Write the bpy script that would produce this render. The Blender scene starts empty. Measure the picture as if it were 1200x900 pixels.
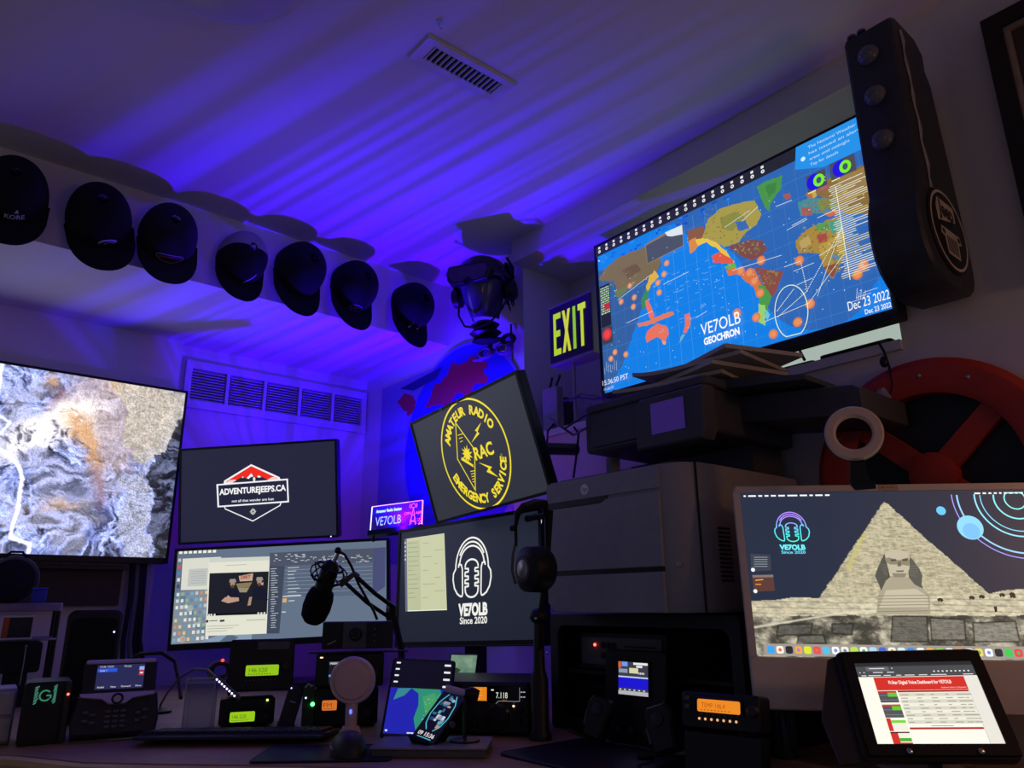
import bpy, bmesh, math, random
import numpy as np
from mathutils import Vector, Matrix
from mathutils.geometry import tessellate_polygon

random.seed(7)
rng = np.random.default_rng(11)
scene = bpy.context.scene
COL = scene.collection
PI = math.pi

# ------------------------------------------------------------------ camera, world, exposure
F_PX = 870.0                                  # focal length for a 1200 x 900 frame
CAM = Vector((0.0, 0.0, 1.1))
YAW, PITCH, ROLL = (math.radians(a) for a in (40.117, 16.395, 0.475))
fwd = Vector((math.sin(YAW) * math.cos(PITCH), math.cos(YAW) * math.cos(PITCH), math.sin(PITCH)))
rgt = Vector((math.cos(YAW), -math.sin(YAW), 0))
dwn = -rgt.cross(fwd)
R_ = math.cos(ROLL) * rgt + math.sin(ROLL) * dwn
D_ = -math.sin(ROLL) * rgt + math.cos(ROLL) * dwn
cam_data = bpy.data.cameras.new('camera')
cam_data.sensor_width = 36.0
cam_data.lens = F_PX / 1200.0 * 36.0
cam_data.clip_start = 0.02
cam = bpy.data.objects.new('camera', cam_data)
COL.objects.link(cam)
cam.matrix_world = Matrix(((R_.x, -D_.x, -fwd.x, CAM.x), (R_.y, -D_.y, -fwd.y, CAM.y), (R_.z, -D_.z, -fwd.z, CAM.z), (0, 0, 0, 1)))
scene.camera = cam

world = bpy.data.worlds.new('world')
scene.world = world
world.use_nodes = True
world.node_tree.nodes['Background'].inputs[0].default_value = (0.43, 0.43, 0.64, 1)
world.node_tree.nodes['Background'].inputs[1].default_value = 0.165

scene.view_settings.view_transform = 'Standard'
scene.view_settings.look = 'None'
scene.view_settings.exposure = 0.0
scene.view_settings.gamma = 1.0
scene.view_settings.use_curve_mapping = False
scene.cycles.use_denoising = True
scene.cycles.max_bounces = 8
scene.cycles.sample_clamp_indirect = 4.0

BLUE_W, RED_W = 105.0, 1.8                     # the neon sign's two light sources (watts)
LAMP_W = 22.0                                  # warm table lamp behind the photographer's right

# ------------------------------------------------------------------ measuring helpers
def ray(px, py):
    return R_ * ((px - 600) / F_PX) + D_ * ((py - 450) / F_PX) + fwd
def dep(px, py, d):
    return CAM + ray(px, py) * d
def onX(px, py, X):
    r = ray(px, py); return CAM + r * (X / r.x)
def onY(px, py, Y):
    r = ray(px, py); return CAM + r * (Y / r.y)
def onZ(px, py, Z):
    r = ray(px, py); return CAM + r * ((Z - CAM.z) / r.z)
def az_of(px):
    return math.degrees(YAW) + math.degrees(math.atan((px - 600) / F_PX))

def lin(c):
    if isinstance(c, str):
        c = tuple(int(c[i:i + 2], 16) / 255 for i in (0, 2, 4))
    return tuple((x / 12.92 if x <= 0.04045 else ((x + 0.055) / 1.055) ** 2.4) for x in c[:3])

# ------------------------------------------------------------------ materials (all node based)
MATS = {}
def mat(name, col, rough=0.5, metal=0.0, var=0.12, scale=40.0, bump=0.0, bscale=200.0, emit=None, estr=0.0, trans=0.0, alpha=1.0, ior=1.45, spec=0.5):
    if name in MATS: return MATS[name]
    m = bpy.data.materials.new(name); m.use_nodes = True
    nt = m.node_tree; b = nt.nodes['Principled BSDF']
    c = lin(col)
    tc = nt.nodes.new('ShaderNodeTexCoord')
    nz = nt.nodes.new('ShaderNodeTexNoise'); nz.inputs['Scale'].default_value = scale; nz.inputs['Detail'].default_value = 3
    nt.links.new(tc.outputs['Object'], nz.inputs['Vector'])
    mr = nt.nodes.new('ShaderNodeMapRange')
    mr.inputs['From Min'].default_value = 0.3; mr.inputs['From Max'].default_value = 0.7
    mr.inputs['To Min'].default_value = 1 - var; mr.inputs['To Max'].default_value = 1 + var
    nt.links.new(nz.outputs['Fac'], mr.inputs['Value'])
    vm = nt.nodes.new('ShaderNodeVectorMath'); vm.operation = 'SCALE'
    vm.inputs[0].default_value = c
    nt.links.new(mr.outputs['Result'], vm.inputs['Scale'])
    nt.links.new(vm.outputs['Vector'], b.inputs['Base Color'])
    b.inputs['Roughness'].default_value = rough
    b.inputs['Metallic'].default_value = metal
    b.inputs['IOR'].default_value = ior
    b.inputs['Specular IOR Level'].default_value = spec
    if trans: b.inputs['Transmission Weight'].default_value = trans
    if emit is not None:
        b.inputs['Emission Color'].default_value = (*lin(emit), 1); b.inputs['Emission Strength'].default_value = estr
    if bump:
        n2 = nt.nodes.new('ShaderNodeTexNoise'); n2.inputs['Scale'].default_value = bscale; n2.inputs['Detail'].default_value = 4
        nt.links.new(tc.outputs['Object'], n2.inputs['Vector'])
        bp = nt.nodes.new('ShaderNodeBump'); bp.inputs['Strength'].default_value = bump; bp.inputs['Distance'].default_value = 0.004
        nt.links.new(n2.outputs['Fac'], bp.inputs['Height']); nt.links.new(bp.outputs['Normal'], b.inputs['Normal'])
    MATS[name] = m
    return m

def glow(name, col, s=1.0):
    return mat(name, '050505', 0.4, emit=col, estr=s)

def screen_mat(strength=1.0, rough=0.35):
    n = 'screen_%g_%g' % (strength, rough)
    if n in MATS: return MATS[n]
    m = bpy.data.materials.new(n); m.use_nodes = True
    nt = m.node_tree; b = nt.nodes['Principled BSDF']
    a = nt.nodes.new('ShaderNodeVertexColor'); a.layer_name = 'Col'
    b.inputs['Base Color'].default_value = (0.012, 0.012, 0.014, 1)
    b.inputs['Roughness'].default_value = rough
    nt.links.new(a.outputs['Color'], b.inputs['Emission Color'])
    b.inputs['Emission Strength'].default_value = strength
    MATS[n] = m
    return m

def print_mat(rough=0.6):
    n = 'print_%g' % rough
    if n in MATS: return MATS[n]
    m = bpy.data.materials.new(n); m.use_nodes = True
    nt = m.node_tree; b = nt.nodes['Principled BSDF']
    a = nt.nodes.new('ShaderNodeVertexColor'); a.layer_name = 'Col'
    nt.links.new(a.outputs['Color'], b.inputs['Base Color'])
    b.inputs['Roughness'].default_value = rough
    MATS[n] = m
    return m

PAINT = mat('wall_paint', 'cfcbc8', 0.85, var=0.03, scale=3, bump=0.06, bscale=260)
CEIL = mat('ceiling_paint', 'd6d3d0', 0.9, var=0.03, scale=2, bump=0.05, bscale=300)
WHITE = mat('white_enamel', 'c9c7c6', 0.5, var=0.03)
BLACK = mat('black_plastic', '101013', 0.45, var=0.2)
GLOSSB = mat('black_gloss', '08080a', 0.18, var=0.1)
DARK = mat('dark_grey_plastic', '28282e', 0.5, var=0.15)
GREY = mat('grey_plastic', '5a5a60', 0.5, var=0.1)
LGREY = mat('light_grey_plastic', '8a8886', 0.5, var=0.08)
PGREY = mat('printer_grey', '98969c', 0.55, var=0.05)
PDARK = mat('printer_charcoal', '474750', 0.55, var=0.08)
SILVER = mat('silver_metal', 'a9a8a6', 0.35, metal=0.7, var=0.06)
CHROME = mat('chrome', 'c8c8c8', 0.15, metal=1.0, var=0.03)
FABRIC = mat('black_cap_fabric', '0e0e14', 0.95, var=0.25, scale=300, bump=0.25, bscale=900)
FABRIC2 = mat('charcoal_cap_fabric', '1c1b22', 0.95, var=0.25, scale=300, bump=0.25, bscale=900)
MESH = mat('pale_mesh_fabric', '9a979a', 0.95, var=0.25, scale=500, bump=0.4, bscale=900)
FOAM = mat('mic_foam', '0c0c12', 1.0, var=0.3, scale=600, bump=0.5, bscale=700)
WOOD = mat('desk_wood', 'a88a66', 0.5, var=0.12, scale=14)
WOOD2 = mat('edge_wood', 'd0ac7c', 0.5, var=0.12, scale=14)
PAPER = mat('paper', 'bdb6ac', 0.9, var=0.05)
RED = mat('red_paint', 'b23420', 0.5, var=0.15, scale=12)
CABLE = mat('black_cable', '0a0a0c', 0.5, var=0.1)
CABLEG = mat('grey_cable', '6a6870', 0.5, var=0.1)
ALU = mat('pale_aluminium', 'd4c8c0', 0.4, metal=0.15, var=0.03)
def thin_clear(name, tint, gloss):
    """thin clear sheet: lets light straight through and keeps a faint sheen"""
    m = bpy.data.materials.new(name); m.use_nodes = True; nt = m.node_tree
    tr = nt.nodes.new('ShaderNodeBsdfTransparent'); tr.inputs[0].default_value = (*lin(tint), 1)
    b = nt.nodes['Principled BSDF']; b.inputs['Base Color'].default_value = (*lin('c8ccd8'), 1); b.inputs['Roughness'].default_value = 0.12
    nz = nt.nodes.new('ShaderNodeTexNoise'); nz.inputs['Scale'].default_value = 60
    mr = nt.nodes.new('ShaderNodeMapRange'); mr.inputs['To Min'].default_value = gloss * 0.7; mr.inputs['To Max'].default_value = gloss * 1.3
    nt.links.new(nz.outputs['Fac'], mr.inputs['Value'])
    mx = nt.nodes.new('ShaderNodeMixShader'); nt.links.new(mr.outputs['Result'], mx.inputs['Fac'])
    nt.links.new(tr.outputs[0], mx.inputs[1]); nt.links.new(b.outputs[0], mx.inputs[2]); nt.links.new(mx.outputs[0], nt.nodes['Material Output'].inputs['Surface'])
    return m
GLASS = thin_clear('clear_plastic', 'f0f2f6', 0.10)
GLASSE = thin_clear('clear_plastic_edge', 'f0f2f6', 0.45)
FLOORM = mat('carpet', '8c8882', 0.95, var=0.2, scale=120, bump=0.3)  # unseen floor, colour lightened to bounce light onto the ceiling

# ------------------------------------------------------------------ mesh builder
def rrect(w, h, r, n=4):
    r = max(min(r, w / 2 - 1e-5, h / 2 - 1e-5), 1e-5)
    pts = []
    for cx, cz, a0 in ((w / 2 - r, h / 2 - r, 0), (-w / 2 + r, h / 2 - r, 90), (-w / 2 + r, -h / 2 + r, 180), (w / 2 - r, -h / 2 + r, 270)):
        for k in range(n + 1):
            a = math.radians(a0 + 90 * k / n); pts.append((cx + r * math.cos(a), cz + r * math.sin(a)))
    return pts

class G:
    def __init__(s): s.v = []; s.f = []
    def add(s, vs, fs):
        o = len(s.v); s.v += [tuple(v) for v in vs]; s.f += [tuple(i + o for i in f) for f in fs]; return s
    def box(s, c, size, rot=None):
        hx, hy, hz = (q / 2 for q in size)
        vs = [Vector((x * hx, y * hy, z * hz)) for x in (-1, 1) for y in (-1, 1) for z in (-1, 1)]
        if rot is not None: vs = [rot @ v for v in vs]
        vs = [v + Vector(c) for v in vs]
        return s.add(vs, [(0, 1, 3, 2), (4, 6, 7, 5), (0, 4, 5, 1), (2, 3, 7, 6), (0, 2, 6, 4), (1, 5, 7, 3)])
    def slab(s, outline, y0, y1, ch=0.0, c=(0, 0, 0)):
        """outline in XZ extruded along y from the front y0 to the back y1, front edge chamfered"""
        n = len(outline)
        mx = sum(p[0] for p in outline) / n; mz = sum(p[1] for p in outline) / n
        w = max(abs(p[0] - mx) for p in outline) or 1; h = max(abs(p[1] - mz) for p in outline) or 1
        rings = []
        if ch > 0: rings.append((y0, ch))
        rings.append((y0 + ch, 0)); rings.append((y1 - ch, 0))
        if ch > 0: rings.append((y1, ch))
        vs = []; fs = []
        for y, inset in rings:
            for px, pz in outline:
                vs.append((c[0] + mx + (px - mx) * (1 - inset / w), c[1] + y, c[2] + mz + (pz - mz) * (1 - inset / h)))
        for k in range(len(rings) - 1):
            for i in range(n):
                j = (i + 1) % n
                fs.append((k * n + i, k * n + j, (k + 1) * n + j, (k + 1) * n + i))
        fs.append(tuple(range(n))[::-1]); fs.append(tuple((len(rings) - 1) * n + i for i in range(n)))
        return s.add(vs, fs)
    def rbox(s, c, size, r=0.01, ch=0.002):
        """box centred at c, corners rounded in the XZ outline"""
        return s.slab(rrect(size[0], size[2], r), -size[1] / 2, size[1] / 2, ch, c)
    def rboxz(s, c, size, r=0.01, ch=0.002):
        """box with the rounded outline seen from above"""
        g = G(); g.slab(rrect(size[0], size[1], r), -size[2] / 2, size[2] / 2, ch)
        return s.add([(c[0] + x, c[1] + z, c[2] + y) for x, y, z in g.v], g.f)
    def tube(s, path, r, n=8, cap=True):
        path = [Vector(p) for p in path]
        rs = r if isinstance(r, (list, tuple)) else [r] * len(path)
        vs = []; fs = []; up = None
        for i, p in enumerate(path):
            t = (path[min(i + 1, len(path) - 1)] - path[max(i - 1, 0)])
            if t.length < 1e-9: t = Vector((0, 0, 1))
            t.normalize()
            if up is None:
                up = Vector((0, 0, 1)) if abs(t.z) < 0.9 else Vector((1, 0, 0))
            a = t.cross(up)
            if a.length < 1e-6: a = t.cross(Vector((0, 1, 0)))
            a.normalize(); b = a.cross(t); b.normalize(); up = b
            for k in range(n):
                q = 2 * PI * k / n; vs.append(p + (a * math.cos(q) + b * math.sin(q)) * rs[i])
        for i in range(len(path) - 1):
            for k in range(n):
                k2 = (k + 1) % n; fs.append((i * n + k, i * n + k2, (i + 1) * n + k2, (i + 1) * n + k))
        if cap:
            fs.append(tuple(range(n))[::-1]); fs.append(tuple((len(path) - 1) * n + k for k in range(n)))
        return s.add(vs, fs)
    def cyl(s, p0, p1, r0, r1=None, n=20):
        return s.tube([p0, p1], [r0, r0 if r1 is None else r1], n)
    def lathe(s, prof, n=24, axis='z', c=(0, 0, 0)):
        vs = []; fs = []
        for r, z in prof:
            for k in range(n):
                a = 2 * PI * k / n; x, y = r * math.cos(a), r * math.sin(a)
                p = (x, y, z) if axis == 'z' else ((x, -z, y) if axis == 'y' else (z, x, y))
                vs.append((p[0] + c[0], p[1] + c[1], p[2] + c[2]))
        for i in range(len(prof) - 1):
            for k in range(n):
                k2 = (k + 1) % n; fs.append((i * n + k, i * n + k2, (i + 1) * n + k2, (i + 1) * n + k))
        if prof[0] != prof[-1]:
            fs.append(tuple(range(n))[::-1]); fs.append(tuple((len(prof) - 1) * n + k for k in range(n)))
        return s.add(vs, fs)
    def ball(s, c, rx, ry=None, rz=None, n=16, m=10):
        ry = rx if ry is None else ry; rz = rx if rz is None else rz
        vs = [(c[0], c[1], c[2] + rz)]; fs = []
        for i in range(1, m):
            t = PI * i / m
            for k in range(n):
                a = 2 * PI * k / n
                vs.append((c[0] + rx * math.sin(t) * math.cos(a), c[1] + ry * math.sin(t) * math.sin(a), c[2] + rz * math.cos(t)))
        vs.append((c[0], c[1], c[2] - rz)); L = len(vs) - 1
        for k in range(n):
            k2 = (k + 1) % n
            fs.append((0, 1 + k, 1 + k2)); fs.append((L, L - n + k2, L - n + k))
            for i in range(m - 2):
                a = 1 + i * n
                fs.append((a + k, a + n + k, a + n + k2, a + k2))
        return s.add(vs, fs)
    def torus(s, c, R, r, axis='y', n=32, m=8, sx=1.0, sz=1.0):
        vs = []; fs = []
        for i in range(n):
            a = 2 * PI * i / n
            for k in range(m):
                b = 2 * PI * k / m; q = R + r * math.cos(b); h = r * math.sin(b)
                x, y = q * math.cos(a) * sx, q * math.sin(a) * sz
                p = (x, h, y) if axis == 'y' else ((x, y, h) if axis == 'z' else (h, x, y))
                vs.append((c[0] + p[0], c[1] + p[1], c[2] + p[2]))
        for i in range(n):
            for k in range(m):
                i2 = (i + 1) % n; k2 = (k + 1) % m
                fs.append((i * m + k, i2 * m + k, i2 * m + k2, i * m + k2))
        return s.add(vs, fs)
    def grid(s, fn, nu, nv):
        vs = [fn(i / nu, j / nv) for j in range(nv + 1) for i in range(nu + 1)]
        fs = [(j * (nu + 1) + i, j * (nu + 1) + i + 1, (j + 1) * (nu + 1) + i + 1, (j + 1) * (nu + 1) + i) for j in range(nv) for i in range(nu)]
        return s.add(vs, fs)
    def xform(s, M):
        s.v = [tuple(M @ Vector(v)) for v in s.v]; return s
    def mesh(s, name, smooth=35):
        me = bpy.data.meshes.new(name); me.from_pydata(s.v, [], s.f)
        bm = bmesh.new(); bm.from_mesh(me); bmesh.ops.recalc_face_normals(bm, faces=bm.faces); bm.to_mesh(me); bm.free()
        if smooth:
            me.shade_smooth(); me.set_sharp_from_angle(angle=math.radians(smooth))
        return me

def obj(name, g, m, parent=None, loc=None, smooth=35):
    me = g if isinstance(g, bpy.types.Mesh) else g.mesh(name, smooth)
    o = bpy.data.objects.new(name, me)
    if not me.materials: me.materials.append(m)
    COL.objects.link(o)
    if parent is not None: o.parent = parent
    if loc is not None: o.location = loc
    return o

def tag(o, label, cat, group=None, kind=None):
    o['label'] = label
    if cat: o['category'] = cat
    if group: o['group'] = group
    if kind: o['kind'] = kind
    return o

def pose(az=0, tilt=0, roll=0):
    return Matrix.Rotation(math.radians(-az), 4, 'Z') @ Matrix.Rotation(math.radians(-tilt), 4, 'X') @ Matrix.Rotation(math.radians(-roll), 4, 'Y')

def thing(name, label, cat, loc=(0, 0, 0), az=0, tilt=0, roll=0, group=None):
    """an Empty: local x to the right, z up, -y the front"""
    o = bpy.data.objects.new(name, None); COL.objects.link(o); o.empty_display_size = 0.03
    o.matrix_world = Matrix.Translation(Vector(loc)) @ pose(az, tilt, roll)
    return tag(o, label, cat, group)

def struct(name, g, m, label=None, parent=None):
    o = obj(name, g, m, parent, smooth=0)
    if parent is None: o['kind'] = 'structure'
    if label: o['label'] = label
    return o

# ------------------------------------------------------------------ flat print and screen pictures
_TXT = {}
def text_mesh(s, bold=0.0, shear=0.0):
    key = (s, bold, shear)
    if key in _TXT: return _TXT[key]
    cu = bpy.data.curves.new('txt', 'FONT'); cu.body = s; cu.offset = bold; cu.shear = shear; cu.resolution_u = 3
    o = bpy.data.objects.new('txt', cu); COL.objects.link(o)
    dg = bpy.context.evaluated_depsgraph_get()
    me = o.evaluated_get(dg).to_mesh()
    v = np.array([(q.co.x, q.co.y) for q in me.vertices]).reshape(-1, 2)
    f = [tuple(p.vertices) for p in me.polygons]
    o.evaluated_get(dg).to_mesh_clear()
    bpy.data.objects.remove(o); bpy.data.curves.remove(cu)
    _TXT[key] = (v, f)
    return v, f

class Canvas:
    """coloured flat shapes on a plane: local x right, z up, printed towards -y; M places the plane in the world"""
    def __init__(s, M=None, step=0.00012):
        s.v = []; s.f = []; s.c = []; s.k = 0; s.step = step
        s.M = M; s.Mi = M.inverted() if M is not None else None
    def L(s, px, py):
        o = s.Mi @ CAM; d = s.Mi.to_3x3() @ ray(px, py)
        p = o + d * (-o.y / d.y); return (p.x, p.z)
    def LL(s, pts): return [s.L(*p) for p in pts]
    def raw(s, v2, faces, col):
        o = len(s.v); y = -s.k * s.step; s.k += 1
        s.v += [(p[0], y, p[1]) for p in v2]; s.f += [tuple(i + o for i in f) for f in faces]
        col = lin(col); s.c += [col] * len(v2)
        return s
    def poly(s, pts, col):
        t = tessellate_polygon([[Vector((p[0], p[1], 0)) for p in pts]])
        return s.raw(pts, [tuple(q) for q in t], col)
    def rect(s, x0, z0, x1, z1, col): return s.raw([(x0, z0), (x1, z0), (x1, z1), (x0, z1)], [(0, 1, 2, 3)], col)
    def rects(s, items, col):
        v = []; f = []
        for x0, z0, x1, z1 in items:
            o = len(v); v += [(x0, z0), (x1, z0), (x1, z1), (x0, z1)]; f.append((o, o + 1, o + 2, o + 3))
        return s.raw(v, f, col) if v else s
    def disc(s, c, r, col, rz=None, n=20, a0=0):
        rz = r if rz is None else rz
        return s.raw([(c[0] + r * math.cos(2 * PI * k / n), c[1] + rz * math.sin(2 * PI * k / n)) for k in range(n)], [tuple(range(n))], col)
    def line(s, pts, w, col, closed=False):
        n = len(pts); v = []; f = []
        for i in range(n):
            a = Vector(pts[i - 1] if (i or closed) else pts[0]); b = Vector(pts[(i + 1) % n] if (i < n - 1 or closed) else pts[-1])
            p = Vector(pts[i]); d1 = (p - a); d2 = (b - p)
            d1 = d1.normalized() if d1.length > 1e-9 else d2.normalized(); d2 = d2.normalized() if d2.length > 1e-9 else d1
            t = d1 + d2; t = t.normalized() if t.length > 1e-6 else d1
            nrm = Vector((-t.y, t.x)); k = 1 / max(0.35, abs(t.dot(d1)))
            v += [tuple(p + nrm * w / 2 * k), tuple(p - nrm * w / 2 * k)]
        for i in range(n if closed else n - 1):
            j = (i + 1) % n; f.append((2 * i, 2 * i + 1, 2 * j + 1, 2 * j))
        return s.raw(v, f, col)
    def ring(s, c, r, w, col, a0=0, a1=360, rz=None, n=48):
        rz = r if rz is None else rz
        full = abs(a1 - a0) >= 359.9
        pts = [(c[0] + r * math.cos(math.radians(a0 + (a1 - a0) * k / n)), c[1] + rz * math.sin(math.radians(a0 + (a1 - a0) * k / n))) for k in range(n + (0 if full else 1))]
        return s.line(pts, w, col, closed=full)
    def text(s, t, x, z, size, col, w=None, bold=0.0, anchor='c', rot=0.0, shear=0.0):
        v, f = text_mesh(t, bold, shear)
        if len(v) == 0: return s
        v = v.copy(); x0, x1 = v[:, 0].min(), v[:, 0].max()
        sx = size if w is None else w / (x1 - x0)
        off = {'c': (x0 + x1) / 2, 'l': x0, 'r': x1}[anchor]
        q = np.stack([(v[:, 0] - off) * sx, v[:, 1] * size], 1)
        c, n = math.cos(rot), math.sin(rot)
        q = q @ np.array([[c, n], [-n, c]])
        return s.raw([(x + a, z + b) for a, b in q], f, col)
    def arc_text(s, t, c, r, size, col, a_mid, span, top=True, bold=0.02, rz=None, w=0.75):
        rz = r if rz is None else rz
        n = len(t)
        for i, ch in enumerate(t):
            if ch == ' ': continue
            q = (i - (n - 1) / 2) / max(1, n - 1)
            a = math.radians(a_mid - q * span) if top else math.radians(a_mid + q * span)
            rot = a - PI / 2 if top else a + PI / 2
            rr = r - (0.36 * size if top else -0.36 * size)
            v, f = text_mesh(ch, bold); v = v.copy()
            ox = (v[:, 0].min() + v[:, 0].max()) / 2
            qv = np.stack([(v[:, 0] - ox) * size * w / 0.75, (v[:, 1] - 0.36) * size], 1)
            cs, sn = math.cos(rot), math.sin(rot)
            qv = qv @ np.array([[cs, sn], [-sn, cs]])
            s.raw([(c[0] + r * math.cos(a) + p[0], c[1] + rz * math.sin(a) + p[1]) for p in qv], f, col)
            s.k -= 1
        s.k += 1
        return s
    def image(s, x0, z0, x1, z1, rgb):
        """rgb: array (rows from the top, cols, 3) in display values, one vertex per sample"""
        H, W, _ = rgb.shape
        o = len(s.v); y = -s.k * s.step; s.k += 1
        xs = np.linspace(x0, x1, W); zs = np.linspace(z1, z0, H)
        XX, ZZ = np.meshgrid(xs, zs)
        s.v += [(a, y, b) for a, b in zip(XX.ravel().tolist(), ZZ.ravel().tolist())]
        lc = np.clip(rgb, 0, 1); lc = np.where(lc <= 0.04045, lc / 12.92, ((lc + 0.055) / 1.055) ** 2.4)
        s.c += [tuple(q) for q in lc.reshape(-1, 3).tolist()]
        s.f += [(o + j * W + i, o + (j + 1) * W + i, o + (j + 1) * W + i + 1, o + j * W + i + 1) for j in range(H - 1) for i in range(W - 1)]
        return s
    def build(s, name, m, parent, y=0.0):
        me = bpy.data.meshes.new(name); me.from_pydata([(a, b + y, c) for a, b, c in s.v], [], s.f)
        at = me.color_attributes.new('Col', 'FLOAT_COLOR', 'POINT')
        a = np.ones((len(s.v), 4), np.float32); a[:, :3] = np.array(s.c, np.float32)
        at.data.foreach_set('color', a.ravel())
        bm = bmesh.new(); bm.from_mesh(me)
        bm.normal_update()
        rev = [f for f in bm.faces if f.normal.y > 0]
        if rev: bmesh.ops.reverse_faces(bm, faces=rev)
        bm.to_mesh(me); bm.free()
        return obj(name, me, m, parent)

def fbm(h, w, fx, fy, octaves=5, seed=0, ridge=False, gain=0.55):
    r = np.random.default_rng(seed); out = np.zeros((h, w)); amp = 1; tot = 0
    for o in range(octaves):
        gx = max(2, int(fx * 2 ** o)); gy = max(2, int(fy * 2 ** o))
        g = r.random((gy + 2, gx + 2))
        yy = np.linspace(0, gy, h); xx = np.linspace(0, gx, w)
        y0 = yy.astype(int); x0 = xx.astype(int); ty = yy - y0; tx = xx - x0
        ty = (ty * ty * (3 - 2 * ty))[:, None]; tx = (tx * tx * (3 - 2 * tx))[None]
        a = g[y0][:, x0]; b = g[y0][:, x0 + 1]; c = g[y0 + 1][:, x0]; d = g[y0 + 1][:, x0 + 1]
        n = (a * (1 - tx) + b * tx) * (1 - ty) + (c * (1 - tx) + d * tx) * ty
        if ridge: n = 1 - np.abs(2 * n - 1)
        out += n * amp; tot += amp; amp *= gain
    return out / tot
def smooth(a, b, x):
    t = np.clip((x - a) / (b - a), 0, 1); return t * t * (3 - 2 * t)
def mixc(base, col, m):
    return base * (1 - m[..., None]) + np.array(col) * m[..., None]

# ================================================================== the room
WX, WXF = 1.635, 1.69            # right wall: near the window, and beyond it
ZC, ZB, YB = 2.40, 2.134, 2.418  # ceiling, bulkhead underside, bulkhead face
DZ = 0.82                        # desk top
def B(*bs):
    g = G()
    for x0, x1, y0, y1, z0, z1 in bs:
        g.box(((x0 + x1) / 2, (y0 + y1) / 2, (z0 + z1) / 2), (x1 - x0, y1 - y0, z1 - z0))
    return g
struct('floor', B((-1.9, 2.0, -1.7, 3.2, 0.0, 0.08)), FLOORM, 'unseen carpeted floor, lightened to bounce light upwards')
struct('ceiling', B((-1.9, 2.0, -1.7, 3.2, ZC, ZC + 0.1)), CEIL, 'white painted ceiling streaked with violet light')
struct('ceiling_bulkhead', B((-1.9, WXF, YB, 3.2, ZB, ZC)), CEIL, 'lowered ceiling bulkhead with caps along its face')
struct('wall_back', B((0.815, WXF, 3.10, 3.2, 0.08, ZB), (-1.9, 0.815, 3.05, 3.2, 0.08, ZB)), PAINT, 'white back wall with the long grille')
YN0, YN1, ZN0, ZN1 = 0.62, 1.936, 1.64, 2.315
struct('wall_right', B((WX, 2.0, -1.7, YN1, 0.08, ZN0), (WX, 2.0, -1.7, YN1, ZN1, ZC), (WX, 2.0, -1.7, YN0, ZN0, ZN1),
                       (WXF, 2.0, YN1, 3.2, 0.08, ZC), (1.935, 2.0, YN0, YN1, ZN0, ZN1)), PAINT, 'white right wall with a deep window recess')

# basement window at the back of the recess, daylight behind a pale blind
win = bpy.data.objects.new('window_1', None); COL.objects.link(win); win['kind'] = 'structure'; win['label'] = 'small basement window behind the map television'
wy0, wy1, wz0, wz1 = 0.66, 1.42, 1.67, 2.16
for nm, bb in (('window_frame', (1.915, 1.935, wy0, wy1, wz0, wz0 + 0.03)), ('window_frame', (1.915, 1.935, wy0, wy1, wz1 - 0.03, wz1)),
               ('window_frame', (1.915, 1.935, wy0, wy0 + 0.03, wz0 + 0.03, wz1 - 0.03)), ('window_frame', (1.915, 1.935, wy1 - 0.03, wy1, wz0 + 0.03, wz1 - 0.03))):
    obj(nm, B(bb), WHITE, win, smooth=0)
BLIND = mat('backlit_blind', 'b8c4ba', 0.8, var=0.03, emit='b4c4b8', estr=0.8)
obj('window_blind', B((1.926, 1.930, wy0 + 0.03, wy1 - 0.03, wz0 + 0.03, wz1 - 0.03)), BLIND, win, smooth=0)
obj('trim_1', B((WX - 0.012, WX + 0.03, YN0, YN1, ZN0 - 0.02, ZN0 + 0.002)), WHITE, smooth=0)['kind'] = 'structure'

# ------------------------------------------------------------------ desk
desk = thing('corner_desk', 'long wooden corner desk covered with radio gear', 'desk', (0, 0, 0.08))
front = [(0.10, 2.20), (0.20, 1.97), (0.291, 1.849), (0.371, 1.688), (0.486, 1.56), (0.645, 1.398), (0.80, 1.21), (0.90, 1.02), (0.96, 0.80), (0.98, 0.5), (0.98, 0.0), (0.98, -0.35)]
plan = front + [(1.62, -0.35), (1.62, 3.03), (0.10, 3.03)]
g = G(); t_ = 0.028
n = len(plan); top = [(x, y, DZ - 0.08) for x, y in plan]; bot = [(x, y, DZ - 0.08 - t_) for x, y in plan]
tri = tessellate_polygon([[Vector((x, y, 0)) for x, y in plan]])
g.add(top + bot, [tuple(q) for q in tri] + [tuple(i + n for i in q)[::-1] for q in tri] + [(i, (i + 1) % n, n + (i + 1) % n, n + i) for i in range(n)])
obj('desk_top', g, WOOD, desk, smooth=0)
g = G()
off = [(x - 0.006 * 0.7, y - 0.006 * 0.7) for x, y in front]
g.tube([(x, y, DZ - 0.08 - 0.015) for x, y in off], 0.0135, 8)
obj('edge_band', g, WOOD2, desk)
for x, y in ((0.2, 2.9), (0.42, 1.85), (1.05, 0.9), (1.05, -0.3), (1.55, -0.3), (1.55, 2.9)):
    obj('leg', G().cyl((x, y, 0), (x, y, DZ - 0.08 - t_), 0.025), DARK, desk)

# warm floor lamp behind the photographer
lp = thing('floor_lamp', 'warm globe floor lamp standing behind the photographer', 'lamp', (1.32, -0.72, 0.08))
obj('base', G().lathe([(0.14, 0), (0.14, 0.02), (0.02, 0.03)]), DARK, lp)
obj('pole', G().cyl((0, 0, 0.03), (0, 0, 1.40), 0.011), DARK, lp)
obj('globe', G().ball((0, 0, 1.47), 0.08, n=20, m=14), glow('warm_globe', 'ffb070', LAMP_W), lp)

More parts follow.
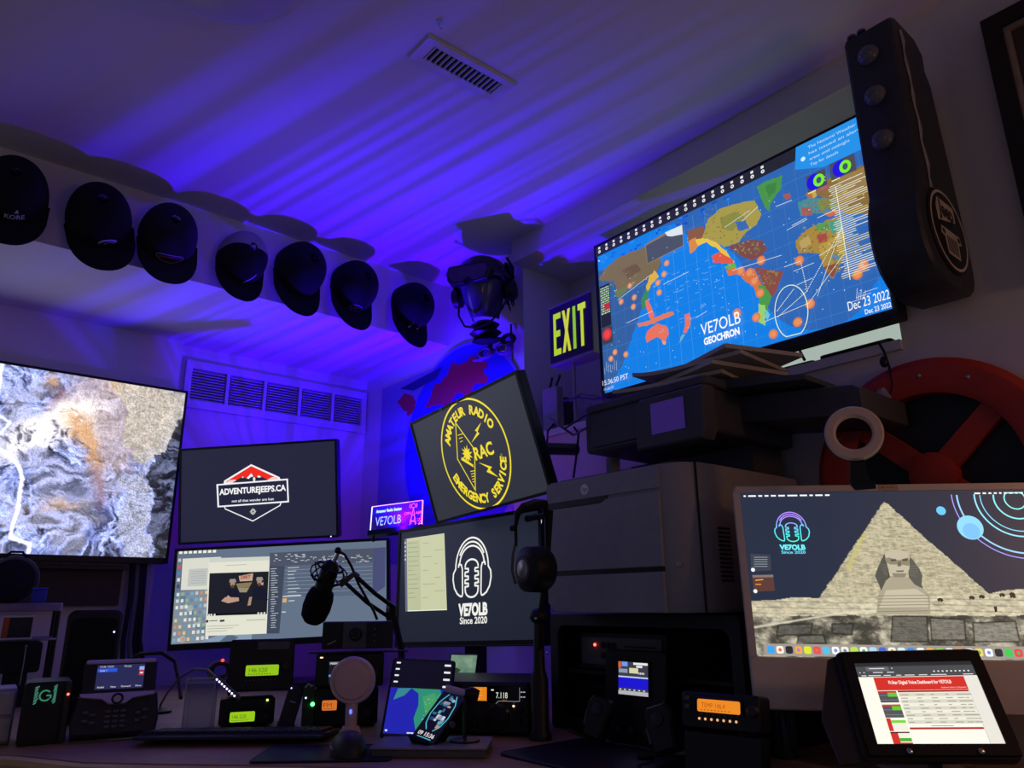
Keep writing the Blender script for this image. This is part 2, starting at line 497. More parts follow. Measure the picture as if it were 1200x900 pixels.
# ------------------------------------------------------------------ ceiling fittings
v0, v1, u0, u1 = 1.238, 1.334, 0.792, 1.072
cv = thing('ceiling_vent', 'white ceiling air register with curved louvers', 'air vent', ((u0 + u1) / 2, (v0 + v1) / 2, ZC))
w_, d_ = (u1 - u0), (v1 - v0)
def ringframe(w, d, iw, idp, z0, z1, z2):
    g = G()
    a = [(-w / 2, -d / 2, z0), (w / 2, -d / 2, z0), (w / 2, d / 2, z0), (-w / 2, d / 2, z0)]
    b = [(x * 0.97, y * 0.93, z1) for x, y, _ in a]
    c = [(-iw / 2, -idp / 2, z2), (iw / 2, -idp / 2, z2), (iw / 2, idp / 2, z2), (-iw / 2, idp / 2, z2)]
    d2 = [(x, y, z0) for x, y, _ in c]
    f = []
    for k in range(3):
        for i in range(4):
            j = (i + 1) % 4; f.append((k * 4 + i, k * 4 + j, k * 4 + 4 + j, k * 4 + 4 + i))
    return g.add(a + b + c + d2, f)
obj('frame', ringframe(w_, d_, w_ * 0.76, d_ * 0.52, -0.0005, -0.008, -0.006), WHITE, cv, smooth=0)
obj('duct', G().box((0, 0, -0.0012), (w_ * 0.76, d_ * 0.52, 0.001)), mat('duct_dark', '0c0c10', 0.8), cv, smooth=0)
me = G().grid(lambda a, b: (-0.004 + 0.006 * math.sin(b * PI), (a - 0.5) * d_ * 0.52, -0.0016 - 0.0062 * b), 6, 4).mesh('louver')
me.materials.append(WHITE)
for k in range(15):
    obj('louver', me, WHITE, cv, (-w_ * 0.36 + w_ * 0.72 * k / 14, 0, 0))
dl = thing('ceiling_light', 'round flush dome ceiling light, switched off', 'ceiling light', (0.314, 1.31, ZC))
obj('base_ring', G().lathe([(0.2, -0.001), (0.2, -0.02), (0.185, -0.024)], 48), WHITE, dl)
obj('dome', G().lathe([(0.185, -0.02), (0.175, -0.04), (0.14, -0.062), (0.08, -0.078), (0.001, -0.084)], 48), mat('frosted_dome', 'bdbac4', 0.4, var=0.02), dl)
hk = thing('ceiling_hook', 'tiny white screw hook in the ceiling beside the air register', 'hook', (0.791, 1.191, ZC))
obj('plate', G().lathe([(0.008, -0.0005), (0.008, -0.003), (0.002, -0.004)], 14), WHITE, hk)
obj('hook', G().tube([(0, 0, -0.003), (0, 0, -0.012), (0.005, 0, -0.018), (0.01, 0, -0.014)], 0.0016, 6), WHITE, hk)

# ------------------------------------------------------------------ wall grille
gx0, gx1, gz0, gz1 = 0.848, 1.682, 1.873, 2.071
gr = thing('wall_grille', 'long white louvered wall grille in five sections under the bulkhead', 'grille', ((gx0 + gx1) / 2, 3.10, gz0))
gw, gh = gx1 - gx0, gz1 - gz0
obj('top_rail', G().box((0, -0.012, gh - 0.016), (gw, 0.022, 0.032)), WHITE, gr, smooth=0)
obj('bottom_rail', G().box((0, -0.012, 0.016), (gw, 0.022, 0.032)), WHITE, gr, smooth=0)
sm = G().box((0, 0, 0), ((gw - 0.05) / 5 - 0.02, 0.020, 0.0022), Matrix.Rotation(math.radians(35), 3, 'X')).mesh('slat', 0); sm.materials.append(WHITE)
obj('back_board', G().box((0, -0.002, gh / 2), (gw - 0.02, 0.002, gh - 0.04)), mat('grille_dark', '1a1a20', 0.8), gr, smooth=0)
for k in range(6):
    x = -gw / 2 + 0.0125 + (gw - 0.025) * k / 5
    obj('stile', G().box((x, -0.012, gh / 2), (0.025 if k in (0, 5) else 0.014, 0.021, gh - 0.064)), WHITE, gr, smooth=0)
    if k < 5:
        for j in range(11):
            obj('slat', sm, WHITE, gr, (x + (gw - 0.025) / 10, -0.012, 0.040 + (gh - 0.08) * j / 10))

# ------------------------------------------------------------------ caps on the bulkhead
def W2L(g):                                  # worn cap -> hung cap: brim down, crown top outwards
    g.v = [(x, -z, y) for x, y, z in g.v]; return g
def crown_pt(th, t, s):
    r = max(0.0, math.cos(t * PI / 2)) ** 0.62
    return (0.088 * s * math.cos(th) * r, 0.104 * s * math.sin(th) * r, 0.115 * s * math.sin(t * PI / 2) ** 0.95)
def cap(x, z, label, roll, yaw, fab=FABRIC, back=None, brim_m=None, logo=None, s=1.0, tip=10):
    c = thing('baseball_cap', label, 'cap', (x, YB - 0.004 - 0.104 * s * math.sin(math.radians(tip)), z), yaw, tip, roll, 'caps hung along the bulkhead')
    fr = G().grid(lambda a, b: crown_pt(PI + PI * a, b * 0.97, s), 24, 12)
    bk = G().grid(lambda a, b: crown_pt(PI * a, b * 0.97, s), 24, 12)
    obj('front_panel', W2L(fr), fab, c, smooth=60)
    obj('back_panel', W2L(bk), back or fab, c, smooth=60)
    def brim(a, b, top):
        th = math.radians(190 + 160 * a)
        ex = (0.088 * max(0, math.sin(PI * a)) ** 0.28) * b * s
        x = 0.088 * s * math.cos(th) * (1 + 0.07 * b); y = 0.104 * s * math.sin(th) - ex
        zz = 0.004 - 0.022 * s * ((2 * a - 1) ** 2) * b + 0.022 * b + (0.003 if top else 0)
        return (x, y, zz + 0.012 * (1 - abs(2 * a - 1)))
    gb = G().grid(lambda a, b: brim(a, b, True), 20, 6); gb.grid(lambda a, b: brim(a, b, False), 20, 6)
    gb.grid(lambda a, b: brim(a, 1, b > 0.5), 20, 1)
    obj('brim', W2L(gb), brim_m or fab, c, smooth=60)
    obj('button', W2L(G().ball((0, 0, 0.116 * s), 0.007, 0.007, 0.004, 10, 6)), back or fab, c)
    obj('sweatband', W2L(G().lathe([(0.083 * s, 0.0), (0.083 * s, 0.010), (0.079 * s, 0.010), (0.079 * s, 0.0)], 28)), FABRIC2, c)
    if logo:
        cc = Canvas(step=0.0006); logo(cc)
        # wrap the badge over the crown front
        vs = []
        for lx, ly, lz in cc.v:
            th = 1.5 * PI + lx / (0.088 * s); t = max(0.02, min(0.9, lz / (0.125 * s) / 1.35))
            p = crown_pt(th, t, s); k = 1.012 + (-ly) / 0.1
            vs.append((p[0] * k, p[1] * k, p[2] * k))
        me = bpy.data.meshes.new('badge'); me.from_pydata([(a, -d, b) for a, b, d in vs], [], cc.f)
        at = me.color_attributes.new('Col', 'FLOAT_COLOR', 'POINT'); q = np.ones((len(vs), 4), np.float32); q[:, :3] = np.array(cc.c)
        at.data.foreach_set('color', q.ravel())
        obj('badge', me, print_mat(0.7), c)
    return c
def lg1(c): c.text('KORE', 0.012, 0.030, 0.022, 'd8d8e4', w=0.05, bold=0.02); c.poly([(0.01, 0.052), (0.022, 0.052), (0.018, 0.066)], 'd8d8e4')
def lg2(c): c.ring((0.012, 0.030), 0.026, 0.006, 'c8c0e0', 20, 170, rz=0.018); c.ring((0.016, 0.030), 0.016, 0.004, '8a80b8', 20, 170, rz=0.010)
def lg3(c):
    c.disc((0, 0.034), 0.040, '4a1c26', rz=0.014); c.ring((0, 0.034), 0.042, 0.003, '9a94a8', rz=0.016)
    c.line([(-0.035, 0.030), (0, 0.042), (0.035, 0.036)], 0.004, 'a03c46')
def lg4(c):
    for k in range(4): c.line([(0.01 + 0.006 * k, 0.018 + 0.008 * k), (0.022 + 0.006 * k, 0.036 + 0.008 * k)], 0.003, 'd8d4f4')
def lg6(c): c.ring((0.0, 0.032), 0.024, 0.003, '8c5ab8', rz=0.016); c.text('RT', 0, 0.026, 0.018, 'a04ab0', bold=0.03)
def lg7(c): c.rect(-0.022, 0.034, 0.022, 0.048, 'e0501c'); c.poly([(-0.022, 0.016), (0.024, 0.024), (0.024, 0.032), (-0.022, 0.028)], 'e8e4f4')
cap(0.128, 2.245, 'black cap at the left end of the row, with small white lettering', 2, 6, logo=lg1)
cap(0.352, 2.240, 'black cap with a pale curved swoosh badge above its brim', 12, 8, logo=lg2, s=1.03)
cap(0.552, 2.248, 'charcoal cap with a red and white oval badge', 4, 4, fab=FABRIC2, logo=lg3)
cap(0.792, 2.240, 'trucker cap with pale mesh back and black front', -4, -4, back=MESH, logo=lg4, s=0.93)
cap(0.998, 2.255, 'plain black cap without a badge in the middle of the row', -3, -6, s=1.02)
cap(1.216, 2.250, 'black cap with a small round purple emblem', -3, -6, logo=lg6)
cap(1.474, 2.235, 'black cap nearest the helmet, with an orange and white badge', -4, -8, logo=lg7, s=0.98)

# ------------------------------------------------------------------ helmet on the corner of the wall
HM = mat('helmet_shell', '2a1e34', 0.22, var=0.3, scale=25)
HL = mat('helmet_visor', '4a3466', 0.2, var=0.2, scale=30)
hp = onX(566, 338, 1.545)
he = thing('combat_helmet', 'dark glossy helmet with goggles and face guard hung in the wall corner', 'helmet', hp, 62, -8, 0)
obj('shell', G().grid(lambda a, b: (0.105 * math.cos(2 * PI * a) * math.cos(b * PI / 2), 0.12 * math.sin(2 * PI * a) * math.cos(b * PI / 2), 0.02 + 0.10 * math.sin(b * PI / 2)), 28, 10), HM, he, smooth=70)
obj('brim_rim', G().torus((0, 0, 0.022), 0.108, 0.006, 'z', 32, 8, 1.0, 1.12), HM, he)
gg = obj('goggles', G().slab([(-0.088, 0.02), (-0.075, 0.048), (0.075, 0.048), (0.088, 0.02), (0.07, -0.018), (0.02, -0.022), (0, -0.008), (-0.02, -0.022), (-0.07, -0.018)], -0.128, -0.085, 0.004, (0, 0, 0.012)), BLACK, he)
obj('lens', G().slab([(-0.078, 0.02), (-0.068, 0.038), (0.068, 0.038), (0.078, 0.02), (0.06, -0.010), (0.02, -0.014), (0, 0.0), (-0.02, -0.014), (-0.06, -0.010)], -0.131, -0.129, 0.0006, (0, 0, 0.012)), HL, gg)
obj('face_guard', G().grid(lambda a, b: (0.088 * math.cos(PI + PI * a) * (1 - 0.45 * b), 0.02 + 0.125 * math.sin(PI + PI * a) * (1 - 0.35 * b * b), 0.01 - 0.13 * b), 20, 10), HL, he, smooth=70)
for s_ in (-1, 1):
    ec = obj('ear_cup', G().lathe([(0.02, -0.018), (0.036, -0.012), (0.036, 0.012), (0.02, 0.018)], 20, 'x', (s_ * 0.108, 0.01, -0.02)), BLACK, he)
    obj('ear_bracket', G().tube([(s_ * 0.115, 0.01, 0.015), (s_ * 0.13, -0.02, 0.05), (s_ * 0.112, -0.03, 0.09)], 0.005, 8), GLOSSB, ec)
    obj('chin_strap', G().tube([(s_ * 0.10, 0.0, -0.04), (s_ * 0.085, -0.04, -0.10), (s_ * 0.05, -0.07, -0.15), (0, -0.08, -0.165)], 0.004, 6), BLACK, he)
fg = G()
for k in range(26):
    a = -0.2 + 1.3 * k / 25; zz = 0.09 - 0.13 * random.random()
    p = Vector((0.092 * math.cos(a), 0.01 + 0.05 * math.sin(a), zz))
    fg.tube([p, p + Vector((0.012, 0.004, -0.018)), p + Vector((0.018 + 0.01 * random.random(), 0.006, -0.05 - 0.02 * random.random()))], [0.006, 0.005, 0.002], 5)
obj('fringe', fg, BLACK, he)
obj('neck_ruff', G().lathe([(0.03, -0.125), (0.055, -0.14), (0.04, -0.155), (0.06, -0.17), (0.042, -0.185), (0.052, -0.2), (0.02, -0.21)], 14), BLACK, he)
obj('wall_bracket', G().tube([(0, 0.08, 0.06), (0.03, 0.13, 0.06)], 0.01, 8), DARK, he)
sp = onX(590, 408, 1.65)
ss = thing('strap_bundle', 'bundle of purple looped straps hanging below the helmet', 'straps', sp, 75, 0, 0)
PURP = mat('purple_webbing', '6a4a78', 0.6, var=0.2)
for k, (x0, z0, r1) in enumerate(((-0.03, 0.02, 0.032), (0.012, -0.005, 0.030), (0.035, 0.02, 0.026), (-0.06, -0.015, 0.026))):
    obj('loop', G().torus((x0, -0.01 * k, z0), r1, 0.009, 'y', 24, 8, 1.0, 0.7), PURP if k % 2 else BLACK, ss)
obj('strap_tail', G().tube([(-0.05, 0, 0.0), (-0.10, -0.005, -0.025), (-0.14, 0, -0.02)], [0.011, 0.010, 0.006], 8), PURP, ss)
obj('buckle', G().rbox((0.03, -0.045, -0.022), (0.03, 0.008, 0.022), 0.004), CHROME, ss)
obj('hanging_cord', G().tube([(0.02, 0.02, 0.04), (0.015, 0.03, 0.10)], 0.004, 6), BLACK, ss)

# ------------------------------------------------------------------ banner on the far right wall
bn = thing('wall_banner', 'blue round emblem banner with red leaves on the corner wall', 'banner', (WXF - 0.002, 2.47, 1.66), 90)
obj('sheet', G().box((0, -0.002, 0), (0.94, 0.003, 0.80)), mat('banner_cloth', '8480b8', 0.9, var=0.05, bump=0.1, bscale=80), bn, smooth=0)
c = Canvas(bn.matrix_world, 0.0003)
cx, cz = c.L(540, 520)
c.disc((cx, cz), 0.40, '2a2fc0', rz=0.40, n=64)
c.ring((cx, cz), 0.405, 0.012, '7a70b8', n=64)
for pts in ([(500, 478), (512, 452), (524, 440), (530, 428), (545, 424), (556, 418), (572, 424), (566, 436), (574, 446), (556, 452), (552, 466), (536, 462), (528, 476), (514, 474)],
            [(468, 470), (476, 462), (486, 466), (488, 476), (480, 486), (472, 482)],
            [(500, 500), (508, 484), (520, 482), (516, 500), (506, 512)], [(528, 496), (540, 480), (550, 484), (540, 500)]):
    rj = random.Random(3); jp = []
    for (ax_, ay_), (bx_, by_) in zip(pts, pts[1:] + pts[:1]):
        for q_ in range(4): jp.append((ax_ + (bx_ - ax_) * q_ / 4 + rj.uniform(-2.5, 2.5), ay_ + (by_ - ay_) * q_ / 4 + rj.uniform(-2.5, 2.5)))
    c.poly(c.LL(jp), 'b02a3c')
c.poly(c.LL([(470, 456), (500, 440), (520, 430), (512, 444), (486, 458)]), '1c2070')
c.poly(c.LL([(560, 455), (590, 440), (596, 456), (570, 474)]), '3a44d0')
c.build('print', print_mat(0.9), bn, -0.004)

# ================================================================== screens
def canvas_px(cv, x0, z0, x1, z1, H, W):
    """photo coordinates of a picture grid on a screen plane (used to place the picture's features)"""
    xs = np.linspace(x0, x1, W); zs = np.linspace(z1, z0, H)
    XX, ZZ = np.meshgrid(xs, zs)
    M = np.array(cv.M); P = M[:3, :3] @ np.stack([XX.ravel(), 0 * XX.ravel(), ZZ.ravel()]) + M[:3, 3:4] - np.array(CAM)[:, None]
    w = np.array(fwd) @ P
    return ((np.array(R_) @ P) / w * F_PX + 600).reshape(H, W), ((np.array(D_) @ P) / w * F_PX + 450).reshape(H, W)
def inpoly(X, Y, pts):
    m = np.zeros(X.shape, bool); n = len(pts)
    for i in range(n):
        (x1, y1), (x2, y2) = pts[i], pts[(i + 1) % n]
        if y1 == y2: continue
        c = ((y1 > Y) != (y2 > Y)) & (X < (x2 - x1) * (Y - y1) / (y2 - y1) + x1); m ^= c
    return m
def segdist(X, Y, pts):
    d = np.full(X.shape, 1e9)
    for (x1, y1), (x2, y2) in zip(pts[:-1], pts[1:]):
        L = (x2 - x1) ** 2 + (y2 - y1) ** 2; t = np.clip(((X - x1) * (x2 - x1) + (Y - y1) * (y2 - y1)) / L, 0, 1)
        d = np.minimum(d, np.hypot(X - x1 - t * (x2 - x1), Y - y1 - t * (y2 - y1)))
    return d
def blob(X, Y, cx, cy, rx, ry, a=0):
    c, s = math.cos(math.radians(a)), math.sin(math.radians(a)); u = (X - cx) * c + (Y - cy) * s; v = -(X - cx) * s + (Y - cy) * c
    return np.exp(-(u / rx) ** 2 - (v / ry) ** 2)

def monitor(name, label, cat, c, az, tilt, roll, w, h, bez, thick, body=BLACK, chin=0.0, r=0.006, back=0.02):
    """screen w x h centred at c; housing around it"""
    t = thing(name, label, cat, c, az, tilt, roll)
    obj('housing', G().slab([(x, z - chin / 2) for x, z in rrect(w + 2 * bez, h + 2 * bez + chin, r)], 0.0012, thick, 0.002), body, t)
    fr = G()
    fr.box((0, -0.001, h / 2 + bez / 2), (w + 2 * bez, 0.005, bez)); fr.box((0, -0.001, -h / 2 - bez / 2 - chin / 2), (w + 2 * bez, 0.005, bez + chin))
    fr.box((-w / 2 - bez / 2, -0.001, 0), (bez, 0.005, h)); fr.box((w / 2 + bez / 2, -0.001, 0), (bez, 0.005, h))
    obj('bezel', fr, body, t, smooth=0)
    if back: obj('rear_bulge', G().rbox((0, thick + back / 2 - 0.001, -h * 0.05), (w * 0.55, back, h * 0.55), 0.02), body, t)
    return t, Canvas(t.matrix_world, 0.00006)

# ------------------------------------------------------------------ landscape television on the left wall
tw, th = 1.127, 0.634
tv, c = monitor('wall_television', 'large wall television showing an aerial view of rocky canyons', 'television', (0.2665, 2.985, 1.585), 0, 0, 0, tw, th, 0.009, 0.045, chin=0.012)
H_, W_ = 240, 430
X, Y = canvas_px(c, -tw / 2, -th / 2, tw / 2, th / 2, H_, W_)
n1 = fbm(H_, W_, 9, 6, 6, 1, gain=0.62); n4 = fbm(H_, W_, 7, 5, 6, 4, gain=0.62)
def warp(a, amt, s1):
    dx = (fbm(H_, W_, 8, 6, 4, s1) - 0.5) * amt; dy = (fbm(H_, W_, 8, 6, 4, s1 + 1) - 0.5) * amt
    jj, ii = np.meshgrid(np.arange(W_), np.arange(H_))
    return a[np.clip(ii + dy, 0, H_ - 1).astype(int), np.clip(jj + dx, 0, W_ - 1).astype(int)]
rock = warp(fbm(H_, W_, 26, 16, 5, 2, True, 0.68), 70, 60)             # folded ridges
n3 = warp(fbm(H_, W_, 60, 40, 3, 3, True, 0.75), 40, 70)
gr_ = np.random.default_rng(5).random((H_, W_))
wx = X + 40 * (n1 - 0.5); wy = Y + 40 * (n4 - 0.5)
lum = 0.20 + 0.95 * smooth(0.30, 0.80, rock) * (0.55 + 0.6 * n3)
im = lum[..., None] * np.array([0.66, 0.71, 0.98])
im = mixc(im, (0.30, 0.36, 0.60), smooth(0.52, 0.66, n1) * 0.5)
im = mixc(im, (0.62, 0.60, 0.64), smooth(0.50, 0.62, n4) * 0.45)
tex = (0.72 + 0.55 * n3)[..., None]
plat = smooth(-10, 30, 92 - np.abs(wx - 140) * 1.0 - np.abs(wy - 480) * 1.0)
im = im * (1 - plat[..., None] * 0.75) + np.array([0.66, 0.58, 0.58]) * tex * plat[..., None] * 0.75
kh = inpoly(wx, wy, [(128, 425), (225, 440), (222, 500), (192, 525), (172, 548), (152, 520), (142, 480)]) * 0.7
im = im * (1 - kh[..., None]) + np.array([0.66, 0.63, 0.55]) * (tex * (0.94 + 0.12 * gr_[..., None])) * kh[..., None]
im = mixc(im, (0.98, 0.95, 0.93), np.clip(1.2 * blob(wx, wy, 60, 497, 56, 15, -24) + blob(wx, wy, 35, 520, 40, 10, -30) + 0.5 * blob(wx, wy, 110, 500, 30, 20, 20), 0, 1) * smooth(0.35, 0.7, rock) * 0.95)
im = mixc(im, (0.82, 0.60, 0.38), np.clip(1.2 * blob(wx, wy, 95, 507, 24, 11, 30) + 0.9 * blob(wx, wy, 112, 540, 10, 28, -20) + blob(wx, wy, 62, 447, 10, 9) + 0.5 * blob(wx, wy, 140, 446, 14, 8) + 0.6 * blob(wx, wy, 70, 598, 34, 6, -8), 0, 1) * smooth(0.28, 0.6, n3) * 0.75)
im = mixc(im, (0.50, 0.34, 0.36), np.clip(blob(wx, wy, 68, 465, 18, 7, -40) + blob(wx, wy, 118, 575, 6, 26, -15), 0, 1) * 0.6)
im = mixc(im, (0.20, 0.25, 0.42), np.clip(blob(wx, wy, 78, 566, 40, 17, 10), 0, 1) * 0.55 * smooth(0.75, 0.4, rock))
dkp = inpoly(wx, wy, [(240, 460), (207, 505), (186, 530), (174, 560), (180, 600), (173, 680), (250, 680)]) * 0.8
im = im * (1 - dkp[..., None]) + (0.05 + 0.42 * smooth(0.5, 0.85, rock))[..., None] * np.array([0.75, 0.80, 1.0]) * dkp[..., None]
gyp = inpoly(wx, wy, [(146, 556), (168, 552), (178, 600), (171, 660), (150, 660), (138, 620)]) * 0.6
im = im * (1 - gyp[..., None]) + np.array([0.60, 0.60, 0.62]) * (0.55 + 0.4 * gr_[..., None] + 0.4 * n3[..., None]) * gyp[..., None]
im *= (0.86 + 0.28 * gr_)[..., None] * 0.96
im = mixc(im, (0.90, 0.90, 0.94), smooth(0, -60, X) * 0.35)  # picture left of the frame brightened to throw more light on the ceiling
for pts, ww in (([(-60, 505), (-20, 520), (0, 527), (14, 537), (22, 546), (26, 560), (23, 580), (20, 600), (15, 614), (12, 630), (24, 634), (35, 638), (33, 647)], 3.0), ([(0, 487), (11, 495), (1, 508), (-8, 500), (0, 487)], 2.2), ([(3, 424), (1, 440), (-4, 470)], 2.6)):
    im = mixc(im, (0.93, 0.94, 0.99), smooth(ww + 0.8, ww - 1.2, segdist(X, Y, pts) + 3.0 * (n3 - 0.5)))
c.image(-tw / 2, -th / 2, tw / 2, th / 2, np.clip(im, 0, 1))
c.build('screen', screen_mat(1.5), tv)
obj('wall_mount', G().rbox((0, 0.054, -0.02), (0.40, 0.016, 0.30), 0.02), DARK, tv)
obj('brand_tab', G().rbox((0, -0.002, -th / 2 - 0.024), (0.05, 0.008, 0.008), 0.002), GREY, tv)

# ------------------------------------------------------------------ monitor with the hexagon emblem
mw, mh = 0.596, 0.335
mo, c = monitor('monitor', 'black monitor above the wide screen, with a red and white hexagon emblem', 'monitor', (1.032, 2.672, 1.494), 47.8, -8.4, 1.5, mw, mh, 0.008, 0.03)
c.rect(-mw / 2, -mh / 2, mw / 2, mh / 2, '23243a')
q = lambda *p: c.LL([(200 + a / 5.4545, 500 + b / 5.4545) for a, b in p])
c.poly(q((338, 365), (342, 345), (515, 240), (695, 322), (706, 345)), 'f4f4f6')
c.poly(q((352, 358), (358, 348), (515, 252), (685, 330), (692, 342)), 'f02a1c')
c.poly(q((352, 358), (375, 342), (410, 338), (440, 350), (620, 338), (650, 322), (680, 322), (692, 342)), 'f0d0c4')
c.poly(q((395, 358), (460, 318), (485, 330), (515, 298), (545, 325), (562, 310), (600, 328), (632, 345)), '25253a')
c.poly(q((485, 330), (515, 298), (530, 318), (512, 322), (500, 334)), 'f4f4f6'); c.poly(q((552, 322), (562, 310), (580, 322), (566, 326)), 'f4f4f6'); c.poly(q((452, 328), (462, 316), (470, 326)), 'e8c8c0')
c.poly(q((528, 350), (526, 326), (536, 320), (542, 332), (540, 350)), 'f4e0dc')
c.poly(q((293, 368), (750, 332), (757, 483), (300, 516)), 'f4f4f6'); c.poly(q((304, 376), (741, 342), (747, 474), (310, 506)), '22233a')
x0, z0 = q((312, 430))[0]; x1, z1 = q((737, 400))[0]
c.text('ADVENTUREJEEPS.CA', (x0 + x1) / 2, (z0 + z1) / 2 - 0.004, 0.030, 'f6f6f8', w=x1 - x0, bold=0.035, rot=math.atan2(z1 - z0, x1 - x0) * 0.8)
x0, z0 = q((392, 485))[0]; x1, z1 = q((660, 468))[0]
c.text('not all that wander are lost', (x0 + x1) / 2, (z0 + z1) / 2, 0.013, 'e8e8ee', w=x1 - x0, bold=0.02)
c.line(q((345, 512), (350, 526), (526, 603), (700, 503), (706, 486)), 0.0036, 'f4f4f6')
m_ = q((527, 543))[0]
c.ring(m_, 0.0085, 0.0022, 'd8dcd4', n=24); c.ring(m_, 0.0045, 0.0014, 'd8dcd4', n=18)
for a in range(8):
    r1 = 0.0125 if a % 2 == 0 else 0.010; a_ = a * PI / 4
    c.line([(m_[0] + 0.003 * math.cos(a_), m_[1] + 0.003 * math.sin(a_)), (m_[0] + r1 * math.cos(a_), m_[1] + r1 * math.sin(a_))], 0.0016, 'd8dcd4')
c.build('screen', screen_mat(1.0), mo)
obj('power_light', G().ball((mw / 2 - 0.02, -0.004, -mh / 2 - 0.004), 0.002, n=8, m=6), glow('led_white', 'cfd4ff', 3), mo)
obj('arm', G().tube([(0, 0.045, -0.02), (0.02, 0.10, -0.02), (0.10, 0.20, -0.10)], 0.016, 10), DARK, mo)

# ------------------------------------------------------------------ ultrawide desktop screen
uw, uh = 0.76, 0.32
um, c = monitor('ultrawide_monitor', 'ultrawide monitor with a computer desktop, a video and a mail window', 'monitor', (1.140, 2.650, 1.144), 40.5, 0.2, 2.5, uw, uh, 0.010, 0.03, chin=0.012)
c.rect(-uw / 2, -uh / 2, uw / 2, uh / 2, '66758a')
q = lambda *p: c.LL([(190 + a / 4.444, 630 + b / 4.444) for a, b in p])
c.poly(q((65, 285), (235, 270), (225, 545), (50, 555)), '86909a')
for k in range(14):
    c.disc(q((75 + (k * 37) % 150, 300 + (k * 53) % 230))[0], 0.012, ('5f7f96', 'a4b0b4', '6f8790')[k % 3], n=9)
c.poly(q((200, 545), (300, 505), (470, 490), (465, 535)), '8aa0b8'); c.poly(q((300, 540), (350, 500), (400, 520), (360, 540)), '5a6b80')
icons = ['e8e6dc', '7aaec8', 'd8cc94', 'd0dce0', '5a88b8', 'd0926e', 'e8e8e4', '94b496', 'c0ccd8', '6a9cb8']
for r_ in range(8):
    for k in range(7 if r_ < 7 else 8):
        p = q((83 + k * 24.6 - r_ * 3.0, 297 + r_ * 34 - k * 2.0))[0]
        c.rect(p[0] - 0.0048, p[1] - 0.0056, p[0] + 0.0048, p[1] + 0.0056, icons[(r_ * 3 + k * 7) % 10]); c.k -= 1
for k in range(8):
    p = q((98 + k * 25, 78 - k * 1.0))[0]; c.rect(p[0] - 0.006, p[1] - 0.005, p[0] + 0.006, p[1] + 0.005, 'f4f2e4'); c.k -= 1
for k in range(5):
    p = q((92 - k * 2, 118 + k * 34))[0]; c.rect(p[0] - 0.005, p[1] - 0.006, p[0] + 0.005, p[1] + 0.006, ('c8c8c0', 'd85a3a', '5a7cc8', 'e8e0d0', '4a4a58')[k]); c.k -= 1
c.k += 1
c.poly(q((108, 110), (308, 100), (295, 268), (98, 274)), 'dfe0d2'); c.poly(q((140, 165), (240, 158), (232, 250), (132, 255)), 'c4c8c4')
for k in range(6): c.line(q((150, 178 + k * 12), (228, 174 + k * 12)), 0.0016, 'a0a8a8'); c.k -= 1
c.k += 1
c.poly(q((245, 118), (562, 100), (545, 500), (225, 512)), 'e9e8d6'); c.poly(q((250, 108), (562, 98), (561, 118), (245, 130)), 'd2d6cc')
c.poly(q((248, 186), (556, 176), (546, 398), (238, 408)), '1b1d26')
c.poly(q((400, 200), (475, 186), (470, 225), (405, 228)), 'c8a890'); c.text('DIRT', *q((436, 214))[0], 0.016, 'a03a2c', bold=0.03)
c.poly(q((385, 240), (470, 232), (455, 258), (395, 262)), '8a7a58'); c.poly(q((395, 262), (455, 260), (440, 285), (405, 285)), '9a8e74')
for hx, hy, sx in ((368, 240, 1), (508, 230, -1)):
    c.disc(q((hx, hy))[0], 0.0085, 'b08a78', rz=0.012, n=14); c.poly(q((hx - 18, hy - 6), (hx - 14, hy - 24), (hx + 14, hy - 25), (hx + 20, hy - 8)), '9a9488')
    c.disc(q((hx, hy + 14))[0], 0.007, '5a4238', rz=0.006, n=12)
    c.poly(q((hx - 48, hy + 90), (hx - 30, hy + 35), (hx, hy + 26), (hx + 32, hy + 38), (hx + 44, hy + 95)), '15182a')
c.poly(q((308, 330), (330, 310), (400, 312), (402, 330), (345, 342)), 'c09a86'); c.poly(q((335, 312), (345, 300), (362, 316)), 'c8a48e'); c.poly(q((445, 355), (455, 310), (470, 308), (462, 352)), 'b08c78')
c.poly(q((512, 240), (530, 232), (526, 250)), 'c8a48e')
c.poly(q((240, 396), (546, 388), (546, 398), (239, 408)), '0c0c10'); c.rects([(p[0] - 0.003, p[1] - 0.003, p[0] + 0.003, p[1] + 0.003) for p in q((246, 403), (258, 402), (275, 402), (502, 394), (518, 394), (534, 393))], 'e8e8e8')
c.disc(q((236, 436))[0], 0.005, '3a3a3a', n=10); c.line(q((248, 434), (290, 432)), 0.003, '707068'); c.line(q((302, 434), (326, 432)), 0.007, '3a3a3a')
for k in range(3): c.line(q((235, 462 + 14 * k), (400 - 30 * k, 456 + 14 * k)), 0.0018, 'a0a298'); c.k -= 1
c.k += 1
c.line(q((440, 430), (540, 426)), 0.004, 'c0c2b4'); c.line(q((330, 146), (440, 140)), 0.002, 'b0b0a4')
c.poly(q((562, 80), (1100, 55), (1098, 128), (560, 150)), '4d5566'); c.poly(q((560, 150), (640, 147), (612, 498), (545, 500)), '414a5c'); c.poly(q((640, 147), (1098, 128), (1095, 300), (630, 310)), '59667b')
rr = random.Random(3); its = []
for k in range(70):
    p = q((575 + rr.random() * 510, 88 + rr.random() * 42))[0]; its.append((p[0], p[1], p[0] + 0.004 + 0.008 * rr.random(), p[1] + 0.0022))
for k in range(26):
    p = q((566 + rr.random() * 6, 165 + k * 12.2))[0]; its.append((p[0], p[1], p[0] + 0.010 + 0.016 * rr.random(), p[1] + 0.0022))
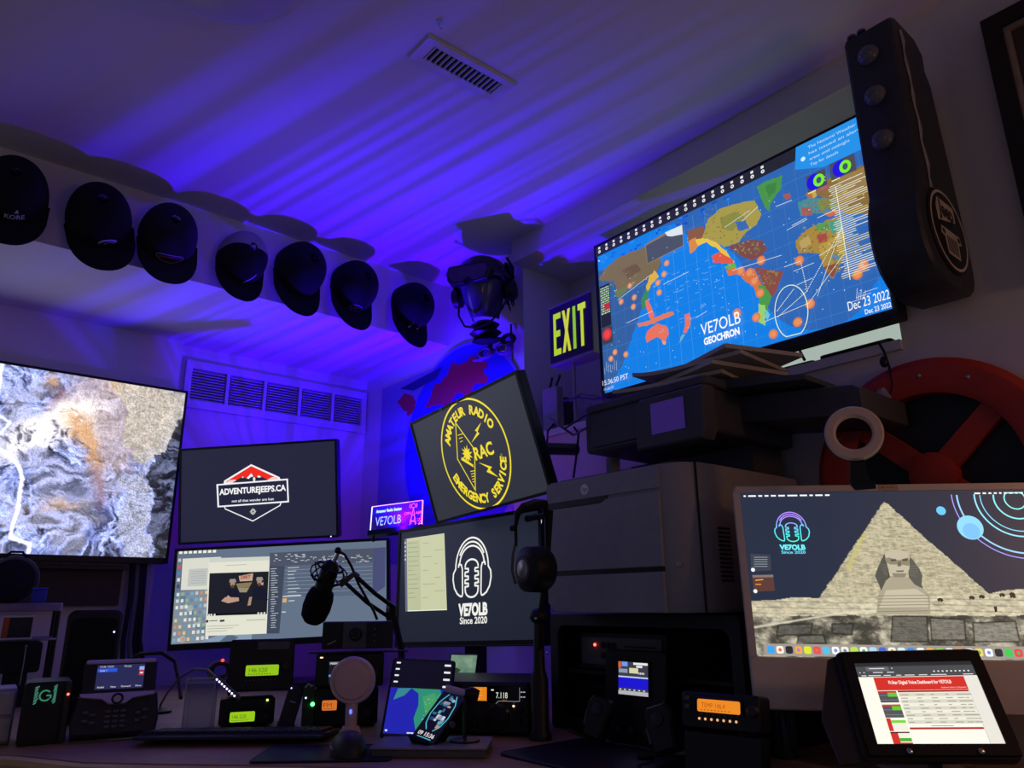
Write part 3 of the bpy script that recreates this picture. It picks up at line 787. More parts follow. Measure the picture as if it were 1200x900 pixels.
for k in range(9):
    p = q((655, 160 + k * 18))[0]; its.append((p[0], p[1], p[0] + 0.02 + 0.03 * rr.random(), p[1] + 0.0026))
its.append((*q((630, 310))[0], q((725, 306))[0][0], q((630, 306))[0][1] + 0.002))
c.rects(its, 'c2cad2'); 
for k in range(7): c.line(q((640, 170 + k * 20), (1096, 150 + k * 20)), 0.0016, '8a98a8'); c.k -= 1
c.k += 1
c.rect(*q((628, 338))[0], *q((650, 316))[0], 'e0b070'); c.line(q((660, 330), (690, 328)), 0.003, 'd0d4d8'); c.line(q((625, 388), (645, 387)), 0.003, 'e0e0e0')
c.poly(q((1100, 55), (1165, 50), (1162, 255), (1096, 300)), '4a4f78')
c.build('screen', screen_mat(0.95), um)
obj('stand_neck', G().box((0, 0.055, -0.185), (0.07, 0.025, 0.24)), DARK, um, smooth=0)
obj('stand_foot', G().rboxz((0, 0.03, -0.308), (0.26, 0.20, 0.014), 0.02), DARK, um)

# ------------------------------------------------------------------ tilted club-emblem monitor
rw, rh = 0.527, 0.300
ra, c = monitor('tilted_monitor', 'tilted monitor with a round yellow club emblem on the right wall', 'monitor', (1.213, 1.606, 1.492), 92.4, -17.2, 3.3, rw, rh, 0.008, 0.028)
c.rect(-rw / 2, -rh / 2, rw / 2, rh / 2, '2e313a')
q = lambda *p: c.LL([(470 + a / 4.5, 420 + b / 4.5) for a, b in p])
cx, cz = [sum(v) / 4 for v in zip(*q((328, 210), (444, 797), (214, 420), (577, 600)))]
YE = 'f2dc2c'
tp, bt = q((328, 207), (444, 797)); R0 = math.hypot(tp[0] - bt[0], tp[1] - bt[1]) / 2
lf, rg = q((210, 420), (579, 600)); RX = math.hypot(lf[0] - rg[0], lf[1] - rg[1]) / 2; R0 = (R0 + RX) / 2
c.ring((cx, cz), R0 - 0.003, 0.0055, YE, n=72)
c.arc_text('AMATEUR RADIO', (cx, cz), R0 * 0.79, 0.034, YE, 90, 120, True, bold=0.045, w=0.72)
c.arc_text('EMERGENCY SERVICE', (cx, cz), R0 * 0.79, 0.034, YE, 271, 140, False, bold=0.045, w=0.68)
dm = q((288, 340), (388, 480), (392, 695), (298, 530))
c.line(dm, 0.0035, YE, closed=True)
lc = q((348, 505))[0]; pts = []
for k in range(22):
    a = 2 * PI * k / 22; r1 = (0.024, 0.013)[k % 2] * (1.0 if k % 4 else 1.15); pts.append((lc[0] + r1 * math.cos(a) * 0.95, lc[1] + r1 * math.sin(a)))
c.poly(pts, YE)
c.poly(q((320, 520), (380, 560), (384, 575), (318, 535)), YE)
for k in range(5): c.line(q((366 + k * 3, 596 + k * 14), (388, 592 + k * 14)), 0.002, YE); c.k -= 1
for k in range(3): c.line(q((300 + k * 6, 405 + k * 18), (325, 398 + k * 18)), 0.002, YE); c.k -= 1
c.k += 1
c.poly(q((422, 338), (390, 380), (402, 388), (372, 445), (414, 396), (404, 386)), YE)
c.poly(q((408, 548), (462, 578), (452, 598), (514, 626), (470, 588), (480, 572)), YE)
x0, z0 = q((394, 532))[0]; x1, z1 = q((494, 502))[0]
c.text('RAC', (x0 + x1) / 2, min(z0, z1) + 0.001, 0.048, YE, w=abs(x1 - x0), bold=0.03)
c.ring(q((530, 508))[0], 0.003, 0.001, 'b0a860', n=14)
c.build('screen', screen_mat(1.0), ra)
for dx in (-0.09, 0.0): obj('tape_tab', G().box((dx, -0.0045, rh / 2 + 0.002), (0.014, 0.0012, 0.008)), PAPER, ra, smooth=0)
obj('arm', G().tube([(0, 0.04, 0.0), (0.0, 0.10, 0.0), (0.02, 0.36, -0.06)], 0.018, 10), DARK, ra)

# ------------------------------------------------------------------ headphone logo shared by two screens
def headset_logo(c, o, s, colf, lw, sz=None):
    """o centre of the emblem, s its width, colf(z 0..1 from the bottom)"""
    T = lambda p: (o[0] + (p[0] - 598) / 207 * s, o[1] - (p[1] - 425) / 320 * (sz or s * 320 / 207))
    def st(pts, closed=False, k=1.0):
        if closed: pts = pts + [pts[0]]
        for a, b in zip(pts[:-1], pts[1:]):
            c.line([T(a), T(b)], lw * k, colf(1 - (((a[1] + b[1]) / 2) - 265) / 320)); c.k -= 1
        for a in pts: c.disc(T(a), lw * k / 2, colf(1 - (a[1] - 265) / 320), n=8); c.k -= 1
        c.k += 1
    arc = lambda cx, cy, rx, ry, a0, a1, n=20: [(cx + rx * math.cos(math.radians(a0 + (a1 - a0) * k / n)), cy - ry * math.sin(math.radians(a0 + (a1 - a0) * k / n))) for k in range(n + 1)]
    st(arc(598, 430, 88, 162, 180, 0)); st(arc(598, 410, 66, 98, 175, 5)); st(arc(598, 420, 74, 130, 150, 30))
    for m in (1, -1):
        f = lambda p: (598 + m * (p[0] - 598), p[1])
        st([f(p) for p in ((510, 428), (498, 452), (496, 485), (504, 530), (520, 560), (537, 574), (546, 574), (549, 560), (547, 430), (541, 408), (528, 404), (526, 418), (531, 400))])
        st([f(p) for p in ((563, 430), (580, 432), (580, 448), (563, 450), (562, 470), (580, 472), (580, 488), (563, 490), (562, 508), (580, 510), (580, 524), (564, 526))])
    st(arc(598, 420, 35, 36, 180, 0, 12)); st([(563, 526)] + arc(598, 545, 34, 37, 180, 360, 12) + [(633, 526)])

# ------------------------------------------------------------------ curved monitor with the headphone logo
vw, vh = 0.590, 0.340
ve, c = monitor('desk_monitor', 'dark monitor with a white headphone and microphone logo and a chat window', 'monitor', (1.354, 1.836, 1.164), 82.0, 1.7, 2.2, vw, vh, 0.010, 0.03, chin=0.006)
c.rect(-vw / 2, -vh / 2, vw / 2, vh / 2, '1d2230')
q = lambda *p: c.LL([(420 + a / 4.5, 570 + b / 4.5) for a, b in p])
c.poly(q((243, 278), (453, 247), (467, 652), (248, 660)), 'c9cda6'); c.poly(q((243, 278), (255, 276), (260, 660), (248, 660)), '6a7080')
c.poly(q((258, 290), (325, 282), (330, 655), (260, 658)), 'bcc29a'); c.line(q((260, 656), (466, 650)), 0.002, 'eef0e0')
rr = random.Random(5)
for k in range(13): c.line(q((262, 300 + 24 * k), (290 + 32 * rr.random(), 297 + 24 * k)), 0.0016, '8f9678'); c.k -= 1
for k in range(9):
    x = 340 + (60 if k % 2 else 0); c.line(q((x, 300 + 36 * k), (x + 20 + 50 * rr.random(), 297 + 36 * k)), 0.0016, '979e80'); c.k -= 1
for k in range(5): c.disc(q((247.5, 298 + k * 22))[0], 0.0035, 'd8d8e0', n=8); c.k -= 1
c.k += 1
o = q((598, 425))[0]; l_, r_ = q((495, 470), (702, 460))
t_, b_ = q((598, 265), (598, 585)); headset_logo(c, o, abs(r_[0] - l_[0]) * 0.98, lambda z: 'f2f2ec', 0.0052, t_[1] - b_[1])
x0, z0 = q((528, 682))[0]; x1, z1 = q((682, 678))[0]
c.text('VE7OLB', (x0 + x1) / 2, z0, 0.046, 'f2f2ec', w=(x1 - x0), bold=0.05)
x0, z0 = q((536, 726))[0]; x1, z1 = q((680, 724))[0]
c.text('Since 2020', (x0 + x1) / 2, z0, 0.026, 'f2f2ec', w=(x1 - x0), bold=0.02)
c.disc(q((958, 186))[0], 0.007, 'e8ecf4', rz=0.009, n=16)
c.build('screen', screen_mat(1.0), ve)
obj('lower_trim', G().box((0, -0.004, -vh / 2 - 0.0125), (vw + 0.02, 0.003, 0.0018)), GREY, ve, smooth=0)
obj('stand_neck', G().box((0, 0.05, -0.20), (0.06, 0.03, 0.24)), DARK, ve, smooth=0)
obj('stand_foot', G().rboxz((0, 0.02, -0.325), (0.24, 0.18, 0.014), 0.02), DARK, ve)

# ------------------------------------------------------------------ big map television in the window recess
bw = 0.85; bh = bw * 9 / 16
bt, c = monitor('map_television', 'television in the window recess showing a bright blue world map', 'television', (1.586, 1.034, 1.937), 90.5, -0.7, 0.1, bw, bh, 0.010, 0.045, chin=0.010)
hx, hz = bw / 2, bh / 2
c.rect(-hx, -hz, hx, hz, '0f7fe6')
q6 = lambda *p: c.LL([(690 + a / 3.91, 240 + b / 3.91) for a, b in p])
q7 = lambda *p: c.LL([(860 + a / 5.295, 130 + b / 5.295) for a, b in p])
q8 = lambda *p: c.LL([(860 + a / 5.0, 260 + b / 5.0) for a, b in p])
def clip(pts): return [(max(-hx, min(hx, x)), max(-hz, min(hz, z))) for x, z in pts]
_jr = random.Random(77)
def jag(pts, amp=4.0):
    out = []
    for (ax_, ay_), (bx_, by_) in zip(pts, pts[1:] + pts[:1]):
        m_ = max(1, int(math.hypot(bx_ - ax_, by_ - ay_) / 11))
        for q_ in range(m_):
            j = amp if q_ else amp * 0.4
            out.append((ax_ + (bx_ - ax_) * q_ / m_ + _jr.uniform(-j, j), ay_ + (by_ - ay_) * q_ / m_ + _jr.uniform(-j, j)))
    return out
def P6(col, *p): c.poly(clip(q6(*jag(list(p), 2.8) if col not in ('4b5260', 'dfe6ee', '8a7a5a') else p)), col)
def P7(col, *p): c.poly(clip(q7(*jag(list(p)))), col)
def P8(col, *p): c.poly(clip(q8(*jag(list(p)))), col)
NIGHT = '33609f'
P6(NIGHT, (40, 300), (335, 265), (300, 340), (260, 430), (215, 560), (150, 740), (72, 866))
c.poly(clip(c.LL([(790, 262), (815, 284), (822, 279), (842, 284), (858, 296), (866, 304), (880, 330), (894, 354), (910, 372), (926, 382), (948, 387), (972, 384), (992, 376), (1008, 364), (1020, 340), (1032, 324), (1042, 312), (1010, 138), (700, 290)])), '2d66b4')
for k in range(22):                                   # meridians
    x = -hx + bw * (k + 0.5) / 22; c.rect(x - 0.0005, -hz, x + 0.0005, hz * 0.82, '4f9be8' if 4 < k < 13 else '4a78b8'); c.k -= 1
for k in range(8):
    z = -hz + bh * (k + 0.5) / 9; c.rect(-hx, z - 0.0005, hx, z + 0.0005, '3a86d8'); c.k -= 1
c.k += 1
# land
P6('7a6a45', (40, 345), (70, 300), (130, 245), (200, 215), (265, 190), (290, 200), (335, 262), (315, 300), (296, 325), (255, 345), (190, 382), (130, 395), (118, 350), (60, 350))
P6('6a7a4c', (118, 395), (190, 365), (170, 400), (140, 425), (120, 420))
P6('6b5535', (150, 300), (220, 270), (240, 300), (180, 340))
P6('ddb23c', (272, 345), (300, 300), (322, 330), (290, 360), (270, 400), (262, 385))
P6('3a8a58', (240, 440), (262, 380), (275, 410), (258, 470), (245, 480))
P6('8a5a3c', (455, 120), (520, 96), (545, 130), (520, 155), (470, 185), (452, 160))
P6('d88a40', (460, 165), (490, 150), (505, 180), (480, 215), (465, 225))
P6('e8c440', (490, 160), (540, 150), (590, 175), (640, 225), (670, 265), (650, 270), (600, 210), (540, 172), (500, 190))
P6('a89a44', (520, 150), (545, 70), (600, 20), (680, -5), (760, -20), (790, 40), (770, 90), (720, 130), (690, 170), (620, 195), (570, 165))
P6('8c8a3c', (600, 60), (680, 30), (720, 60), (660, 120), (610, 110)); P6('3a6ab0', (670, 80), (720, 70), (735, 110), (690, 120))
P6('7a4a48', (640, 190), (740, 160), (800, 165), (820, 200), (790, 235), (745, 255), (690, 230))
P6('e05a3c', (565, 235), (600, 215), (660, 250), (672, 280), (640, 270), (600, 265), (570, 265))
P6('6ab04a', (620, 285), (665, 265), (680, 290), (650, 300)); P6('e0703c', (630, 300), (670, 290), (690, 305), (720, 310), (743, 325), (740, 350), (712, 345), (690, 315), (640, 325))
OR = 'e8745a'
P6(OR, (262, 600), (268, 582), (288, 563), (320, 545), (350, 552), (362, 565), (368, 592), (352, 628), (332, 618), (312, 604), (285, 620), (268, 633))
P6('f0a07c', (335, 622), (356, 628), (352, 642), (342, 640))
P6(OR, (260, 440), (275, 432), (286, 465), (300, 500), (302, 530), (285, 535), (268, 480))
P6('e07c58', (222, 545), (262, 535), (300, 520), (340, 500), (388, 490), (392, 505), (345, 522), (300, 545), (232, 562))
P6(OR, (440, 505), (462, 495), (468, 520), (462, 560), (448, 588), (432, 585), (444, 545))
P6('70b0c8', (430, 595), (442, 590), (425, 625), (412, 635))
for x, y in ((358, 268), (346, 318), (318, 358), (324, 402), (210, 425), (206, 468), (150, 445), (190, 372), (122, 676), (104, 706), (172, 686), (685, 500)):
    c.disc(q6((x, y))[0], 0.0095, 'd98a5c', n=14); c.disc(q6((x, y))[0], 0.0055, 'e8a878', n=10)
P7('4a9448', (145, 472), (220, 432), (302, 402), (296, 480), (262, 530), (236, 570), (218, 626), (195, 600), (180, 560))
P7('3c8440', (200, 470), (270, 440), (262, 500), (220, 540))
P7('a85a4c', (312, 525), (350, 508), (358, 540), (325, 556)); P7('b86a3c', (450, 520), (470, 490), (500, 470), (515, 500), (500, 540), (462, 545))
P7('c8a44c', (480, 500), (512, 480), (520, 530), (495, 545))
P7('8a6c3c', (500, 470), (640, 400), (832, 330), (862, 500), (858, 640), (700, 640), (640, 600), (560, 545), (520, 520))
P7('9a7c48', (640, 420), (830, 345), (850, 470), (700, 560)); P7('b05a6c', (530, 470), (580, 450), (590, 480), (540, 500))
P7('4a8a98', (398, 575), (460, 545), (560, 540), (640, 560), (650, 610), (560, 640), (480, 640), (420, 655)); P7('a85a5c', (420, 610), (480, 600), (490, 650), (430, 655))
P7('7a8c4c', (520, 560), (600, 545), (620, 600), (540, 620)); P7('c86a4c', (560, 640), (640, 610), (660, 640), (590, 660))
P8('a8883c', (368, 110), (420, 60), (480, 20), (560, -10), (620, -20), (650, 40), (655, 120), (655, 190), (620, 260), (585, 335), (545, 300), (525, 260), (505, 185), (440, 180), (385, 190), (368, 150))
P8('b8a060', (385, 120), (440, 80), (460, 130), (400, 170)); P8('5a9c4c', (480, 20), (555, 0), (570, 50), (500, 60)); P8('4a9a8c', (560, 0), (625, -10), (640, 60), (575, 70))
P8('a84a44', (490, 80), (550, 70), (555, 120), (500, 125)); P8('8a4a34', (530, 270), (590, 250), (620, 250), (585, 330), (550, 300)); P8('b89a44', (500, 150), (640, 60), (640, 90), (520, 210))
P8('5a8aa8', (575, 200), (620, 185), (625, 220), (585, 230))
P8('8a4c40', (128, 268), (220, 285), (298, 290), (278, 340), (262, 390), (240, 430), (215, 455), (180, 400), (170, 340))
P8('d8743c', (65, 300), (125, 275), (150, 330), (180, 400), (178, 440), (150, 448), (118, 380), (70, 350)); P8('4a9a48', (150, 370), (190, 380), (225, 440), (205, 500), (200, 560), (178, 560), (152, 470))
P8('9ad06a', (150, 480), (190, 490), (188, 612), (152, 592)); P8('70c4d8', (190, 505), (215, 545), (200, 580), (186, 560))
for x, y in ((165, 228), (45, 290), (98, 300), (125, 350), (160, 420), (138, 562), (380, 590), (730, 312), (766, 258), (454, 484), (882, 262), (390, 230), (238, 660), (25, 537)):
    p = q8((x, y))[0]
    if p[0] < hx - 0.012: c.disc(p, 0.012, 'dd7c48', n=14); c.disc(p, 0.008, 'e89460', n=12)
rs = random.Random(33)
land = [(q6, (60, 300, 230, 380)), (q6, (540, 20, 740, 160)), (q6, (660, 170, 790, 230)), (q7, (500, 400, 840, 600)), (q7, (420, 560, 640, 640)), (q8, (390, 20, 640, 180)), (q8, (150, 290, 270, 380)), (q8, (540, 190, 640, 300))]
tint = {}
for f_, (xa, ya, xb, yb) in land:
    for k in range(46):
        x, y = rs.uniform(xa, xb), rs.uniform(ya, yb); p = f_((x, y))[0]; w_ = rs.uniform(0.001, 0.0035); h_ = rs.uniform(0.0008, 0.0025)
        if abs(p[0]) < hx - 0.01: tint.setdefault(rs.choice(['7a6a44', '8c8048', '9a8c50', '6c7048', '8a6444', '94784a']), []).append((p[0] - w_, p[1] - h_, p[0] + w_, p[1] + h_))
for col, its in tint.items(): c.rects(its, col)
# satellite inset and camera picture
P6('8a7a5a', (262, 186), (352, 132), (358, 140), (436, 94), (440, 190), (275, 275)); P6('4b5260', (268, 190), (435, 100), (438, 188), (277, 270)); P6('dfe6ee', (355, 130), (434, 95), (437, 138), (386, 148), (366, 146))
# info strip, alert box and clocks
c.rect(-hx, hz - 0.034, hx, hz, '22242e')
for k in range(20):
    x = -hx + 0.016 + k * 0.0305
    if x < hx * 0.45:
        c.disc((x, hz - 0.020), 0.0052, 'f4f4f4', n=12); c.disc((x, hz - 0.020), 0.0028, '8a8a90', n=8); c.rect(x - 0.004, hz - 0.011, x + 0.004, hz - 0.004, 'e8e8ec'); c.k -= 3
c.k += 3
rr = random.Random(9)
for k in range(34):
    x = -hx + 0.01 + rr.random() * 0.55; z = hz - 0.036 - rr.random() * 0.028
    c.rect(x, z - 0.004 * rr.random() - 0.003, x + 0.006 + 0.014 * rr.random(), z, ('1a5ae0', '2a8cf0', '0f48c0')[k % 3]); c.k -= 1
c.k += 1
c.disc((-hx + 0.012, hz - 0.05), 0.003, 'd8e8ff', n=8)
bx = c.L(934.6, 176)[0]
c.poly([(bx, hz), (hx, hz), (hx, hz - 0.085), (bx + 0.06, hz - 0.085), (bx - 0.01, hz - 0.058)], '2592ea')
for k, (t, ww) in enumerate((('The National Weather Service', 0.16), ('has issued an alert for all', 0.17), ('areas until midnight', 0.10), ('Tap for details', 0.07))):
    c.text(t, bx + 0.03, hz - 0.02 - 0.016 * k, 0.011, 'bfe0ff', w=ww, anchor='l')
c.disc((bx + 0.014, hz - 0.040), 0.006, 'd4ecff', n=14)
for k, (x0, x1) in enumerate(((0.545, 0.70), (0.735, 0.925))):
    a, b = bx + (hx - bx) * (x0 - 0.5) * 2, bx + (hx - bx) * (x1 - 0.5) * 2; zc = hz - 0.112 + 0.004 * k
    c.rect(a, zc - 0.022, b, zc + 0.022, '4a4c58'); c.disc(((a + b) / 2 - 0.006, zc), 0.019, '2014e0', rz=0.021, n=18); c.disc(((a + b) / 2 + 0.006, zc - 0.001), 0.014, '7ef02a', rz=0.016, n=18); c.disc(((a + b) / 2 + 0.006, zc - 0.001), 0.0065, '3a5a70', rz=0.0085, n=12); c.rect(a, zc - 0.025, a + 0.02, zc - 0.022, 'f0f0a0')
rr = random.Random(12); its = []; it2 = []
for k in range(44):
    z = hz - 0.145 - k * 0.0054; x0 = bx + 0.062 + 0.012 * rr.random(); ln = 0.03 + 0.075 * rr.random()
    (its if rr.random() < 0.7 else it2).append((x0, z, min(x0 + ln, hx - 0.004), z + 0.0018))
c.rects(its, 'e8ecd8'); c.rects(it2, 'e0d06a'); c.line([(bx + 0.082, hz - 0.15), (bx + 0.082, hz - 0.385)], 0.0016, 'f4f4e0')
# tracks and labels
for a, b in (((630, 108), (745, 30)), ((350, 368), (466, 310)), ((140, 440), (290, 325)), ((180, 545), (300, 490)), ((500, 520), (550, 490))): c.line(q6(a, b), 0.0013, 'd8ecff'); c.k -= 1
for a, b in (((270, 600), (370, 560)), ((370, 718), (460, 670)), ((530, 670), (640, 620)), ((60, 690), (160, 600))): c.line(q7(a, b), 0.0013, 'f0f4ff'); c.k -= 1
for a, b in (((190, 590), (450, 480)), ((380, 375), (470, 335)), ((305, 270), (400, 235)), ((360, 295), (480, 245)), ((510, 205), (640, 120)), ((640, 40), (500, 440)), ((450, 480), (650, 200)), ((320, 55), (440, -10)), ((0, 290), (290, 200))): c.line(q8(a, b), 0.0012, 'e8f0e0'); c.k -= 1
c.k += 1
def dots(f, a, b, n_):
    c.rects([(x - 0.0011, z - 0.0011, x + 0.0011, z + 0.0011) for x, z in f(*[(a[0] + (b[0] - a[0]) * k / n_, a[1] + (b[1] - a[1]) * k / n_) for k in range(n_ + 1)])], 'f4f8e8')
dots(q8, (265, 525), (360, 400), 16); dots(q8, (270, 560), (440, 410), 22); dots(q8, (440, 405), (640, 45), 34); dots(q8, (405, 250), (440, 405), 14)
pts = [q8((348 + 97 * math.cos(2 * PI * k / 40), 530 + 155 * math.sin(2 * PI * k / 40)))[0] for k in range(41)]
c.line([p for p in pts if p[1] > -hz + 0.002], 0.0022, 'e4f4c8')
rr = random.Random(21)
c.rects([(x, z, x + 0.0022, z + 0.0022) for x, z in [((rr.random() - 0.5) * bw * 0.96, (rr.random() - 0.62) * bh * 0.72) for k in range(110)]], 'cfe6ff')
its = []
for k in range(60):
    x = -hx + 0.22 + 0.22 * rr.random(); z = -hz + 0.12 + 0.17 * rr.random(); its.append((x, z, x + 0.004 + 0.012 * rr.random(), z + 0.0012))
c.rects(its, '7fb8f4')
its = [(-hx + 0.012 + (k % 5) * 0.0075, hz - 0.15 - (k // 5) * 0.0075, -hx + 0.0175 + (k % 5) * 0.0075, hz - 0.1455 - (k // 5) * 0.0075) for k in range(60)]
c.rect(-hx + 0.009, hz - 0.275, -hx + 0.05, hz - 0.138, '20242c'); c.rects(its[::2], '8fd46a'); c.rects(its[1::2], 'd8dce0'); c.rect(-hx + 0.026, hz - 0.222, -hx + 0.048, hz - 0.200, 'c03038')
c.rect(-hx + 0.009, hz - 0.33, -hx + 0.052, hz - 0.277, '3c4048'); c.disc((-hx + 0.030, hz - 0.300), 0.019, 'd83030', n=20); c.disc((-hx + 0.030, hz - 0.300), 0.012, 'e84a44', n=16)
for k in range(7):
    x = -hx + 0.012 + 0.008 * k; c.rect(x, -hz + 0.055 + 0.004 * (k * 5 % 3), x + 0.001, -hz + 0.075 + 0.006 * (k * 3 % 4), 'c8d8f0'); c.k -= 1
c.k += 1
x0, z0 = q6((525, 600))[0]; x1, _ = q6((706, 545))[0]
c.text('VE7OLB', (x0 + x1) / 2, z0 - 0.002, 0.047, 'ffffff', w=x1 - x0)
c.text('GEOCHRON', (x0 + x1) / 2, z0 - 0.030, 0.026, 'ffffff', w=(x1 - x0) * 0.9, bold=0.04)
c.text('15:36:50 PST', *q6((74, 832))[0], 0.022, 'f4f8ff', w=q6((190, 790))[0][0] - q6((74, 832))[0][0], anchor='l')
c.text('15:36:50', -hx + 0.006, -hz + 0.006, 0.012, 'cfe0ff', anchor='l')
x0, z0 = q8((684, 528))[0]; x1 = q8((932, 480))[0][0]
c.text('Dec 23 2022', (x0 + x1) / 2, z0, 0.031, 'ffffff', w=x1 - x0); c.text('Dec 23 2022', x1, z0 - 0.019, 0.016, 'e8f0ff', w=(x1 - x0) * 0.62, anchor='r', bold=0.02)
for k in range(5): c.line(q8((735 + k * 12, 395 + (k * 23) % 40), (730 + k * 12, 460)), 0.001, 'dfe8ff'); c.k -= 1
c.k += 1
for k in range(3): c.line(q8((690 + 40 * k, 480 - 30 * k), (775 + 40 * k, 452 - 30 * k)), 0.001, 'dfe8ff'); c.k -= 1
c.k += 1
c.build('screen', screen_mat(1.0), bt)
obj('wall_bracket', G().tube([(0.05, 0.06, 0.0), (0.05, 0.18, 0.0), (0.05, 0.33, 0.05)], 0.018, 10), DARK, bt)

# ------------------------------------------------------------------ exit sign standing in the recess
ex = thing('exit_sign', 'glowing green and yellow EXIT sign standing in the window recess', 'sign', (1.65, 1.653, 1.866), 90)
obj('case', G().rbox((0, 0.033, 0.107), (0.205, 0.066, 0.214), 0.006), mat('sign_case', '8a8694', 0.45, var=0.05), ex)
obj('face', G().rbox((0, -0.001, 0.107), (0.198, 0.003, 0.205), 0.004, 0.0008), mat('sign_face', '3a2c52', 0.3, var=0.1), ex)
c = Canvas(ex.matrix_world, 0.0002)
segs = {'E': [[(-.5, -1), (-.5, 1), (.5, 1), (.5, .72), (-.15, .72), (-.15, .16), (.4, .16), (.4, -.14), (-.15, -.14), (-.15, -.72), (.5, -.72), (.5, -1)]],
        'X': [[(-.55, 1), (-.2, 1), (.55, -1), (.2, -1)], [(.55, 1), (.2, 1), (-.55, -1), (-.2, -1)]], 'I': [[(-.19, -1), (.19, -1), (.19, 1), (-.19, 1)]],
        'T': [[(-.5, 1), (.5, 1), (.5, .7), (.18, .7), (.18, -1), (-.18, -1), (-.18, .7), (-.5, .7)]]}
for ch, x, col in (('E', -0.060, 'b6d42a'), ('X', -0.015, 'd2d83a'), ('I', 0.023, '8fc42c'), ('T', 0.059, 'c8dc30')):
    for pl in segs[ch]: c.poly([(x + a * 0.036, 0.107 + b * 0.075) for a, b in pl], col)
c.build('letters', screen_mat(0.9), ex, -0.004)
for zz in (0.004, 0.210): obj('edge_strip', G().box((0, -0.002, zz), (0.205, 0.004, 0.006)), LGREY, ex, smooth=0)
obj('post', G().box((-0.02, 0.03, -0.113), (0.008, 0.008, 0.222)), LGREY, ex, smooth=0)
obj('foot', G().rboxz((-0.02, 0.03, -0.221), (0.07, 0.05, 0.006), 0.008), LGREY, ex)

# ------------------------------------------------------------------ neon call sign: the violet light of the room
SG = Vector((1.42, 2.335, 1.402))
ns = thing('neon_call_sign', 'edge-lit acrylic call sign glowing blue and pink above the monitors', 'sign', SG, 54.8, 15.2, 5.0)
nw, nh = 0.196, 0.094
obj('acrylic_plate', G().box((0, 0, 0), (nw, 0.005, nh)), thin_clear('acrylic_sheet', 'e0e4ff', 0.05), ns, smooth=0)
c = Canvas(ns.matrix_world, 0.0001)
PK, BL, CY = 'ff58c8', '5a6cff', 'a8d8ff'
c.line([(-nw / 2, nh / 2), (nw * 0.22, nh / 2)], 0.0028, 'd8a8ff'); c.line([(nw * 0.22, nh / 2), (nw / 2, nh / 2)], 0.0028, 'ff6cd8')
c.line([(-nw / 2, nh / 2), (-nw / 2, -nh / 2)], 0.004, 'c8d0ff'); c.line([(nw / 2, nh / 2), (nw / 2, -nh / 2)], 0.005, 'ff7ce0')
c.line([(nw * 0.2, -nh / 2), (nw / 2, -nh / 2)], 0.0026, 'ff3ca8')
c.text('Amateur Radio Station', -nw * 0.16, 0.020, 0.017, CY, w=nw * 0.50, bold=0.02)
c.text('VE7OLB', -nw * 0.16, -0.030, 0.048, '8c9cff', w=nw * 0.50, bold=0.0)
c.text('ON', nw * 0.215, -0.002, 0.016, 'ff4ca0'); c.text('AIR', nw * 0.43, -0.004, 0.016, 'ff4ca0')
c.line([(nw * 0.27, -0.042), (nw * 0.325, 0.022), (nw * 0.38, -0.042)], 0.003, 'ff5058'); c.line([(nw * 0.285, -0.024), (nw * 0.37, -0.034)], 0.002, 'ff5058'); c.line([(nw * 0.365, -0.024), (nw * 0.28, -0.034)], 0.002, 'ff5058'); c.line([(nw * 0.30, -0.006), (nw * 0.35, -0.006)], 0.002, 'ff5058')
c.ring((nw * 0.325, 0.030), 0.008, 0.002, 'ff4ca0', n=20); c.ring((nw * 0.325, 0.030), 0.014, 0.002, 'ff4ca0', -40, 40, n=8); c.ring((nw * 0.325, 0.030), 0.014, 0.002, 'ff4ca0', 140, 220, n=8)
c.build('lit_engraving', screen_mat(2.2), ns, -0.0035)
obj('light_base', G().box((0, 0.0, -nh / 2 - 0.010), (nw + 0.01, 0.03, 0.018)), BLACK, ns, smooth=0)
for s_ in (-1, 1): obj('foot', G().tube([(s_ * 0.085, 0.0, -nh / 2 - 0.012), (s_ * 0.09, 0.012, -nh / 2 - 0.035)], 0.004, 6), BLACK, ns)

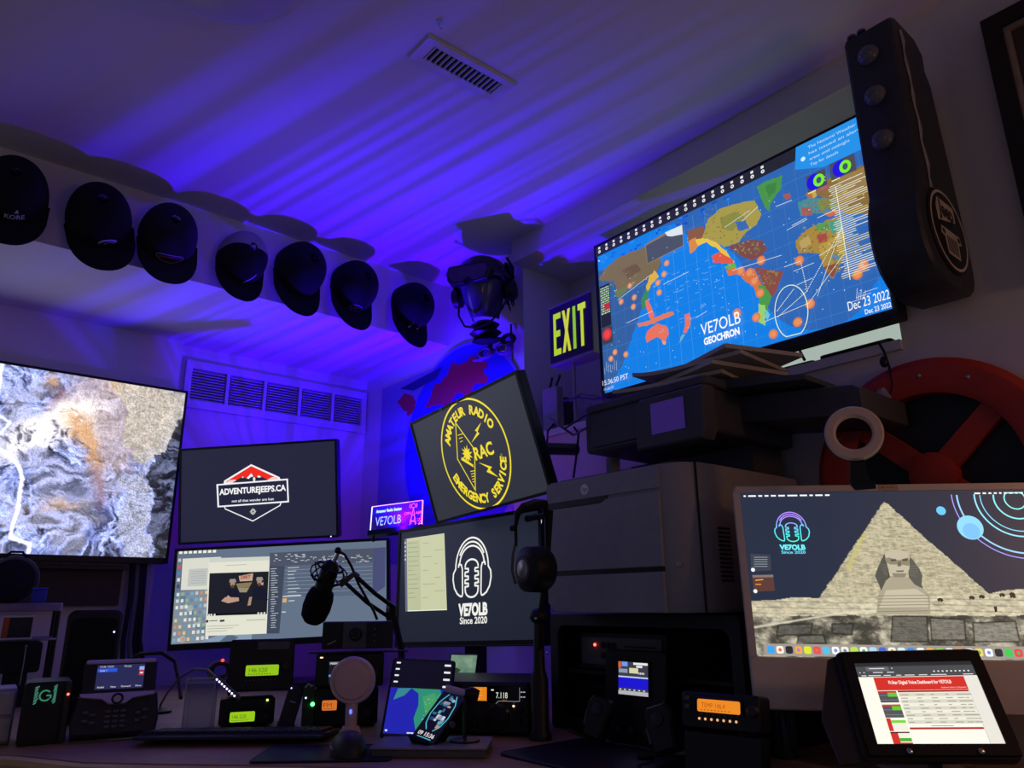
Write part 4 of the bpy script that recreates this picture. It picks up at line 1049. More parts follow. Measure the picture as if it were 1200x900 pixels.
def sign_light(name, loc, col, watts, radius, streaks):
    ld = bpy.data.lights.new(name, 'POINT'); ld.energy = watts; ld.color = col; ld.shadow_soft_size = radius
    lo = bpy.data.objects.new(name, ld); COL.objects.link(lo); lo.location = loc
    lo.rotation_euler = (math.radians(-11), 0, math.radians(4.6))
    if streaks:
        ld.use_nodes = True; nt = ld.node_tree; em = nt.nodes['Emission']
        tc = nt.nodes.new('ShaderNodeTexCoord'); sp = nt.nodes.new('ShaderNodeSeparateXYZ'); nt.links.new(tc.outputs['Normal'], sp.inputs[0])
        at = nt.nodes.new('ShaderNodeMath'); at.operation = 'ARCTAN2'; nt.links.new(sp.outputs['X'], at.inputs[0]); nt.links.new(sp.outputs['Z'], at.inputs[1])
        nz = nt.nodes.new('ShaderNodeTexNoise'); nz.noise_dimensions = '1D'; nz.inputs['Scale'].default_value = 13.0; nz.inputs['Detail'].default_value = 1.0
        nt.links.new(at.outputs[0], nz.inputs['W'])
        mr = nt.nodes.new('ShaderNodeMapRange'); mr.interpolation_type = 'SMOOTHSTEP'
        mr.inputs['From Min'].default_value = 0.42; mr.inputs['From Max'].default_value = 0.58; mr.inputs['To Min'].default_value = 0.42; mr.inputs['To Max'].default_value = 1.25
        nt.links.new(nz.outputs['Fac'], mr.inputs['Value']); fa = nt.nodes.new('ShaderNodeMapRange'); fa.interpolation_type = 'SMOOTHSTEP'
        fa.inputs['From Min'].default_value = -1.05; fa.inputs['From Max'].default_value = -0.62; fa.inputs['To Min'].default_value = 0.12; fa.inputs['To Max'].default_value = 1.0
        nt.links.new(at.outputs[0], fa.inputs['Value'])
        mu = nt.nodes.new('ShaderNodeMath'); mu.operation = 'MULTIPLY'; nt.links.new(mr.outputs['Result'], mu.inputs[0]); nt.links.new(fa.outputs['Result'], mu.inputs[1])
        el = nt.nodes.new('ShaderNodeMapRange'); el.interpolation_type = 'SMOOTHSTEP'      # the diodes point upwards through the plate
        el.inputs['From Min'].default_value = 0.30; el.inputs['From Max'].default_value = 0.82; el.inputs['To Min'].default_value = 0.05; el.inputs['To Max'].default_value = 1.0
        nt.links.new(sp.outputs['Z'], el.inputs['Value'])
        m2 = nt.nodes.new('ShaderNodeMath'); m2.operation = 'MULTIPLY'; nt.links.new(mu.outputs[0], m2.inputs[0]); nt.links.new(el.outputs['Result'], m2.inputs[1])
        nt.links.new(m2.outputs[0], em.inputs['Strength'])
    return lo
sign_light('sign_blue_light', SG + Vector((-0.012, -0.045, -0.030)), (0.028, 0.0, 1.0), BLUE_W, 0.012, True)
sign_light('sign_red_light', SG + Vector((0.045, -0.085, -0.030)), (1.0, 0.02, 0.12), RED_W, 0.010, False)

# ================================================================== right side: all-in-one computer, tablet, wall things
iw, ih = 0.52, 0.293
ic = thing('desktop_computer', 'silver all-in-one computer showing a pyramid and sphinx wallpaper', 'computer', (1.402, 0.600, 1.148), 47.5, 8.5, -0.8)
BZ = 0.013; CH = 0.072
obj('housing', G().slab([(x, z - CH / 2) for x, z in rrect(iw + 2 * BZ, ih + 2 * BZ + CH, 0.012)], 0.0006, 0.012, 0.0015), ALU, ic)
fr = G(); fr.box((0, -0.0006, ih / 2 + BZ / 2), (iw + 2 * BZ - 0.012, 0.0024, BZ - 0.001)); fr.box((-iw / 2 - BZ / 2, -0.0006, 0), (BZ - 0.001, 0.0024, ih)); fr.box((iw / 2 + BZ / 2, -0.0006, 0), (BZ - 0.001, 0.0024, ih))
obj('bezel', fr, ALU, ic, smooth=0)
obj('chin', G().rbox((0, -0.0006, -ih / 2 - (CH + BZ) / 2), (iw + 2 * BZ - 0.002, 0.0024, CH + BZ - 0.003), 0.010, 0.0004), ALU, ic)
obj('stand', G().slab([(-0.065, -ih / 2 - 0.16), (0.065, -ih / 2 - 0.16), (0.06, -0.05), (-0.06, -0.05)], 0.022, 0.026, 0.001), ALU, ic)
obj('stand_foot', G().box((0, 0.040, -0.317), (0.13, 0.13, 0.006), Matrix.Rotation(math.radians(8.5), 3, 'X')), ALU, ic, smooth=0)
c = Canvas(ic.matrix_world, 0.00005)
H_, W_ = 240, 420
X, Y = canvas_px(c, -iw / 2, -ih / 2, iw / 2, ih / 2, H_, W_)
n1 = fbm(H_, W_, 50, 60, 3, 31, gain=0.8); n2 = fbm(H_, W_, 40, 80, 3, 32, True, 0.8); n3 = fbm(H_, W_, 14, 12, 6, 33, gain=0.7)
im = np.zeros((H_, W_, 3)) + np.array([0.150, 0.178, 0.255])
im = mixc(im, (0.20, 0.20, 0.25), smooth(900, 1180, X))
py = inpoly(X + 3 * (n1 - 0.5), Y + 3 * (n3 - .5), [(1036, 588), (1042, 592), (1064, 612), (1160, 697), (1158, 702), (958, 704), (998, 644)])
stone = np.stack([0.50 + 0.50 * n2] * 3, -1) * np.array([0.80, 0.76, 0.63])
im = np.where(py[..., None], stone * 1.08, im)
im = mixc(im, (0.78, 0.74, 0.40), py * smooth(4, 0, segdist(X, Y, [(1012, 626), (994, 666)])) * 0.7)
gd = Y > np.interp(X, [860, 885, 910, 930, 960, 1155, 1175, 1200, 1260], [702, 704, 703, 700, 701, 697, 692, 690, 690])
sand = np.stack([0.66 + 0.5 * n1] * 3, -1) * np.array([0.84, 0.80, 0.68])
sand = np.where((((Y - 0.02 * X) % 7) < 1.2)[..., None] & (Y < 730)[..., None], sand * 0.82, sand)
im = np.where(gd[..., None], sand, im)
rk = gd & (Y > 722 + 6 * (n3 - .5))
im = np.where(rk[..., None], np.stack([0.26 + 0.55 * smooth(0.35, 0.7, n3) * (0.5 + 0.6 * n2)] * 3, -1) * np.array([0.98, 0.94, 0.82]), im)
for pts, v in (([(912, 732), (952, 731), (950, 743), (910, 745)], 0.30), ([(975, 731), (1000, 731), (998, 744), (975, 742)], 0.28), ([(1046, 722), (1086, 722), (1088, 752), (1044, 752)], 0.34), ([(1090, 724), (1130, 726), (1132, 750), (1092, 750)], 0.40), ([(936, 745), (965, 744), (968, 754), (934, 754)], 0.34), ([(1140, 730), (1190, 728), (1195, 752), (1142, 752)], 0.45)):
    m = inpoly(X + 4 * (n1 - .5), Y + 3 * (n3 - .5), pts); im = np.where(m[..., None], (v * (0.7 + 0.7 * n2))[..., None] * np.array([1, .97, .88]), im)
    im = mixc(im, (0.12, 0.12, 0.10), smooth(1.4, 0.2, segdist(X, Y, pts + pts[:1])) * 0.7)
im = mixc(im, (0.86, 0.83, 0.74), gd * smooth(2.0, 0.4, np.abs(Y - np.interp(X, [885, 990, 1020], [735, 718, 716]))) * (X < 1030) * 0.8)
c.image(-iw / 2, -ih / 2, iw / 2, ih / 2, im)
q = lambda *p: c.LL([(1020 + a / 6, 570 + b / 6) for a, b in p])
def body_px(col, *p): c.poly(q(*p), col)
body_px('a89f88', (60, 740), (110, 660), (160, 640), (270, 640), (310, 690), (380, 730), (420, 770), (420, 900), (40, 900))
body_px('c4baa2', (110, 730), (320, 720), (400, 770), (410, 860), (60, 860))
for k in range(6): c.line(q((50, 770 + 22 * k), (415, 765 + 22 * k)), 0.0012, '857c68'); c.k -= 1
c.k += 1
body_px('55534c', (100, 470), (75, 520), (45, 590), (32, 630), (60, 690), (75, 735), (110, 660), (140, 640), (120, 560))
body_px('5c5a52', (262, 478), (300, 520), (345, 580), (365, 625), (360, 690), (372, 722), (310, 690), (270, 640), (265, 560))
for k in range(5): c.line(q((62 + 8 * k, 540 + 22 * k - k * k), (120, 560 + 16 * k)), 0.0009, '77746a'); c.line(q((345 - 6 * k, 560 + 18 * k), (272, 560 + 16 * k)), 0.0009, '77746a'); c.k -= 2
c.k += 2
body_px('c0b69e', (98, 470), (130, 452), (200, 446), (255, 460), (276, 500), (274, 580), (255, 622), (200, 636), (150, 625), (125, 570), (108, 510))
body_px('8c836e', (100, 505), (130, 500), (200, 520), (262, 500), (276, 520), (272, 560), (215, 550), (140, 550), (112, 535))
body_px('58523f', (140, 515), (178, 510), (180, 526), (145, 528)); body_px('58523f', (222, 512), (262, 508), (258, 525), (225, 526))
body_px('6e6653', (194, 530), (212, 530), (218, 562), (188, 562)); body_px('6e6653', (178, 592), (236, 590), (230, 602), (184, 602))
body_px('8a8270', (150, 610), (255, 612), (240, 640), (165, 640))
for x, y in ((490, 800), (712, 785), (782, 778), (925, 766), (995, 760), (1000, 775)):
    c.poly(q((x - 22, y - 8), (x - 6, y - 16), (x + 14, y - 12), (x + 24, y + 2), (x + 8, y + 14), (x - 4, y + 4), (x - 12, y + 16)), '3a3428'); c.k -= 1
c.k += 1
body_px('2c2820', (866, 846), (886, 842), (892, 882), (874, 884))
ctr = q((1015, 92))[0]; k6 = abs(q((1115, 92))[0][0] - ctr[0]) / 100
for r1, lw, col in ((75, 0.0022, '8ff4f0'), (150, 0.0026, '8ff0f4'), (245, 0.0018, '86d8f8'), (285, 0.0026, '9ae8fc'), (410, 0.0028, 'a0d4ff'), (448, 0.0018, 'a89cff')):
    pts = [(ctr[0] + r1 * k6 * math.cos(a), ctr[1] + r1 * k6 * math.sin(a)) for a in np.linspace(PI * 0.9, PI * 2.1, 70)]
    pts = [p for p in pts if p[0] < iw / 2 - 0.001 and p[1] < ih / 2 - 0.008]
    if r1 == 75: pts = [(ctr[0] + r1 * k6 * math.cos(a), min(ih / 2 - 0.006, ctr[1] + r1 * k6 * math.sin(a))) for a in np.linspace(0, 2 * PI, 50)]
    c.line(pts, lw, col)
c.disc(q((495, 172))[0], 34 * k6, '6cc8f4', n=24); c.disc(q((700, 290))[0], 92 * k6, '8fd8fa', n=40); c.disc(q((708, 315))[0], 60 * k6, '7cc0f6', n=30)
q = lambda *p: c.LL([(860 + a / 6, 570 + b / 6) for a, b in p])
o = q((403, 285))[0]; l_, r_ = q((281, 310), (527, 310))
def neon(z): return ('58f0d8', '5ae8f0', '78ccff', '9a9cff', 'b48cff')[max(0, min(4, int(z * 5)))]
t_, b_ = q((403, 180), (403, 390)); headset_logo(c, o, r_[0] - l_[0], neon, 0.0019, t_[1] - b_[1])
x0, z0 = q((322, 446))[0]; x1 = q((504, 446))[0][0]
c.text('VE7OLB', (x0 + x1) / 2, z0, 0.0125, '6cf4fa', w=x1 - x0, bold=0.05); x0, z0 = q((334, 474))[0]; x1 = q((504, 474))[0][0]
c.text('Since 2020', (x0 + x1) / 2, z0, 0.0075, '6cd8f8', w=x1 - x0, bold=0.02)
z_ = ih / 2 - 0.0065; x = -iw / 2 + 0.006
for ww in (0.004, 0.014, 0.007, 0.007, 0.009, 0.012, 0.018, 0.013, 0.006, 0.013, 0.008): c.rect(x, z_ - 0.0014, x + ww, z_ + 0.0014, 'f8f8fa'); c.k -= 1; x += ww + 0.0045
x = iw / 2 - 0.105
for ww in (0.010, 0.006, 0.005, 0.005, 0.004, 0.005, 0.006, 0.004, 0.005, 0.022): c.rect(x, z_ - 0.0014, x + ww, z_ + 0.0014, 'f8f8fa'); c.k -= 1; x += ww + 0.004
c.k += 1
c.poly(q((115, 475), (255, 482), (262, 592), (122, 600)), '3a404c'); c.poly(q((128, 625), (275, 622), (288, 735), (140, 742)), '5a3a36'); c.poly(q((128, 625), (275, 622), (276, 640), (130, 642)), '80706c')
for k in range(5): c.line(q((140, 500 + 16 * k), (235, 500 + 16 * k)), 0.0008, 'a8b0b8'); c.k -= 1
c.k += 1
c.line(q((150, 662), (205, 656)), 0.002, 'e0a030'); c.line(q((150, 690), (190, 690)), 0.002, 'd09030')
c.disc(q((133, 588))[0], 0.0035, 'f4f4f4', n=12); c.disc(q((150, 738))[0], 0.0035, 'f4f0e8', n=12)
c.rect(-iw / 2 + 0.012, -ih / 2 + 0.001, iw / 2 - 0.012, -ih / 2 + 0.021, '9c948c')
dock = ['3aa0e8', 'f4ead8', '2a2a30', 'f0a040', 'd8e02a', 'e05050', '58b8e0', 'e8f0f4', 'f0e8c8', 'b4dc50', 'f4f4f8', 'a8d0f0', '4a68c8', 'e8f0d8', 'd0e8f4', '3a8ce8', 'f0f4f8', 'e8b048', '8cc83a', 'f8f0f0', 'f09030', 'f8f8f8', 'f0d060', 'f0f4fa', '303038', '40c850', 'e84040', 'f4f4f4', '3a98f0', 'b8b0a0', '2048f0', 'f4f4f4']
for k, col in enumerate(dock):
    x = -iw / 2 + 0.024 + k * 0.01535
    c.poly([(x + a, -ih / 2 + 0.011 + b) for a, b in rrect(0.0122, 0.0125, 0.003, 2)], col); c.k -= 1
    if col.startswith('f') or col.startswith('e'): c.k += 1; c.disc((x, -ih / 2 + 0.011), 0.003, ('6a88d0', 'd86a50', '58a868', '8a8ad0')[k % 4], n=8); c.k -= 1
c.k += 1
c.build('screen', screen_mat(1.12), ic)

# label box and ring light clipped to the computer
t = thing('label_strip', 'small beige stick-on label on the top bezel of the computer', 'label', ic.matrix_world @ Vector((-0.262 + 0.27, -0.0022, ih / 2 + BZ / 2)), 47.5, 8.5, -0.8)
obj('strip', G().rbox((0, 0, 0), (0.034, 0.001, 0.011), 0.001, 0.0002), mat('beige_label', 'c8a888', 0.6), t); c = Canvas(t.matrix_world); c.disc((-0.010, 0), 0.002, 'a05030', n=8); c.line([(-0.004, 0), (0.010, 0)], 0.0015, 'a08060'); c.build('print', print_mat(), t, -0.0007)
rp = dep(1000.5, 508, 1.30)
rl = thing('ring_light', 'small white ring light clipped to the top of the computer', 'ring light', rp, az_of(1000), 0, 0)
kk = 1.30 / 870
obj('ring', G().lathe([(19.5 * kk, -0.004), (19.5 * kk, 0.006), (22 * kk, 0.010), (30 * kk, 0.010), (32 * kk, 0.004), (32 * kk, -0.008), (19.5 * kk, -0.008), (19.5 * kk, -0.004)], 48, 'y'), mat('ring_diffuser', 'd8c0b0', 0.5, var=0.03), rl)
obj('back_shell', G().torus((0, 0.006, 0), 26 * kk, 6.8 * kk, 'y', 48, 10), DARK, rl)
obj('clip', G().slab([(-8 * kk, -30 * kk), (8 * kk, -30 * kk), (10 * kk, -58 * kk), (16 * kk, -64 * kk), (-8 * kk, -64 * kk), (-12 * kk, -56 * kk)], 0.006, 0.022, 0.002), BLACK, rl)
obj('clip_pad', G().box((4 * kk, -0.002, -62 * kk), (22 * kk, 0.012, 9 * kk)), BLACK, rl, smooth=0)

# tablet in a black case on an arm
tc_ = (1.233, 0.518, 0.954)
tb = thing('dashboard_tablet', 'tablet in a black case showing a red and white dashboard page', 'tablet', tc_, 52.5, 33.8, 1.9)
sw, sh = 0.168, 0.126
obj('case', G().slab([(x - 0.004, z) for x, z in rrect(sw + 0.040, sh + 0.044, 0.012)], 0.0012, 0.014, 0.002), BLACK, tb)
fr = G(); fr.box((0, -0.0008, sh / 2 + 0.008), (sw + 0.03, 0.004, 0.016)); fr.box((0, -0.0008, -sh / 2 - 0.008), (sw + 0.03, 0.004, 0.016)); fr.box((-sw / 2 - 0.008, -0.0008, 0), (0.016, 0.004, sh)); fr.box((sw / 2 + 0.008, -0.0008, 0), (0.016, 0.004, sh))
obj('bezel', fr, BLACK, tb, smooth=0)
obj('cover_flap', G().slab([(-0.12, 0.075), (-0.098, 0.085), (-0.098, -0.085), (-0.14, -0.088), (-0.15, -0.02)], 0.008, 0.018, 0.002), DARK, tb)
for x in (-0.045, 0.048): obj('screw', G().lathe([(0.004, 0), (0.004, 0.003), (0.001, 0.0045)], 14, 'y', (x, -0.003, -sh / 2 - 0.011)), CHROME, tb)
Iv = tb.matrix_world.inverted(); ft = Vector((tc_[0], tc_[1], DZ))
obj('support_arm', G().tube([(0, 0.014, 0), (0, 0.04, -0.02), Iv @ (ft + Vector((0, 0, 0.06))), Iv @ (ft + Vector((0, 0, 0.012)))], 0.010, 8), DARK, tb)
obj('stand_base', G().lathe([(0.036, 0.001), (0.036, 0.008), (0.012, 0.014)], 28, 'z', tuple(ft)).xform(Iv), DARK, tb)
c = Canvas(tb.matrix_world, 0.00005); hx, hz = sw / 2, sh / 2
c.rect(-hx, -hz, hx, hz, 'fbf8ea')
c.rect(-hx, hz - 0.023, hx, hz, '4a4c50'); c.rect(-hx, hz - 0.006, hx, hz, '2c2c30'); c.rect(-hx + 0.015, hz - 0.0135, -hx + 0.048, hz - 0.0065, '66686c')
its = [(-hx + a, hz - b, -hx + a + w_, hz - b + 0.0012) for a, b, w_ in ((0.02, 0.010, 0.022), (0.052, 0.010, 0.002), (0.004, 0.0165, 0.002), (0.010, 0.0165, 0.002), (0.024, 0.0165, 0.014), (0.044, 0.0165, 0.010), (0.006, 0.0215, 0.007), (0.016, 0.0215, 0.018), (0.038, 0.0215, 0.010), (0.056, 0.0215, 0.007), (0.068, 0.0215, 0.014), (0.088, 0.0215, 0.012), (0.105, 0.0215, 0.022), (0.150, 0.0215, 0.014))]
its += [(-hx + 0.11 + 0.006 * k, hz - 0.0165, -hx + 0.1125 + 0.006 * k, hz - 0.0145) for k in range(9)]
c.rects(its, 'e8e8e8')
rx0, rx1 = -hx + 0.022, hx - 0.019
c.rect(rx0, hz - 0.045, rx1, hz - 0.024, 'd2322a')
c.text('Pi-Star Digital Voice Dashboard for VE7OLB', (rx0 + rx1) / 2, hz - 0.035, 0.0075, 'ffe9e0', w=0.088, bold=0.03)
c.text('Dashboard | Admin | Configuration', rx1 - 0.002, hz - 0.0425, 0.0032, 'f8d8d0', anchor='r', w=0.034)
c.rect(hx - 0.019, -hz, hx - 0.0186, hz - 0.024, '8a8a84'); c.rect(hx - 0.0186, -hz, hx, hz - 0.024, 'e9e5da')
sx0, sx1 = rx0, rx0 + 0.026
def row(z, h, col, x0=sx0, x1=sx1): c.rect(x0, z - h, x1, z, col)
z = hz - 0.046
row(z, 0.003, 'c83030'); row(z - 0.003, 0.015, '55565a'); c.rect(sx0 + 0.013, z - 0.009, sx1, z - 0.003, '5ad028'); row(z - 0.021, 0.003, 'c83030')
row(z - 0.024, 0.017, '55565a'); c.rect(sx0 + 0.013, z - 0.030, sx1, z - 0.024, '5ad028')
for k in range(5): row(z - 0.0065 - 0.0075 * k, 0.0007, '8a8c90')
row(z - 0.042, 0.019, 'd2322a', sx0, sx0 + 0.006); c.rect(sx0 + 0.006, z - 0.061, sx1, z - 0.044, 'f2eee0'); c.rect(sx0 + 0.006, z - 0.049, sx1, z - 0.045, '7ad838'); row(z - 0.062, 0.002, '4a2020')
row(z - 0.064, 0.016, 'd2322a', sx0, sx0 + 0.010); c.rect(sx0 + 0.010, z - 0.070, sx1, z - 0.064, 'f2eee0'); c.rect(sx0 + 0.010, z - 0.076, sx1, z - 0.071, '4ab030'); row(z - 0.0775, 0.0025, 'd2322a')
tx0, tx1 = sx1 + 0.002, rx1 - 0.001
c.rect(tx0, hz - 0.049, tx1, hz - 0.046, 'a8322c')
for k in range(9):
    zz = hz - 0.050 - 0.0052 * k; c.rect(tx0, zz - 0.0052, tx1, zz, ('d9d6c6', 'f0ecdc')[k % 2]); c.k -= 1
c.k += 1
rr = random.Random(2)
c.rects([(tx0 + x, hz - 0.0535 - 0.0052 * k, tx0 + x + 0.004 + 0.008 * rr.random(), hz - 0.0523 - 0.0052 * k) for k in range(9) for x in (0.002, 0.024, 0.044, 0.064, 0.080, 0.090)], '9a968a')
c.rect(tx0, hz - 0.105, tx1, hz - 0.102, 'b03830'); c.line([(tx0 + 0.03, hz - 0.0998), (tx0 + 0.06, hz - 0.0998)], 0.001, '8a8678')
c.build('screen', screen_mat(1.05), tb)

# ------------------------------------------------------------------ sound bar with round badge on the right wall
XF, XBk, YS0, YS1 = 1.42, 1.62, 0.458, 0.558
sb = thing('sound_bar', 'tall black overhead sound bar mounted upright with a round badge', 'speaker', (XF, (YS0 + YS1) / 2, 1.675), 90)
wb, db = YS1 - YS0, XBk - XF
SBM = mat('soundbar_vinyl', '2c2f38', 0.5, var=0.2, bump=0.15, bscale=300)
prof = [(0.0, 0.205), (0.0, 0.585), (0.02, 0.600), (0.12, 0.600), (0.155, 0.575), (0.15, 0.53), (0.17, 0.5), (0.19, 0.3), (0.20, 0.2), (0.208, 0.12), (0.209, 0.06), (0.203, 0.035), (0.190, 0.016), (0.170, 0.005), (0.10, -0.004), (0.05, 0.002), (0.02, 0.014), (-0.006, 0.034), (-0.022, 0.060), (-0.029, 0.095), (-0.029, 0.125), (-0.022, 0.158), (-0.010, 0.185)]
def yz_slab(pr, x0, x1, ch):
    g = G(); g.slab([(a, b) for a, b in pr], x0, x1, ch); g.v = [(y, x, z) for x, y, z in g.v]; return g
obj('body', yz_slab(prof, -wb / 2, wb / 2, 0.006), SBM, sb)
for z in (0.32, 0.425, 0.525):
    dm = obj('speaker_dome', G().lathe([(0.022, 0.0), (0.021, 0.006), (0.016, 0.012), (0.008, 0.016), (0.001, 0.017)], 24, 'y', (-0.004, 0.0, z)), mat('smoked_dome', '5a5e6c', 0.10, var=0.05), sb)
    for a, b in ((-0.011, -0.004), (0.009, -0.006), (0.008, 0.006)): obj('bulb', G().ball((-0.004 + a, -0.012, z + b), 0.0028, n=8, m=6), SILVER, dm)
for x in (-0.035, -0.014): obj('top_lamp', G().lathe([(0.010, 0.0), (0.009, 0.006), (0.001, 0.009)], 16, 'z', (x, 0.012, 0.594)), mat('smoked_dome', '30323c', 0.12), sb)
g = G(); pts = []
for k in range(15):
    zz = 0.57 - 0.37 * k / 14; pts.append((wb / 2 + 0.002, 0.036 + 0.012 * k / 14 + 0.004 * math.sin(k * 1.7), zz))
obj('silver_trim', G().tube(pts, [0.0035 + 0.0015 * math.sin(k * 2.3) for k in range(15)], 6), SILVER, sb)
bd = obj('badge', G().lathe([(0.092, 0), (0.092, 0.004), (0.088, 0.006)], 48, 'x', (wb / 2 - 0.001, 0.094, 0.122)), BLACK, sb)
bc = Canvas(step=0.0003)
bc.ring((0, 0), 0.083, 0.006, 'b0aba4', n=48)
bc.poly([(-0.052, 0.008), (0.040, 0.028), (0.040, 0.062), (-0.040, 0.062), (-0.052, 0.040)], 'a8a39c'); bc.text('Jeep', -0.004, 0.026, 0.048, '101014', w=0.072, bold=0.03)
bc.poly([(-0.045, -0.002), (0.045, -0.002), (0.050, -0.020), (0.034, -0.022), (0.030, -0.058), (-0.030, -0.058), (-0.034, -0.022), (-0.050, -0.020)], 'a8a39c')
bc.rects([(-0.0245 + 0.0075 * k, -0.052, -0.0205 + 0.0075 * k, -0.018) for k in range(7)], '141418'); bc.disc((-0.036, -0.012), 0.006, '141418', n=14); bc.disc((0.036, -0.012), 0.006, '141418', n=14)
vs = [(wb / 2 + 0.0052 - y, 0.094 + x, 0.122 + z) for x, y, z in bc.v]
me = bpy.data.meshes.new('badge_print'); me.from_pydata(vs, [], bc.f); at = me.color_attributes.new('Col', 'FLOAT_COLOR', 'POINT'); a_ = np.ones((len(vs), 4), np.float32); a_[:, :3] = np.array(bc.c); at.data.foreach_set('color', a_.ravel())
obj('badge_print', me, print_mat(0.5), bd)
obj('wall_bracket', G().box((0, 0.19, 0.45), (0.05, 0.046, 0.08)), DARK, sb, smooth=0)

# ------------------------------------------------------------------ framed picture, top right
fp = thing('picture_frame', 'black picture frame with a silver inner edge on the right wall', 'picture', (WX - 0.003, 0.10, 1.98), 90)
fw_, fh_ = 0.50, 0.60
def border(w, h, b, y0, y1):
    g = G()
    for cx, cz, sx, sz in ((0, h / 2 - b / 2, w, b), (0, -h / 2 + b / 2, w, b), (-w / 2 + b / 2, 0, b, h - 2 * b), (w / 2 - b / 2, 0, b, h - 2 * b)): g.box((cx, (y0 + y1) / 2, cz), (sx, y1 - y0, sz))
    return g
obj('frame', border(fw_, fh_, 0.035, -0.025, 0), GLOSSB, fp, smooth=0)
obj('inner_edge', border(fw_ - 0.070, fh_ - 0.070, 0.010, -0.016, -0.002), mat('tarnished_silver', '9a8e84', 0.4, metal=0.4), fp, smooth=0)
obj('picture', G().box((0, -0.004, 0), (fw_ - 0.09, 0.003, fh_ - 0.09)), mat('dim_picture', '3a3230', 0.5, var=0.5, scale=9), fp, smooth=0)

# ------------------------------------------------------------------ red wheel on the wall
rwl = thing('round_wall_decoration', 'large red spoked wheel hung on the wall behind the computer', 'wheel', (1.632, 0.592, 1.340), 90)
obj('rim', G().lathe([(0.168, 0.002), (0.168, 0.030), (0.180, 0.034), (0.228, 0.034), (0.242, 0.024), (0.242, 0.002), (0.168, 0.002)], 72, 'y'), RED, rwl)
for a in (42, 138, 222, 318):
    d_ = Vector((math.cos(math.radians(a)), 0, math.sin(math.radians(a))))
    obj('spoke', G().box(d_ * 0.092 + Vector((0, -0.015, 0)), (0.170, 0.018, 0.044), Matrix.Rotation(math.radians(-a), 3, 'Y')), RED, rwl, smooth=0)
obj('hub', G().lathe([(0.045, 0.002), (0.045, 0.032), (0.03, 0.036)], 32, 'y'), RED, rwl)
obj('back_disc', G().lathe([(0.17, 0.0005), (0.17, 0.003)], 64, 'y'), mat('wheel_dark', '22242c', 0.6, var=0.1), rwl)
for a in (62, 88, 112, 20, 150): obj('rivet', G().ball((0.205 * math.cos(math.radians(a)), -0.034, 0.205 * math.sin(math.radians(a))), 0.005, n=10, m=6), SILVER, rwl)
pc = onX(1035, 464, 1.585)
tg = thing('paper_tag', 'small pale tag stuck on the rim of the red wheel', 'tag', pc, 90, 0, 25); obj('tag', G().rbox((0, 0, 0), (0.024, 0.002, 0.030), 0.002, 0.0003), PAPER, tg); obj('tag_hole', G().torus((0, -0.0015, 0.011), 0.003, 0.0008, 'y', 14, 5), SILVER, tg)
cd = thing('hanging_cable', 'black cable with a plug dangling below the map television', 'cable', onX(1040, 425, 1.60))
p0 = Vector(cd.location); L_ = lambda px, py, X=1.60: onX(px, py, X) - p0
obj('cord', G().tube([L_(1030, 402), L_(1036, 412), L_(1042, 430), L_(1046, 452), L_(1044, 462)], 0.0028, 7), CABLE, cd)
obj('plug', G().ball(tuple(L_(1036, 424)), 0.009, 0.009, 0.013, 12, 8), BLACK, cd)

# boxes and leads in the recess under the map television
pb = thing('power_brick', 'black power brick with leads on the recess sill under the television', 'power adapter', (1.70, 0.90, ZN0 + 0.002), 90)
obj('brick', G().rboxz((0, 0, 0.011), (0.11, 0.05, 0.022), 0.008), BLACK, pb)
obj('lead', G().tube([(-0.065, 0, 0.015), (-0.10, 0.01, 0.03), (-0.12, 0.03, 0.10), (-0.10, 0.06, 0.16)], 0.004, 6), CABLE, pb); obj('lead', G().tube([(0.02, 0.0, 0.035), (0.0, 0.02, 0.07), (0.01, 0.05, 0.12)], 0.004, 6), CABLE, pb)
mb = thing('media_player', 'small black media box at the near end of the recess sill', 'media box', (1.685, 0.735, ZN0 + 0.002), 90)
obj('box', G().rboxz((0, 0, 0.010), (0.17, 0.06, 0.020), 0.008), BLACK, mb); obj('dial', G().lathe([(0.008, 0), (0.008, 0.004), (0.006, 0.005)], 18, 'y', (0.07, -0.030, 0.010)), GREY, mb)

# things by the exit sign
wb_ = thing('wall_box', 'dark wooden box with a magenta glint leaning by the exit sign', 'box', (1.80, 1.87, ZN0), 80)
obj('box', G().rbox((0, 0, 0.08), (0.09, 0.05, 0.16), 0.004), DARK, wb_); obj('lid', G().rbox((0, -0.027, 0.08), (0.08, 0.004, 0.15), 0.003, 0.0006), mat('magenta_glow_tone', '4a2a58', 0.4), wb_)  # magenta glow on the box is painted as the lid colour
rt = thing('white_router', 'upright pale router box below the exit sign', 'router', (1.70, 1.80, ZN0), 90)
obj('case', G().rbox((0, 0, 0.085), (0.075, 0.03, 0.17), 0.006), LGREY, rt)
for s_ in (-1, 1): obj('antenna', G().tube([(0.015 * s_, 0, 0.168), (0.02 * s_ + 0.02, 0, 0.21)], 0.004, 8), BLACK, rt)
obj('port', G().box((0.02, -0.016, 0.03), (0.02, 0.003, 0.02)), BLACK, rt, smooth=0)
ob = thing('cardboard_strip', 'narrow brown carton standing behind the map television edge', 'carton', (1.80, 1.52, ZN0), 90)
obj('carton', G().box((0, 0, 0.13), (0.05, 0.10, 0.26)), mat('brown_carton', 'a87850', 0.8), ob, smooth=0); obj('label', G().box((0, -0.051, 0.18), (0.035, 0.001, 0.06)), PAPER, ob, smooth=0)
wr = thing('cable_tangle', 'tangle of grey and black leads behind the printer', 'cables', (1.62, 1.50, 1.50))
rr = random.Random(4)
def wires(parent, starts, m):
    p0 = parent.matrix_world.translation
    for pts in starts: obj('lead', G().tube([dep(*p) - p0 for p in pts], 0.0035, 6), m, parent)
